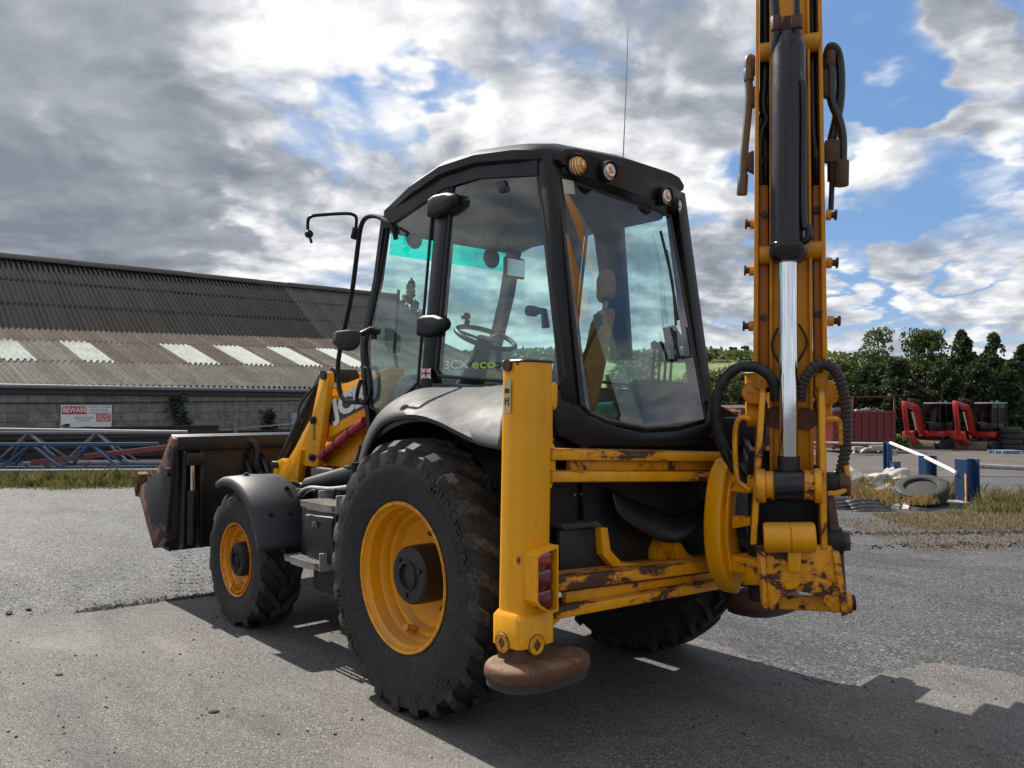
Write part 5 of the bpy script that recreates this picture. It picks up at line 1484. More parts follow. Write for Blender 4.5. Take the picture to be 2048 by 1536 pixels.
step(.575, 1.08, 1.52, .70, .99)
m = M(); m.cyl((0.926, 0.8, 1.229), (0.9245, 0.8, 1.082), .030, 14); part(m, 'filter_canister', mat['black_plastic'])
m = M(); m.tube(curve([(1.897, 0.7, 0.8606), (1.782, 0.74, 0.9592), (1.612, 0.76, 1.016), (1.321, 0.76, 1.031), (1.07, 0.72, 1.066)], 6), .014, 8); part(m, 'pipe', mat['steel'])
m = M(); m.tube(curve([(1.79, 0.72, 0.872), (1.655, 0.76, 0.9639), (1.503, 0.78, 1.005), (1.495, 0.72, 0.9739)], 6), .012, 8); part(m, 'hose', mat['rubber_hose'])
m = M(); m.tube(curve([(1.242, 0.76, 1.037), (1.268, 0.76, 0.9953), (1.373, 0.7, 0.9218)], 6), .012, 8); part(m, 'hose', mat['rubber_hose'])
m = M(); m.box(.90, 1.90, .38, .60, .98, 1.14); part(m, 'side_frame', mat['grimy'], bevel=.02)
m = M(); m.tube(curve([(1.369, 0.62, 1.164), (1.21, 0.66, 1.185), (1.068, 0.7, 1.249), (1.032, 0.7, 1.331)], 6), .014, 8); part(m, 'hose', mat['rubber_hose'])

# ---------------------------------------------------------------- cab
LY, RY = .64, -.52
YC = (LY + RY) / 2
def lr(pt, y):
    return (pt[0], y, pt[1])
def mirror(y):
    return 2 * YC - y
# roof shell
rf = holder('cab_roof', bh)
secs = [(.905, .50, 2.800, 2.860, .00), (.86, .575, 2.795, 2.905, .005), (.55, .605, 2.872, 2.985, .015), (.24, .612, 2.930, 3.040, .02), (-.08, .612, 2.925, 3.032, .02), (-.40, .610, 2.870, 2.985, .02), (-.58, .590, 2.835, 2.945, .02), (-.655, .520, 2.825, 2.915, .01)]
rings = []
for x, hw, zb, zt, cr in secs:
    y0 = .06; tilt = -.022
    P = [(-hw + .03, zb), (-hw, zb + .02), (-hw, zt - .045), (-hw + .045, zt - .008), (-hw + .12, zt + .002 + cr * .4), (0, zt + .012 + cr), (hw - .12, zt + .002 + cr * .4), (hw - .045, zt - .008), (hw, zt - .045), (hw, zb + .02), (hw - .03, zb), (0, zb)]
    rings.append([(x, y0 + p[0], p[1] + tilt * (-p[0] / .6) * -1) for p in P])
m = M(); m.loft(rings); part(m, 'roof_shell', mat['black_plastic'], rf, smooth=40)
m = M(); 
vis = [(-.575, .565), (-.640, .535), (-.690, .44), (-.700, .06), (-.690, -.33), (-.640, -.455), (-.575, -.485)]
m.loft([[(x, y, (2.865 - .022 * (.06 - y) / .6)) for x, y in vis], [(x + .012, y, 2.760 - .03 * (.3 - y) / .6) for x, y in vis]], closed=False, cap=False)
m.add([(x, y, (2.865 - .022 * (.06 - y) / .6)) for x, y in vis] , [list(range(len(vis)))]); m.add([(x + .012, y, 2.760 - .03 * (.3 - y) / .6) for x, y in vis], [list(range(len(vis)))[::-1]])
part(m, 'rear_visor', mat['cab_black'], rf, smooth=40)
def work_light(p, nrm, r, mt):
    p = Vector(p); n = Vector(nrm).normalized()
    q = n.to_track_quat('Z', 'Y').to_matrix()
    m = M(); rings = []
    for rr, h in ((r * 1.22, -.05), (r * 1.22, .006), (r * 1.12, .018), (r * 1.0, .016), (r * .97, .004)):
        rings.append([p + q @ Vector((rr * math.cos(a), rr * math.sin(a), h)) for a in np.linspace(0, 2 * math.pi, 29)[:-1]])
    m.loft(rings, cap=True)
    m.mat = 1; rings = []
    for rr, h in ((r * .99, .006), (r * .7, .016), (r * .35, .022), (r * .02, .024)):
        rings.append([p + q @ Vector((rr * math.cos(a), rr * math.sin(a), h)) for a in np.linspace(0, 2 * math.pi, 29)[:-1]])
    m.loft(rings, cap=True)
    part(m, 'work_light', [mat['cab_black'], mt], rf, smooth=50)
work_light((-0.675, 0.4701, 2.814), (-.80, .55, -.10), .050, mat['lamp_amber'])
work_light((-0.715, 0.2771, 2.812), (-1, .12, -.12), .046, mat['lamp_clear'])
work_light((-0.705, -0.2184, 2.768), (-1, .05, -.12), .044, mat['lamp_clear'])
work_light((-0.665, -0.3834, 2.748), (-.9, -.42, -.10), .043, mat['lamp_clear'])
m = M(); m.box(-.52, .86, RY + .06, LY - .06, 2.70, 2.80); part(m, 'headlining', mat['lining'], rf, bevel=.03)
for y0, y1 in ((LY - .07, LY + .005), (RY - .005, RY + .07)):
    m = M(); m.loft([[(x, y, z) for y, z in ((y0, zb - .10), (y1, zb - .085), (y1, zb + .03), (y0, zb + .03))] for x, zb in ((.86, 2.80), (.24, 2.93), (-.08, 2.925), (-.56, 2.84))]); part(m, 'roof_rail', mat['cab_black'], rf)

# pillars
def pillar(name, a, b, w, d, y_in=0.07, mt=None):
    """from bottom a (x,z) to top b (x,z) on a side wall"""
    for y, s in ((LY, 1), (RY, -1)):
        m = M()
        (xa, za), (xb, zb) = a, b
        m.hexa([(xa - w / 2, y - s * y_in, za), (xa + w / 2, y - s * y_in, za), (xa + w / 2, y, za), (xa - w / 2, y, za), (xb - w / 2, y - s * y_in, zb), (xb + w / 2, y - s * y_in, zb), (xb + w / 2, y, zb), (xb - w / 2, y, zb)])
        part(m, name, mt or mat['cab_black'], bevel=.012)
pillar('cab_pillar', (.43, 1.50), (.235, 2.90), .125, 0)
pillar('cab_pillar', (-.795, 1.40), (-.575, 2.86), .10, 0, .10)
def apillar(y, s):
    hw = .022 if s > 0 else .055
    m = M(); pts = [(.87, 2.80), (.965, 2.40), (1.12, 1.99), (1.10, 1.75), (1.03, 1.42), (.98, 1.20)]
    m.loft([[(x - hw, y - s * .05, z), (x + hw, y - s * .05, z), (x + hw, y + s * .004, z), (x - hw, y + s * .004, z)] for x, z in pts]); part(m, 'door_frame', mat['cab_black'])
apillar(LY, 1); apillar(RY, -1)
m = M(); rp = [(0.0534, 2.709), (-0.1691, 2.77), (-0.2381, 1.872), (-0.0896, 1.878)]
m.prism(rp, 'y', -.50, -.44); part(m, 'cab_pillar', mat['cab_black'], bevel=.012)

# side panes: front door glass and rear side glass
def pane(name, pts, n, th, mt, parent=bh):
    m = M(); m.slab(pts, Vector(n) * th); return part(m, name, mt, parent, smooth=0)
door = [(0.3295, 2.9), (0.8201, 2.758), (0.9281, 2.41), (1.1, 1.985), (1.023, 1.573), (0.845, 1.526), (0.6771, 1.62), (0.4962, 1.724)]
sidew = [(0.1509, 2.909), (-0.5305, 2.828), (-0.5928, 2.597), (-0.7494, 1.728), (-0.7081, 1.685), (0.2755, 1.757), (0.3147, 1.799)]
for y, s in ((LY - .012, 1), (RY + .012, -1)):
    pane('door_window', [lr(p, y) for p in door], (0, -s, 0), .006, mat['glass'])
    pane('side_window', [lr(p, y) for p in sidew], (0, -s, 0), .006, mat['glass'])
    # rubber seal round the side window
    m = M(); m.tube([lr(p, y + s * .006) for p in sidew + sidew[:1]], .011, 6); part(m, 'window_seal', mat['black_print'])
    m = M(); m.tube([lr(p, y + s * .006) for p in door + door[:1]], .010, 6); part(m, 'window_seal', mat['black_print'])
    # lower flank
    low = [(-.86, 1.36), (-.80, 1.66), (.36, 1.72), (.46, 1.70), (.48, 1.38)]
    m = M(); m.prism(low, 'y', y - s * .05, y + s * .010); part(m, 'side_panel', mat['cab_black'], bevel=.008)
    m = M(); m.prism([(1.00, 1.20), (1.04, 1.50), (.80, 1.62), (.47, 1.66), (.50, .98), (.95, .98)], 'y', y - s * .055, y - s * .02); part(m, 'door_panel', mat['cab_black'] if s < 0 else mat['cab_black'], bevel=.006)
# windscreen with turquoise band, header and scuttle
m = M()
ws = [(.90, 2.74), (.93, 2.56), (1.10, 1.99), (1.06, 1.50)]
pane('windscreen', [(.885, LY - .05, 2.555), (.885, RY + .05, 2.555), (1.07, RY + .05, 1.97), (1.07, LY - .05, 1.97)], (-1, 0, 0), .006, mat['screen'])
pane('windscreen', [(1.07, LY - .05, 1.965), (1.07, RY + .05, 1.965), (1.02, RY + .05, 1.40), (1.02, LY - .05, 1.40)], (-1, 0, 0), .006, mat['screen'])
pane('sun_band', [(.862, LY - .05, 2.69), (.862, RY + .05, 2.69), (.885, RY + .05, 2.557), (.885, LY - .05, 2.557)], (-1, 0, 0), .006, mat['sun_strip'])
m = M(); m.box(.80, .87, RY + .03, LY - .03, 2.69, 2.82); part(m, 'screen_header', mat['trim'], bevel=.01)
m = M(); m.tube([(1.03, LY - .3, 1.45), (1.075, LY - .22, 1.95), (.95, LY - .17, 2.35)], .012, 6); part(m, 'wiper_arm', mat['black_print'])

# rear window, leaning out towards the foot
def rz(y, z):
    t = (z - 1.5) / (2.72 - 1.5); return (-.845 + .205 * t, y, z)
rear = [(-0.635, 0.5749, 2.748), (-0.64, -0.3448, 2.688), (-0.845, -0.3886, 1.51), (-0.845, -0.1296, 1.472), (-0.845, 0.147, 1.466), (-0.845, 0.4384, 1.508), (-0.845, 0.5653, 1.548), (-0.845, 0.6076, 1.582)]
rw = pane('rear_window', rear, (1, 0, 0), .007, mat['glass_rear'])
m = M(); m.tube([Vector(p) + Vector((.004, 0, 0)) for p in rear + rear[:1]], .013, 6); part(m, 'window_seal', mat['black_print'], rw)
st0 = (-0.645, 0.5742, 2.733)
m = M(); m.add([(-0.643, 0.5686, 2.735), (-0.644, 0.4676, 2.741), (-0.65, 0.4629, 2.67), (-0.649, 0.5641, 2.663)], [(0, 1, 2, 3)]); part(m, 'sticker', mat['sticker_green'], rw, smooth=0)
# lower rear panel under the glass
lowp = [(-0.86, 0.8513, 1.633), (-0.86, 0.6514, 1.582), (-0.86, 0.5817, 1.534), (-0.86, 0.4555, 1.491), (-0.86, 0.1658, 1.446), (-0.86, -0.1181, 1.45), (-0.86, -0.3763, 1.487), (-0.86, -0.4211, 1.617), (-0.86, -0.5571, 1.41), (-0.86, -0.5064, 1.363), (-0.86, -0, 1.368), (-0.86, 0.652, 1.392), (-0.86, 0.7932, 1.443)]
m = M(); m.slab(lowp, (.10, 0, 0)); part(m, 'rear_panel', mat['cab_black'], bevel=.012)
m = M(); q = Vector((-0.862, -0.411, 1.414)); m.cyl(q, q + Vector((-.012, 0, 0)), .014, 8); part(m, 'panel_plug', mat['black_print'])
# rear wipers
def wiper(pts, r, blade):
    m = M(); m.tube(pts, r, 6); w = part(m, 'wiper_arm', mat['black_print'])
    m = M(); m.tube(blade, .009, 6); part(m, 'wiper_blade', mat['black_print'], w)
wiper([(-0.8, -0.1817, 2.029), (-0.76, -0.2099, 2.258), (-0.71, -0.2184, 2.463)], .007, [(-0.69, -0.1907, 2.57), (-0.73, -0.2231, 2.347), (-0.79, -0.2136, 2.06)])
wiper([(-0.84, -0.1848, 1.848), (-0.84, -0.272, 1.86), (-0.8, -0.2872, 2.022)], .012, [(-0.8, -0.1367, 2.012), (-0.82, -0.1539, 1.916), (-0.83, -0.1757, 1.84)])
m = M(); a, b, c, d = (-0.74, -0.1753, 2.019), (-0.74, -0.2621, 2.039), (-0.76, -0.3413, 1.929), (-0.76, -0.1795, 1.893); m.slab([a, b, c, d], (.03, 0, 0)); part(m, 'wiper_motor', mat['blue_print'] if False else mat['trim'], bevel=.006)

# hinges, decals, latch
for q, tilt in (((0.219, 0.66, 2.751), 0), ((0.3231, 0.66, 2.057), 0)):
    q = Vector(q); ring = []
    pts = [(.13, -.055), (.125, .045), (.06, .062), (-.06, .055), (-.14, .030), (-.165, .0), (-.15, -.03), (-.06, -.062), (.05, -.07)]
    m = M(); m.loft([[(q.x + a * .95, LY - .01, q.z + b) for a, b in pts], [(q.x + a, LY + .035, q.z + b) for a, b in pts], [(q.x + a * .8, LY + .055, q.z + b * .75) for a, b in pts]]); part(m, 'door_hinge', mat['black_plastic'], bevel=.006)
m = M(); q = Vector((-0.275, 0.62, 2.757)); m.beam(q + Vector((.05, 0, .03)), q + Vector((-.05, 0, -.03)), .03, .03); m.cyl(q + Vector((0, -.02, 0)), q + Vector((0, .02, 0)), .036, 14); part(m, 'window_catch', mat['black_print'], bevel=.006)
m = M(); q0, q1, q2 = Vector((-0.4647, 0.6, 2.075)), Vector((-0.5615, 0.6, 2.066)), Vector((-0.576, 0.6, 1.981)); m.tube([q0, q1, q2], [.024, .018, .022], 10); m.cyl(q0 + Vector((0, -.03, 0)), q0 + Vector((0, .02, 0)), .028, 12); part(m, 'window_handle', mat['black_steel'])
tx = Vector((0.2142, 0.65, 1.796)); rgt = (Vector((-0.2367, 0.65, 1.788)) - tx).normalized()
m = M(); text_on(m, '3CX', tx, rgt, (0, 0, 1), .004, .0, width=.01); m = M()
m = M(); text_on(m, '3CX', tx + Vector((0, .001, 0)), rgt, (0, 0, 1), .049, .012, width=.222); part(m, 'lettering', mat['white_print'], bh, smooth=0)
tg = Vector((-0.0373, 0.65, 1.79)); m = M(); text_on(m, 'eco', tg, rgt, (0, 0, 1), .050, .015, width=.20); part(m, 'lettering', mat['green_print'], bh, smooth=0)
# small national flag sticker on the door pillar
f0 = Vector((0.4382, 0.652, 1.747)); fx = (Vector((0.3376, 0.652, 1.744)) - f0); fz = Vector((0, 0, .060))
def flag(name, quads, mt, lift):
    m = M()
    for quad in quads:
        m.add([f0 + fx * a + fz * b + Vector((0, lift, 0)) for a, b in quad], [list(range(len(quad)))])
    part(m, name, mt, bh, smooth=0)
flag('flag_sticker', [[(0, 0), (1, 0), (1, 1), (0, 1)]], mat['blue_print'], .0)
flag('flag_cross', [[(0, 0), (.18, 0), (1, .85), (1, 1), (.82, 1), (0, .15)], [(0, 1), (0, .85), (.82, 0), (1, 0), (1, .15), (.18, 1)]], mat['white_print'], .0006)
flag('flag_cross', [[(.36, 0), (.64, 0), (.64, 1), (.36, 1)], [(0, .33), (1, .33), (1, .67), (0, .67)]], mat['white_print'], .0012)
flag('flag_cross', [[(.43, 0), (.57, 0), (.57, 1), (.43, 1)], [(0, .41), (1, .41), (1, .59), (0, .59)]], mat['red_print'], .0018)

# interior
m = M(); m.box(-.78, 1.0, RY + .03, LY - .03, .95, 1.0); part(m, 'cab_floor', mat['trim'])
m = M(); m.prism([(.62, 1.0), (1.0, 1.0), (1.0, 1.72), (.86, 1.80), (.66, 1.62)], 'y', RY + .12, LY - .14); part(m, 'dashboard', mat['trim'], bevel=.04)
wc_, wn = Vector((.545, .06, 2.03)), Vector((-.42, 0, .9)).normalized()
qm = wn.to_track_quat('Z', 'Y').to_matrix()
sw_ = holder('steering_wheel', bh)
m = M(); m.tube([wc_ + qm @ Vector((.20 * math.cos(a), .20 * math.sin(a), 0)) for a in np.linspace(0, 2 * math.pi, 41)], .017, 10, cap=False); part(m, 'wheel_rim', mat['black_plastic'], sw_)
m = M(); m.cyl(wc_ - wn * .03, wc_ + wn * .0, .055, 16)
for a in (.5, 2.6, 4.7):
    m.beam(wc_ - wn * .02, wc_ + qm @ Vector((.19 * math.cos(a), .19 * math.sin(a), 0)), .035, .014)
part(m, 'wheel_spoke', mat['black_plastic'], sw_)
m = M(); p = wc_ + qm @ Vector((-.03, .19, .0)); m.cyl(p, p + wn * .05, .018, 10); m.lathe([(.001, .05), (.03, .055), (.034, .075), (.02, .095), (.001, .098)], p, 'z', 12); part(m, 'spinner_knob', mat['black_plastic'], sw_)
m = M(); m.tube([wc_ - wn * .03, wc_ - wn * .18, (.72, .06, 1.70), (.80, .06, 1.2)], [.05, .07, .10, .12], 14); part(m, 'steering_column', mat['trim'])
# seat, turned to face the loader, with tan trim
se = holder('seat', bh)
m = M(); m.box(-.30, .18, -.16, .32, 1.42, 1.56); part(m, 'seat_cushion', mat['seat'], se, bevel=.05)
m = M(); m.hexa([(-.38, -.14, 1.52), (-.26, -.16, 1.52), (-.26, .32, 1.52), (-.38, .30, 1.52), (-.50, -.10, 2.12), (-.38, -.12, 2.10), (-.38, .28, 2.10), (-.50, .26, 2.12)]); part(m, 'seat_back', mat['seat'], se, bevel=.05)
m = M(); m.box(-.50, -.40, -.03, .19, 2.16, 2.34); part(m, 'headrest', mat['seat'], se, bevel=.04)
m = M(); m.tube([(-.44, .03, 2.1), (-.45, .03, 2.2)], .012, 8); m.tube([(-.44, .13, 2.1), (-.45, .13, 2.2)], .012, 8); part(m, 'headrest_post', mat['steel'], se)
m = M(); m.box(-.2, .1, -.05, .2, 1.0, 1.42); part(m, 'seat_pedestal', mat['trim'], se, bevel=.03)
for y in (-.2, .36):
    m = M(); m.beam((-.32, y, 1.74), (.02, y, 1.72), .06, .06); part(m, 'armrest', mat['trim'], se, bevel=.02)
piv = Vector((-.20, .08, 0)); turn = Matrix.Rotation(R(46), 4, 'Z')      # the seat is swivelled towards the door
se.matrix_local = Matrix.Translation(piv + Vector((-.04, .06, .02))) @ turn @ Matrix.Translation(-piv)
m = M(); m.prism([(-.40, 1.0), (-.78, 1.0), (-.80, 1.48), (-.70, 1.72), (-.52, 1.74), (-.40, 1.5)], 'y', RY + .06, -.12); part(m, 'rear_console', mat['lining'], bevel=.03)
m = M(); m.prism([(.3, 1.0), (-.70, 1.0), (-.74, 1.50), (-.35, 1.62), (.25, 1.58)], 'y', RY + .05, RY + .22); part(m, 'side_console', mat['trim'], bevel=.03)
for i in range(4):
    m = M(); p = Vector((-.62, -.36 + i * .055, 1.70)); m.tube([p, p + Vector((-.02, 0, .20))], .008, 6); m.lathe([(.001, .0), (.02, .01), (.022, .04), (.001, .055)], p + Vector((-.02, 0, .20)), 'z', 10); part(m, 'control_lever', mat['black_plastic'])
m = M(); m.tube(curve([(-.50, .40, 1.5), (-.62, .36, 1.85), (-.66, .30, 2.0)], 5), .011, 8); m.lathe([(.001, .0), (.024, .01), (.026, .06), (.001, .075)], (-.66, .30, 2.0), 'z', 10); part(m, 'control_lever', mat['black_plastic'])
q = Vector((0.2232, 0.1, 2.443)); m = M(); m.box(q.x - .012, q.x + .012, q.y - .085, q.y + .085, q.z - .065, q.z + .065); mi = part(m, 'interior_mirror', mat['lining'], bevel=.012)
m = M(); m.box(q.x - .016, q.x - .013, q.y - .072, q.y + .072, q.z - .052, q.z + .052); part(m, 'mirror_glass', mat['mirror'], mi)
m = M(); m.tube([q + Vector((.01, 0, .06)), q + Vector((.10, -.02, .20)), q + Vector((.2, -.04, .32))], .010, 6); part(m, 'mirror_stalk', mat['black_print'], mi)
for q in (Vector((0.44, 0.1, 2.536)), Vector((1.02, 0.3, 2.721))):
    m = M(); m.lathe([(.001, -.02), (.06, -.012), (.068, .0), (.06, .012), (.001, .02)], q, 'x', 18); m.tube([q, q + Vector((.08, 0, .14)), q + Vector((.12, 0, .25))], .009, 6); part(m, 'cab_lamp', mat['black_print'])
# outside mirror bars on the front corner
mb = holder('mirror_bar', bh)
m = M(); m.tube(curve([(0.7585, 0.62, 2.636), (0.7512, 0.64, 2.683), (0.8104, 0.65, 2.745), (0.9275, 0.65, 2.804), (1.036, 0.65, 2.823), (1.11, 0.65, 2.796), (1.153, 0.65, 2.703), (1.245, 0.65, 2.329), (1.38, 0.65, 2), (1.419, 0.65, 1.847), (1.39, 0.65, 1.675), (1.323, 0.65, 1.624), (1.225, 0.65, 1.61), (1.097, 0.64, 1.609)], 5), .0165, 10); part(m, 'guard_tube', mat['cab_black'], mb)
m = M(); m.tube(curve([(1.188, 0.66, 2.717), (1.136, 0.68, 2.813), (1.135, 0.7, 2.842), (1.147, 0.76, 2.845), (1.149, 0.94, 2.807), (1.155, 1, 2.789), (1.195, 1, 2.767), (1.194, 1, 2.703), (1.173, 1, 2.661)], 5), .011, 8); part(m, 'mirror_arm', mat['cab_black'], mb)
m = M(); m.cyl((1.169, 0.66, 2.771), (1.2, 0.66, 2.699), .026, 12); part(m, 'arm_clamp', mat['black_plastic'], mb, bevel=.004)
q = Vector((1.181, 1, 2.681)); m = M(); m.lathe([(.001, -.022), (.024, -.014), (.026, .0), (.024, .014), (.001, .022)], q, 'x', 14); m.cyl(q, Vector((1.147, 1, 2.621)), .009, 8); part(m, 'mirror_joint', mat['black_plastic'], mb)
a = [(1.114, 0.84, 2.066), (0.977, 0.8, 2.071), (0.9076, 0.78, 2.055), (0.9067, 0.78, 1.967), (0.9573, 0.8, 1.93), (1.037, 0.84, 1.945), (1.108, 0.85, 1.99)]
m = M(); m.slab([Vector(p) for p in a], (.08, -.02, 0)); mh = part(m, 'mirror_housing', mat['black_plastic'], mb, bevel=.015)
m = M(); m.tube([(0.9404, 0.76, 2.039), (0.9188, 0.7, 2.067), (0.8761, 0.66, 2.054)], [.018, .024, .02], 8); m.cyl((0.9153, 0.68, 2.084), (0.9147, 0.68, 2.01), .02, 10); part(m, 'mirror_bracket', mat['black_plastic'], mb)
m = M(); m.tube(curve([(1.102, 0.66, 1.754), (1.106, 0.68, 1.688), (1.118, 0.68, 1.622), (1.076, 0.66, 1.603), (1.003, 0.66, 1.638), (0.9798, 0.66, 1.718), (1.005, 0.66, 1.816), (1.054, 0.66, 1.834)], 5), .014, 8); part(m, 'grab_handle', mat['black_plastic'])
# aerial
m = M(); m.tube([(-.409, -.20, 2.95), (-.411, -.20, 3.06), (-.435, -.20, 3.45), (-.452, -.20, 3.81)], [.010, .0035, .0028, .002], 6); part(m, 'aerial', mat['steel'])

# ---------------------------------------------------------------- rear frame, stabilisers
def stabiliser(s):
    h = holder('stabiliser', bh)
    f = lambda x, y, z: (x, y if s > 0 else -y + .19, z)
    lean = -.028
    def ring(x0, x1, y0, y1, z, t, r=.032, n=5):
        out = []
        for cx, cy, a0 in ((x1 - r, y1 - r, 0), (x0 + r, y1 - r, 90), (x0 + r, y0 + r, 180), (x1 - r, y0 + r, 270)):
            for k in range(n):
                a = R(a0 + 90 * k / (n - 1)); out.append(f(cx + r * math.cos(a), cy + r * math.sin(a) + lean * t, z))
        return out
    m = M(); m.loft([ring(-1.0, -.845, .985, 1.168, z, (z - .56) / 1.22) for z in (.57, .9, 1.3, 1.77)] ); part(m, 'leg', mat['yellow'], h, smooth=40)
    m = M(); m.loft([ring(-1.003, -.842, .982, 1.171, 1.77, 1.0), ring(-1.006, -.839, .979, 1.174, 1.776, 1.0), ring(-1.0, -.845, .985, 1.168, 1.782, 1.0)]); part(m, 'leg_cap', mat['black_steel'], h)
    m = M(); m.loft([ring(-1.014, -.831, .968, 1.184, z, 0, .03) for z in (.565, .685)] + [ring(-1.002, -.843, .98, 1.172, .705, 0)]); part(m, 'leg_collar', mat['yellow'], h, smooth=40)
    for p, d in (((-0.9094, 1.184, 0.5788), (0, 1, 0)), ((-1.014, 1.085, 0.5717), (-1, 0, 0))):
        p = Vector(f(*p)); d = Vector((d[0], d[1] * s, 0)); q = d.to_track_quat('Z', 'Y').to_matrix()
        m = M(); rings = [[p + q @ Vector((rr * math.cos(a), rr * math.sin(a), hh)) for a in np.linspace(0, 6.2832, 25)[:-1]] for rr, hh in ((.042, -.01), (.042, .004), (.039, .007), (.033, .007), (.030, .004))]; m.loft(rings, cap=False); 
        sq = [[p + q @ Vector((rr * math.cos(a), rr * math.sin(a), hh)) for a in np.linspace(0, 6.2832, 25)[:-1]] for rr, hh in ((.031, .006), (.018, .005))]; m.loft(sq, cap=False)
        part(m, 'jack_boss', mat['yellow_worn'], h, smooth=30)
        m = M(); m.loft([[p + q @ Vector((rr * math.cos(a), rr * math.sin(a) * 1.2, hh)) for a in (0, 1.571, 3.142, 4.712)] for rr, hh in ((.022, .007), (.020, -.03))]); part(m, 'socket', mat['rusty'], h)
        m = M(); m.loft([[p + q @ Vector((rr * math.cos(a), rr * math.sin(a), hh)) for a in np.linspace(0, 6.2832, 25)[:-1]] for rr, hh in ((.046, .0005), (.046, .003), (.0415, .004), (.042, .0005))], cap=False); part(m, 'rust_ring', mat['rusty'], h)
    # pad: rounded rusty foot with a paler underside
    def pad_ring(k, z, e=2.7):
        out = []
        for a in np.linspace(0, 2 * math.pi, 49)[:-1]:
            c_, s_ = math.cos(a), math.sin(a)
            x = .165 * k * abs(c_) ** (2 / e) * (1 if c_ > 0 else -1); y = .250 * k * abs(s_) ** (2 / e) * (1 if s_ > 0 else -1)
            out.append(f(-.94 + x, 1.005 + y, z))
        return out
    m = M(); m.loft([pad_ring(.97, .432), pad_ring(1.0, .442), pad_ring(1.0, .464), pad_ring(.985, .478), pad_ring(.94, .489), pad_ring(.82, .497), pad_ring(.45, .502)]); pd = part(m, 'pad', mat['pad'], h, smooth=60)
    m = M(); m.loft([pad_ring(.80, .390), pad_ring(.95, .398), pad_ring(.965, .438)]); part(m, 'pad_sole', mat['pad_rubber'], pd, smooth=60)
    m = M(); m.box(*sorted((-.995, -.85)), *sorted((f(0, .99, 0)[1], f(0, 1.16, 0)[1])), .49, .575); part(m, 'inner_leg', mat['rusty'], h)
    # top bolt and holes on the outer face
    for p, r, mt in (((-0.9002, 1.142, 1.757), .026, 'brown_bolt'), ((-0.8607, 1.142, 1.759), .007, 'black_print'), ((-0.9582, 1.142, 1.764), .007, 'black_print')):
        p = Vector(f(*p)); m = M(); m.cyl(p - Vector((0, s * .01, 0)), p + Vector((0, s * (.014 if r > .02 else .0015), 0)), r, 14 if r > .02 else 10); part(m, 'bolt' if r > .02 else 'hole', mat[mt], h)
    # tail lamp housing and lens
    out = [(.945, .985), (.945, .700), (.985, .665), (1.055, .690), (1.07, .720), (1.07, .965), (1.04, 1.0)]
    out = [(y, z) for y, z in [(1.013, 0.992), (1.014, 0.714), (1.058, 0.7089), (1.128, 0.7495), (1.142, 0.7703), (1.142, 0.9613), (1.116, 0.9747)]]
    ctr = (sum(p[0] for p in out) / 7, sum(p[1] for p in out) / 7)
    inn = [(ctr[0] + (p[0] - ctr[0]) * .86, ctr[1] + (p[1] - ctr[1]) * .92) for p in out]
    m = M(); m.loft([[f(-.985, y, z) for y, z in out], [f(-1.075, y, z) for y, z in out], [f(-1.077, y, z) for y, z in inn], [f(-1.035, y, z) for y, z in inn]], cap=False); part(m, 'lamp_housing', mat['yellow'], h, smooth=30)
    lens = [(ctr[0] + (p[0] - ctr[0]) * .84, ctr[1] + (p[1] - ctr[1]) * .90) for p in out]
    zs = [min(p[1] for p in lens), max(p[1] for p in lens)]; ys = [min(p[0] for p in lens), max(p[0] for p in lens)]
    tl = holder('tail_lamp', h)
    m = M(); m.loft([[f(-1.02, y, z) for y, z in lens], [f(-1.045, y, z) for y, z in lens]]); part(m, 'lamp_back', mat['red_lens'], h, bevel=.003)
    bpy.data.objects.remove(tl)
    for a, b, mt in ((.72, .98, 'amber_lens'), (.38, .70, 'red_lens'), (.03, .36, 'red_lens')):
        m = M(); za, zb_ = zs[0] + (zs[1] - zs[0]) * a, zs[0] + (zs[1] - zs[0]) * b
        yy = sorted((f(0, ys[0] + .012, 0)[1], f(0, ys[1] - .010, 0)[1]))
        m.box(-1.064, -1.04, yy[0], yy[1], za + .006, zb_ - .006); part(m, 'lamp_lens', mat[mt], h, bevel=.008)
    if s > 0:
        m = M(); o = Vector((-0.8822, 1.152, 1.552)); rx = Vector((-1, 0, 0)); m.add([o, o + rx * .042, o + rx * .042 + Vector((0, 0, .115)), o + Vector((0, 0, .115))], [(0, 1, 2, 3)]); part(m, 'label', mat['cream_print'], h, smooth=0)
        m = M(); o2 = o + Vector((0, .0012, 0))
        for a, b, c_, d_ in ((.006, .035, .016, .065), (.026, .03, .034, .07), (.006, .085, .036, .105), (.017, .05, .025, .055)):
            m.add([o2 + rx * a + Vector((0, 0, b)), o2 + rx * c_ + Vector((0, 0, b)), o2 + rx * c_ + Vector((0, 0, d_)), o2 + rx * a + Vector((0, 0, d_))], [(0, 1, 2, 3)])
        part(m, 'pictogram', mat['black_print'], h, smooth=0)
        m = M(); m.add([Vector((-0.8864, 1.15, 1.695)), Vector((-0.9254, 1.15, 1.696)), Vector((-0.9254, 1.15, 1.655)), Vector((-0.8864, 1.15, 1.653))], [(0, 1, 2, 3)]); part(m, 'label', mat['cream_print'], h, smooth=0)
    # guide hook plate beside the leg
    hook = [(0.9893, 1.685), (0.9369, 1.686), (0.9245, 1.671), (0.9278, 1.582), (0.9434, 1.564), (0.9557, 1.582), (0.956, 1.422), (0.9375, 1.395), (0.9378, 1.29), (0.9626, 1.225), (0.9901, 1.206)]
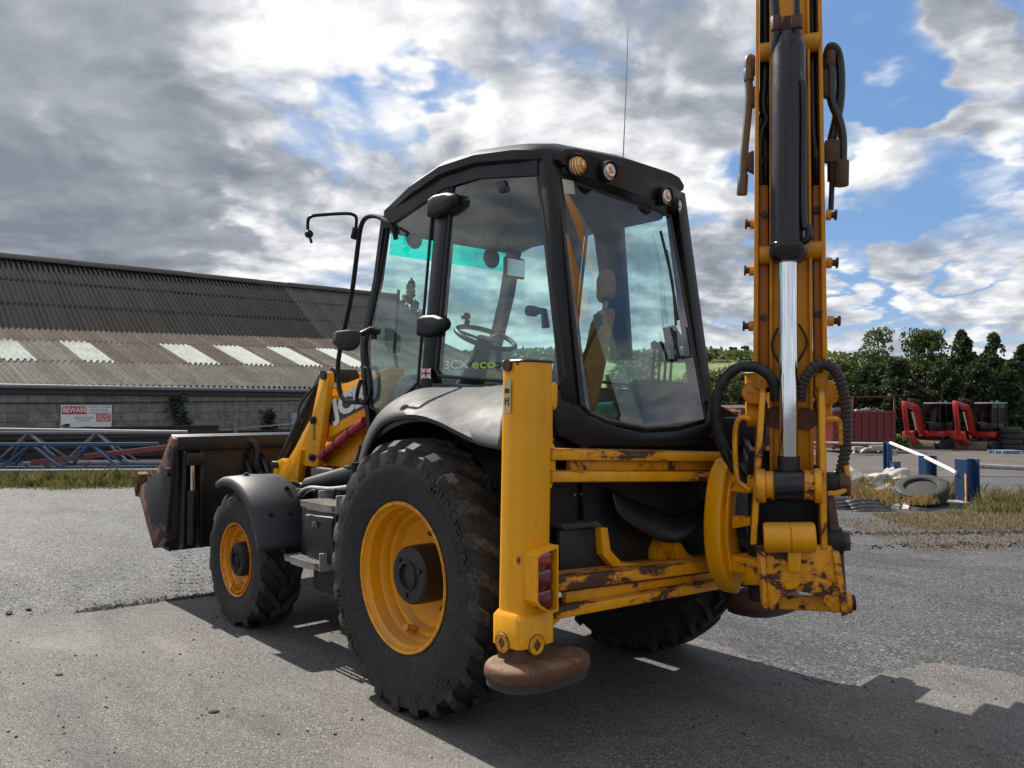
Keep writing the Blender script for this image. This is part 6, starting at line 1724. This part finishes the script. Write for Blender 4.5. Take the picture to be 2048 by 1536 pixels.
    if s > 0:
        m = M(); m.prism(hook, 'x', -.985, -.90); part(m, 'guide_plate', mat['yellow'], h, bevel=.004)
        g2 = [(0.9909, 0.7515), (0.9204, 0.7187), (0.9081, 0.6446), (0.9515, 0.6218), (0.9821, 0.5777), (0.9912, 0.5794)]
        m = M(); m.prism(g2, 'x', -.985, -.90); part(m, 'guide_plate', mat['yellow_worn'], h, bevel=.004)
stabiliser(1); stabiliser(-1)

# cross rails of the rear frame
def rail(name, a, b, w, hgt, mt, depth):
    """a, b: end points on the rear face; hgt vertical, depth into the frame"""
    a, b = Vector(a), Vector(b); ext = a + (b - a) * 1.95
    m = M(); z = Vector((0, 0, hgt / 2)); d = Vector((depth, 0, 0))
    m.hexa([a - z, ext - z, ext - z + d, a - z + d, a + z, ext + z, ext + z + d, a + z + d]); return part(m, name, mt, bevel=.005)
rail('cross_rail', (-1, 0.9771, 1.371), (-1, -0.2779, 1.308), 0, .052, mat['yellow_scraped'], .16)
rail('cross_rail', (-1, 0.9773, 1.275), (-1, -0.2027, 1.207), 0, .052, mat['yellow_scraped'], .16)
rail('rail_web', (-0.95, 0.8133, 1.312), (-0.95, -0.3231, 1.255), 0, .05, mat['yellow_worn'], .03)
rail('cross_rail', (-1, 0.9537, 0.8024), (-1, -0.2155, 0.7323), 0, .060, mat['yellow_scraped'], .20)
rail('cross_rail', (-1, 0.954, 0.677), (-1, -0.2325, 0.6241), 0, .050, mat['yellow_scraped'], .16)
rail('rail_web', (-0.95, 0.8407, 0.7197), (-0.95, -0.3065, 0.6537), 0, .055, mat['yellow_worn'], .03)
m = M(); m.box(-.80, -.70, -1.0, .95, .72, 1.42); part(m, 'rear_frame_plate', mat['grimy'])
# bits seen through the frame
m = M(); m.slab([(-0.9, 0.8278, 1.04), (-0.9, 0.5745, 1.032), (-0.9, 0.5319, 1.006), (-0.9, 0.7954, 1.014)], (.14, 0, 0)); part(m, 'footplate', mat['pad_rubber'], bevel=.004)
m = M(); m.slab([(-0.86, 0.7876, 1.008), (-0.86, 0.5125, 0.9926), (-0.86, 0.4843, 0.8322), (-0.86, 0.4221, 0.7754), (-0.86, 0.7881, 0.8014)], (.04, 0, 0)); part(m, 'skirt_plate', mat['black_steel'], bevel=.004)
m = M(); m.slab([(-0.9, 0.5498, 1.001), (-0.9, 0.4995, 0.9958), (-0.9, 0.4783, 0.8852), (-0.9, 0.3936, 0.8118), (-0.9, 0.1802, 0.7794), (-0.9, 0.1803, 0.7617), (-0.9, 0.4495, 0.7899), (-0.9, 0.5361, 0.8681)], (.10, 0, 0)); part(m, 'gusset', mat['yellow'], bevel=.006)
m = M(); m.slab([(-0.9, -0.0071, 0.8673), (-0.9, -0.0805, 0.8591), (-0.9, -0.1372, 0.7996), (-0.9, -0.2269, 0.7539), (-0.9, -0.0277, 0.7735)], (.12, 0, 0)); part(m, 'gusset', mat['yellow_worn'], bevel=.006)
flap = [(-0.88, 0.443, 1.159), (-0.9, 0.411, 1.048), (-0.93, 0.2561, 0.9501), (-0.95, 0.0592, 0.8783), (-0.93, -0.209, 0.9155), (-0.9, -0.3464, 1.036)]
top = [(-0.82, 0.4117, 1.177), (-0.82, 0.2314, 1.106), (-0.84, 0.1027, 1.061), (-0.86, -0.0919, 0.9993), (-0.86, -0.2865, 1.042), (-0.85, -0.3957, 1.078)]
m = M(); rws = []
for i in range(8):
    t = i / 7
    A, B = curve(top, 4), curve(flap, 4)
    rws.append([a.lerp(b, t) + Vector((-.02 * math.sin(3.1 * t), 0, 0)) for a, b in zip(A, B)])
m.loft(rws, cap=False, closed=False); fl_ = part(m, 'rubber_flap', mat['rubber_hose'], smooth=70)
mo = fl_.modifiers.new('thickness', 'SOLIDIFY'); mo.thickness = .012
for i in range(9):
    t = i / 8; p = lerp((-0.87, -0.0785, 1.002), (-0.86, -0.3812, 1.079), t); m = M(); m.beam(p, p + Vector((0, -.012, .028)), .006, .006); part(m, 'flap_tooth', mat['rubber_hose'], fl_)
m = M(); m.lathe([(.001, -.05), (.09, -.05), (.10, 0), (.09, .05), (.001, .05)], (-0.8, -0.0302, 0.7991), 'x', 20); part(m, 'slew_pump', mat['yellow_worn'])
for p in ((-0.815, 0.6469, 1.156), (-0.815, 0.5982, 1.157)):
    m = M(); m.cyl(p, Vector(p) + Vector((-.008, 0, 0)), .006, 8); part(m, 'bolt', mat['steel'])
# hoses between cab and boom
hz_ = random.Random(8)
for i in range(7):
    a = Vector((-.82, -.52 - .05 * i, 1.20 + .05 * (i % 3))); b = Vector((-1.30, -.30 + .03 * i, 1.15 + .04 * (i % 4)))
    m = M(); m.tube(curve([a, a.lerp(b, .35) + Vector((0, -.05, .14 + hz_.uniform(-.04, .06))), a.lerp(b, .7) + Vector((0, .03, .12)), b], 6), .016, 8); part(m, 'hose', mat['rubber_hose'])
m = M(); m.box(-1.12, -.90, -.75, -.45, 1.36, 1.52); part(m, 'valve_block', mat['grimy'], bevel=.02)

# ---------------------------------------------------------------- kingpost and boom
kp = holder('kingpost', bh)
XR = -1.60
arc_l = [(-0.0946, 1.305), (-0.0406, 1.237), (0.0005, 1.091), (0.0111, 0.9313), (-0.0173, 0.7798), (-0.0862, 0.6709), (-0.1576, 0.6275), (-0.1951, 0.6929), (-0.1872, 0.7829), (-0.1974, 0.858), (-0.1439, 0.9526), (-0.146, 1.104), (-0.2027, 1.228), (-0.176, 1.293), (-0.1307, 1.316)]
m = M(); m.prism([tuple(p[:2]) for p in curve([(*p, 0) for p in arc_l + arc_l[:1]], 4)[:-1]], 'x', -1.20, -1.10); part(m, 'carriage_clamp', mat['yellow'], kp, bevel=.020, seg=3)
m = M(); m.tube(curve([(-1.2, -0.1119, 1.258), (-1.2, -0.0654, 1.111), (-1.2, -0.0542, 0.9243), (-1.2, -0.0874, 0.7581)], 6), [.012] * 19, 8); part(m, 'clamp_rib', mat['yellow'], kp)
m = M(); text_on(m, 'JCB', (-1.203, -0.0212, 1.099), (0, -1, 0), (0, 0, 1), .024, .02, width=.035); part(m, 'cast_lettering', mat['yellow_worn'], kp, smooth=0)
m = M(); m.box(-1.10, -1.0, -.62, -.28, .74, 1.30); part(m, 'carriage', mat['grimy'], kp, bevel=.02)
for z in (.80, 1.20):
    m = M(); m.slab([(-1.20, -.08, z - .05), (-1.38, -.05, z - .05), (-1.42, -.16, z - .05), (-1.38, -.30, z - .05), (-1.20, -.40, z - .05)], (0, 0, .09)); part(m, 'swing_lug', mat['yellow_worn'], kp, bevel=.01)
m = M(); m.cyl((-1.33, -.16, .62), (-1.33, -.16, 1.36), .065, 18); part(m, 'swing_pin', mat['grimy'], kp)
# everything that swings with the boom is turned towards the left of the machine
BF = (VF + VR * .30).normalized(); BR = (VR - VF * .30).normalized()
# cheeks
def cheek(top, bot, th):
    t, b = Vector(top), Vector(bot); Z = Vector((0, 0, 1))
    prof = [t, t + BF * .08 + Z * .03, t + BF * .18 - Z * .02, t + BF * .26 - Z * .35, b + BF * .24 + Z * .1, b + BF * .08 - Z * .02, b]
    m = M(); m.slab(prof, BR * th); return part(m, 'cheek_plate', mat['yellow_worn'], kp, bevel=.005)
cheek((-1.428, 0.0103, 1.647), (-1.397, 0.0529, 0.9287), .030)
cheek((-1.653, -0.1275, 1.645), (-1.665, -0.1116, 0.9209), .030)
# pivot bosses and rod eye across the cheeks
def ycyl(name, pa, pb, x, r, mt, parent, n=24, bev=.008):
    k = BF * ((x + 1.64) * .8)
    m = M(); m.cyl(Vector(pa) + k, Vector(pb) + k, r * .92, n); return part(m, name, mt, parent, bevel=bev)
ycyl('pivot_boss', (-1.424, 0.0456, 1.204), (-1.464, 0.0208, 1.205), -1.62, .088, mat['yellow_worn'], kp)
ycyl('pivot_boss', (-1.46, 0.0231, 1.21), (-1.497, 0.0009, 1.211), -1.62, .070, mat['yellow_worn'], kp)
ycyl('pivot_boss', (-1.603, -0.0639, 1.215), (-1.649, -0.0924, 1.212), -1.62, .075, mat['yellow_scraped'], kp)
ycyl('pivot_boss', (-1.645, -0.0901, 1.211), (-1.675, -0.1083, 1.212), -1.62, .088, mat['yellow_worn'], kp)
ycyl('crosstube', (-1.465, 0.0483, 0.9671), (-1.662, -0.0722, 0.9777), -1.63, .076, mat['yellow'], kp, 32, .014)
ycyl('tube_weld', (-1.564, -0.0119, 0.9724), (-1.569, -0.0153, 0.9727), -1.63, .078, mat['yellow_worn'], kp, 32, 0)
m = M(); m.slab([(-1.556, -0.0071, 0.9189), (-1.61, -0.0402, 0.9221), (-1.605, -0.0374, 0.8139), (-1.557, -0.0077, 0.8106)], BF * .06); part(m, 'grease_block', mat['yellow'], kp, bevel=.008)
low = [(-1.416, 0.0319, 0.924), (-1.699, -0.1415, 0.9402), (-1.728, -0.1592, 0.8915), (-1.755, -0.176, 0.6924), (-1.751, -0.1734, 0.6351), (-1.7, -0.1421, 0.6284), (-1.671, -0.1243, 0.6742), (-1.623, -0.0949, 0.7095), (-1.563, -0.0583, 0.7211), (-1.517, -0.0304, 0.6967), (-1.49, -0.0139, 0.6479), (-1.477, -0.0056, 0.6188), (-1.433, 0.0213, 0.6292)]
m = M(); m.slab(low, BF * 0.032); part(m, 'base_plate', mat['yellow_scraped'], kp, bevel=.004)
for a in (((-1.435, 0.0386, 0.9038), (-1.462, 0.0221, 0.9054), (-1.47, 0.0175, 0.6307), (-1.445, 0.0327, 0.6286)), ((-1.709, -0.1293, 0.9201), (-1.738, -0.1471, 0.9104), (-1.769, -0.1656, 0.633), (-1.743, -0.15, 0.6172))):
    m = M(); m.slab(a, BF * 0.244); part(m, 'base_cheek', mat['yellow_scraped'], kp, bevel=.004)
m = M(); m.slab([(-1.434, -0.1109, 0.6652), (-1.642, -0.2382, 0.6814), (-1.645, -0.2401, 0.6064), (-1.434, -0.1106, 0.6028)], BF * .03); part(m, 'inner_plate', mat['yellow_scraped'], kp)
for a, b in ((1556, 1586), (1630, 1660)):
    m = M(); pass
ycyl('base_pin', (-1.733, -0.2003, 0.6617), (-1.763, -0.2182, 0.6641), -1.58, .055, mat['yellow_worn'], kp)
ycyl('base_pin_cap', (-1.759, -0.216, 0.6638), (-1.777, -0.2271, 0.6653), -1.58, .040, mat['grimy'], kp)
ycyl('pivot_pin', (-1.668, -0.1414, 1.214), (-1.734, -0.1821, 1.216), -1.55, .060, mat['grimy'], kp)
ycyl('pin_nut', (-1.727, -0.1776, 1.216), (-1.769, -0.2034, 1.218), -1.55, .072, mat['brown_bolt'], kp, 6)
ycyl('pivot_pin', (-1.679, -0.1479, 0.9485), (-1.739, -0.1852, 0.9519), -1.58, .070, mat['grimy'], kp)
ycyl('pin_nut', (-1.732, -0.1807, 0.9515), (-1.765, -0.2008, 0.9533), -1.58, .055, mat['brown_bolt'], kp, 6)
ycyl('ram_mount', (-1.213, -0.0692, 0.8869), (-1.316, -0.0854, 0.8981), -1.42, .085, mat['grimy'], kp)
ycyl('ram_mount', (-1.175, -0.0931, 0.7035), (-1.29, -0.1161, 0.7183), -1.40, .080, mat['grimy'], kp)
m = M(); m.slab([(-1.227, -0.0588, 1.034), (-1.346, -0.0383, 1.043), (-1.346, -0.0382, 0.9992), (-1.226, -0.0586, 0.9692)], BF * .05); part(m, 'link_arm', mat['yellow_worn'], kp, bevel=.006)
m = M(); m.slab([(-1.238, -0.0655, 0.8112), (-1.393, -0.0386, 0.7935), (-1.392, -0.0383, 0.7169), (-1.27, -0.085, 0.6899)], BF * .08); part(m, 'link_arm', mat['yellow_worn'], kp, bevel=.008)
m = M(); c = Vector((-1.423, -0.2449, 1.091)); m.obox(c, BR * .16, BF * .09, (0, 0, .20)); part(m, 'kingpost_core', mat['grimy'], kp, bevel=.02)
m = M(); m.slab([(-1.668, -0.16, 1.178), (-1.697, -0.1782, 1.179), (-1.732, -0.1993, 0.8917), (-1.741, -0.2049, 0.6853), (-1.708, -0.1846, 0.6827), (-1.688, -0.1723, 0.9122)], BF * .16); part(m, 'side_bracket', mat['brown_bolt'], kp, bevel=.006)

# boom: inner box, two outer channels, ram
bo = holder('boom', bh)
def strip(name, px_l0, px_r0, y0, px_l1, px_r1, y1):
    pass
def column(name, a0, a1, b0, b1, x_rear0, depth, mt, bevel=.004):
    """bottom-left, bottom-right, top-left, top-right as points on the rear face"""
    d = BF * (depth * .8); P = [Vector(p) for p in (a0, a1, b1, b0)]
    m = M(); m.hexa([P[0], P[1], P[1] + d, P[0] + d, P[3], P[2], P[2] + d, P[3] + d]); return part(m, name, mt, bo, bevel=bevel)
column('boom_box', (-1.416, -0.0997, 1.126), (-1.581, -0.2009, 1.133), (-1.437, -0.1126, 4.058), (-1.582, -0.2011, 4.027), 0, .22, mat['yellow_boom'])
# ribs beside the ram
column('boom_edge', (-1.425, -0.077, 1.225), (-1.439, -0.0854, 1.226), (-1.445, -0.0894, 4.044), (-1.455, -0.0955, 4.042), 0, .05, mat['yellow_boom'], .002)
column('boom_edge', (-1.584, -0.1743, 1.23), (-1.597, -0.1824, 1.23), (-1.589, -0.1775, 4.014), (-1.599, -0.1834, 4.012), 0, .05, mat['yellow_boom'], .002)
# channels
column('channel_flange', (-1.363, -0.039, 1.672), (-1.383, -0.0512, 1.672), (-1.393, -0.0575, 4.055), (-1.407, -0.0661, 4.052), 0, .30, mat['yellow_boom'])
column('channel_flange', (-1.635, -0.2057, 1.67), (-1.654, -0.2173, 1.67), (-1.63, -0.2024, 4.005), (-1.645, -0.2119, 4.002), 0, .30, mat['yellow_boom'])
column('channel_face', (-1.358, -0.0922, 1.673), (-1.402, -0.1191, 1.673), (-1.367, -0.0976, 2.675), (-1.405, -0.121, 2.672), 0, .03, mat['channel'])
column('channel_face', (-1.58, -0.2284, 1.671), (-1.613, -0.2485, 1.671), (-1.583, -0.2298, 2.655), (-1.61, -0.2465, 2.653), 0, .03, mat['channel'])
column('channel_core', (-1.291, -0.2108, 1.651), (-1.336, -0.2386, 1.651), (-1.313, -0.224, 4.163), (-1.354, -0.2496, 4.154), 0, .05, mat['grimy'])
column('channel_core', (-1.515, -0.3477, 1.649), (-1.55, -0.3697, 1.649), (-1.507, -0.3428, 4.122), (-1.547, -0.3676, 4.113), 0, .05, mat['grimy'])
# rounded feet of the channels
for c, r, a, b in (((-1.354, -0.0618, 1.648), .070, (-1.314, -0.0372, 1.649), (-1.382, -0.0789, 1.648)), ((-1.641, -0.2375, 1.647), .070, (-1.601, -0.2129, 1.647), (-1.673, -0.2572, 1.647))):
    m = M(); c = Vector(c); m.cyl(c, c + BF * .18, .060, 24); part(m, 'channel_foot', mat['yellow_boom'], bo, bevel=.012)
m = M(); m.slab([(-1.375, -0.0466, 1.745), (-1.431, -0.0805, 1.744), (-1.43, -0.0802, 1.672), (-1.375, -0.0462, 1.66)], BF * .2); part(m, 'channel_end', mat['yellow_boom'], bo, bevel=.006)
m = M(); m.slab([(-1.605, -0.1874, 1.742), (-1.651, -0.2153, 1.741), (-1.654, -0.2172, 1.658), (-1.605, -0.187, 1.67)], BF * .2); part(m, 'channel_end', mat['yellow_boom'], bo, bevel=.006)
ycyl('dipper_boss', (-1.323, -0.0429, 1.543), (-1.409, -0.0955, 1.543), -1.46, .072, mat['yellow_worn'], bo)
ycyl('dipper_boss', (-1.592, -0.2077, 1.544), (-1.665, -0.252, 1.544), -1.46, .072, mat['yellow_worn'], bo)
# wear pad bolts sticking out sideways
for px0, px1, py in (): pass
def side_bolt(inner, outer):
    a, b = Vector(inner), Vector(outer); d = (b - a)
    m = M(); m.tube([a, a + d * .45], .026, 10); w = part(m, 'bolt_boss', mat['yellow_boom'], bo)
    m = M(); m.tube([a + d * .40, a + d * .80], .017, 8); m.tube([a + d * .78, b], .028, 6); part(m, 'adjuster_bolt', mat['brown_bolt'], bo, bevel=.003)
for a, b in (((-1.343, -0.1018, 2.486), (-1.302, -0.0769, 2.489)), ((-1.337, -0.0984, 2.254), (-1.297, -0.0735, 2.257)), ((-1.333, -0.096, 1.978), (-1.289, -0.0686, 1.98)), ((-1.624, -0.2742, 2.508), (-1.667, -0.3002, 2.505)), ((-1.624, -0.2742, 2.275), (-1.67, -0.3024, 2.272)), ((-1.626, -0.2751, 1.993), (-1.676, -0.3056, 1.991))):
    side_bolt(a, b)
for p in ((-1.384, -0.1037, 2.017), (-1.599, -0.235, 2.026), (-1.392, -0.1083, 2.526), (-1.595, -0.2328, 2.531), (-1.62, -0.1873, 1.753)):
    m = M(); p = Vector(p); m.cyl(p, p - BF * .014, .017, 6); part(m, 'face_bolt', mat['brown_bolt'], bo)
for p in ((-1.406, -0.0934, 3.325), (-1.397, -0.0879, 2.322)):
    m = M(); p = Vector(p); m.cyl(p - BR * .02, p + BR * .05, .045, 16); part(m, 'boss', mat['yellow_boom'], bo)
for p in ((-1.599, -0.2121, 3.345), (-1.599, -0.2117, 2.333)):
    m = M(); p = Vector(p); m.cyl(p - BR * .05, p + BR * .03, .045, 16); part(m, 'boss', mat['yellow_boom'], bo)
# diamond hose loop behind the ram
m = M(); m.tube(curve([(-1.466, -0.0973, 1.961), (-1.444, -0.0838, 1.901), (-1.443, -0.0836, 1.853), (-1.468, -0.0989, 1.792)], 5), .006, 6); m.tube(curve([(-1.546, -0.1462, 1.976), (-1.574, -0.1636, 1.91), (-1.573, -0.1633, 1.862), (-1.54, -0.1429, 1.791)], 5), .006, 6); part(m, 'pipe_loop', mat['grimy'], bo)
# rust patch plates low on the boom
for p in ((-1.439, -0.1089, 1.526), (-1.556, -0.1804, 1.52)):
    m = M(); p = Vector(p); m.cyl(p, p - BF * .02, .055, 14); part(m, 'boss_plate', mat['rusty'], bo)
# boom ram
rm = holder('boom_ram', bh)
t_, b_ = Vector((-1.556, -0.0637, 3.332)), Vector((-1.544, -0.0565, 2.293)); ax_ = (b_ - t_).normalized()
m = M(); m.tube([t_ - ax_ * .02, t_ + ax_ * .02, t_ + ax_ * .06, b_ - ax_ * .06, b_ - ax_ * .055, b_, b_ + ax_ * .03], [.055, .068, .080, .080, .086, .086, .066], 32); part(m, 'barrel', mat['black_gloss'], rm, smooth=40)
e_ = Vector((-1.539, -0.0532, 1.347))
m = M(); m.cyl(b_ + ax_ * .01, e_, .043, 32); part(m, 'rod', mat['chrome'], rm)
m = M(); m.tube([e_ - ax_ * .0, e_ + ax_ * .14], [.050, .052], 24); part(m, 'rod_collar', mat['black_steel'], rm)
ycyl('rod_eye', (-1.495, 0.0021, 1.211), (-1.606, -0.0662, 1.215), -1.63, .083, mat['black_gloss'], rm, 28, .012)
# pipes up the ram
m = M(); m.tube(curve([(-1.593, -0.0583, 3.648), (-1.607, -0.0477, 3.4), (-1.609, -0.0398, 3.206), (-1.62, -0.0369, 3.107), (-1.636, -0.0469, 3.034), (-1.632, -0.0442, 2.471), (-1.65, -0.0553, 2.411), (-1.651, -0.0562, 2.364), (-1.621, -0.0565, 2.348)], 5), .017, 10); part(m, 'pipe', mat['black_gloss'], rm)
m = M(); m.tube(curve([(-1.499, -0.0191, 3.673), (-1.517, -0.0114, 3.445), (-1.52, -0.0135, 3.372), (-1.514, -0.0096, 3.288), (-1.521, -0.0234, 3.249)], 5), .020, 10); part(m, 'pipe', mat['black_gloss'], rm)
for p0, p1 in (((-1.519, -0.0126, 3.435), (-1.52, -0.0135, 3.367)), ((-1.607, -0.0478, 3.419), (-1.608, -0.044, 3.355))):
    m = M(); m.cyl(p0, p1, .027, 8); part(m, 'union_nut', mat['brown_bolt'], rm, bevel=.003)
m = M(); m.slab([(-1.522, -0.0709, 3.462), (-1.565, -0.0971, 3.46), (-1.572, -0.1012, 3.345), (-1.51, -0.0633, 3.347)], BF * .06); part(m, 'ram_eye', mat['rusty'], rm, bevel=.01)
# black hoses inside the channels, upper half
for i, pts in enumerate(([(-1.376, -0.1502, 3.77), (-1.385, -0.137, 3.307), (-1.383, -0.1173, 3.075), (-1.395, -0.1244, 2.999), (-1.374, -0.1117, 2.926), (-1.369, -0.1086, 2.777), (-1.36, -0.1404, 2.647)], [(-1.382, -0.1727, 3.776), (-1.389, -0.1579, 3.236), (-1.387, -0.1384, 3.067), (-1.364, -0.1244, 2.982), (-1.382, -0.135, 2.854), (-1.36, -0.1592, 2.663)], [(-1.557, -0.2801, 3.744), (-1.565, -0.2661, 3.286), (-1.574, -0.2526, 2.957), (-1.588, -0.2426, 2.828), (-1.591, -0.254, 2.732), (-1.568, -0.2867, 2.656)], [(-1.566, -0.304, 3.749), (-1.573, -0.2896, 3.215), (-1.575, -0.2906, 2.941), (-1.578, -0.2925, 2.841)])):
    m = M(); m.tube(curve(pts, 5), .020, 10); part(m, 'hose', mat['rubber_hose'], bo)
m = M(); m.cyl((-1.594, -0.2462, 2.833), (-1.595, -0.2471, 2.783), .024, 8); m.cyl((-1.374, -0.1019, 2.804), (-1.371, -0.1005, 2.775), .024, 8); part(m, 'union_nut', mat['brown_bolt'], bo)
# auxiliary pipework outside the channels
brown_pipe = simple('dusty steel pipe', (0.095, 0.075, 0.060), 0.5, dirt=0.3)
m = M(); m.tube(curve([(-1.308, -0.1651, 3.262), (-1.309, -0.156, 3.324), (-1.301, -0.1417, 3.345), (-1.292, -0.1365, 3.326), (-1.292, -0.1362, 3.234), (-1.293, -0.137, 3.131), (-1.271, -0.1232, 2.853), (-1.266, -0.1203, 2.751)], 5), .021, 10); al = part(m, 'service_pipe', brown_pipe, bo)
m = M(); m.cyl((-1.266, -0.1203, 2.751), (-1.261, -0.1173, 2.65), .027, 12); part(m, 'coupling', brown_pipe, al, bevel=.003)
m = M(); m.cyl((-1.292, -0.1364, 3.29), (-1.294, -0.1374, 3.228), .027, 8); part(m, 'coupling', brown_pipe, al, bevel=.003)
for p in (((-1.302, -0.1236, 3.181), (-1.337, -0.1452, 3.202), (-1.345, -0.1498, 3.107), (-1.316, -0.1321, 3.093)), ((-1.273, -0.1059, 2.849), (-1.32, -0.135, 2.869), (-1.32, -0.1345, 2.755), (-1.277, -0.1081, 2.785))):
    m = M(); m.slab(list(p), BF * .05); part(m, 'pipe_bracket', mat['brown_bolt'], al, bevel=.004)
m = M(); m.tube(curve([(-1.594, -0.3399, 3.235), (-1.606, -0.338, 3.298), (-1.618, -0.3358, 3.339), (-1.63, -0.3431, 3.352), (-1.635, -0.3838, 3.335), (-1.639, -0.405, 3.252), (-1.638, -0.4044, 3.126), (-1.625, -0.3965, 3.015), (-1.604, -0.3838, 2.905)], 6), .024, 10); part(m, 'service_hose', mat['rubber_hose'], bo)
m = M(); m.tube(curve([(-1.621, -0.338, 3.288), (-1.623, -0.3388, 3.213), (-1.625, -0.3405, 3.088), (-1.654, -0.3579, 2.986), (-1.667, -0.3658, 2.898), (-1.666, -0.3651, 2.774)], 5), .021, 10); ar = part(m, 'service_pipe', mat['black_gloss'], bo)
m = M(); m.cyl((-1.622, -0.3382, 3.331), (-1.621, -0.3378, 3.259), .027, 8); part(m, 'coupling', mat['brown_bolt'], ar, bevel=.004)
m = M(); m.cyl((-1.662, -0.3628, 2.782), (-1.659, -0.3609, 2.659), .036, 14); part(m, 'coupling', mat['brown_bolt'], ar, bevel=.004)
m = M(); m.cyl((-1.617, -0.3545, 2.783), (-1.617, -0.354, 2.691), .022, 12); m.cyl((-1.617, -0.354, 2.691), (-1.611, -0.3508, 2.548), .013, 10); part(m, 'tap', mat['black_steel'], ar)
for p in (((-1.599, -0.3054, 3.236), (-1.632, -0.3258, 3.242), (-1.635, -0.3274, 3.095), (-1.603, -0.3083, 3.111)), ((-1.605, -0.3096, 2.888), (-1.668, -0.3477, 2.886), (-1.663, -0.3447, 2.771), (-1.605, -0.309, 2.784))):
    m = M(); m.slab(list(p), BF * .05); part(m, 'pipe_bracket', mat['brown_bolt'], ar, bevel=.004)
# big looping hoses at the foot of the boom
def ribbed(name, pts, r, mt, pitch, amp, n=12):
    c = curve(pts, 14); L = [0]
    for a, b in zip(c[:-1], c[1:]): L.append(L[-1] + (b - a).length)
    tot = L[-1]; k = int(tot / (pitch / 4)); P, Rr = [], []
    j = 0
    for i in range(k + 1):
        s = tot * i / k
        while j < len(L) - 2 and L[j + 1] < s: j += 1
        P.append(c[j].lerp(c[j + 1], (s - L[j]) / max(1e-9, L[j + 1] - L[j]))); Rr.append(r + amp * (1 if i % 4 in (0, 1) else -1))
    m = M(); m.tube(P, Rr, n); return part(m, name, mt, smooth=25)
ribbed('hose', [(-1.475, -0.0609, 1.611), (-1.477, -0.0242, 1.701), (-1.437, 0.0189, 1.76), (-1.36, 0.0472, 1.772), (-1.292, 0.0703, 1.728), (-1.242, 0.0819, 1.636), (-1.224, 0.074, 1.526), (-1.23, 0.033, 1.403), (-1.256, -0.0208, 1.291), (-1.294, -0.081, 1.211)], .026, mat['rubber_hose'], .075, .0012)
ribbed('hose', [(-1.566, -0.1163, 1.611), (-1.593, -0.0956, 1.693), (-1.637, -0.1036, 1.757), (-1.676, -0.1466, 1.778), (-1.71, -0.1858, 1.739), (-1.731, -0.2178, 1.634), (-1.732, -0.2372, 1.493), (-1.715, -0.2451, 1.34), (-1.684, -0.2452, 1.232), (-1.646, -0.2408, 1.171)], .025, mat['brown_hose'], .022, .003)
# bent rod guards
for pts in ([(-1.371, 0.0029, 1.52), (-1.341, 0.0211, 1.527), (-1.315, 0.0278, 1.502), (-1.302, 0.0263, 1.429), (-1.304, 0.0255, 1.308), (-1.317, 0.0265, 1.224), (-1.345, 0.0188, 1.197), (-1.381, 0.0155, 1.175)], [(-1.656, -0.1715, 1.521), (-1.701, -0.199, 1.521), (-1.714, -0.2163, 1.493), (-1.713, -0.2253, 1.399)], [(-1.729, -0.235, 1.306), (-1.739, -0.232, 1.249), (-1.735, -0.22, 1.202), (-1.716, -0.1896, 1.18), (-1.677, -0.1563, 1.175)]):
    m = M(); m.tube(curve(pts, 6), .013, 8); part(m, 'hose_guard', mat['yellow_worn'], kp)
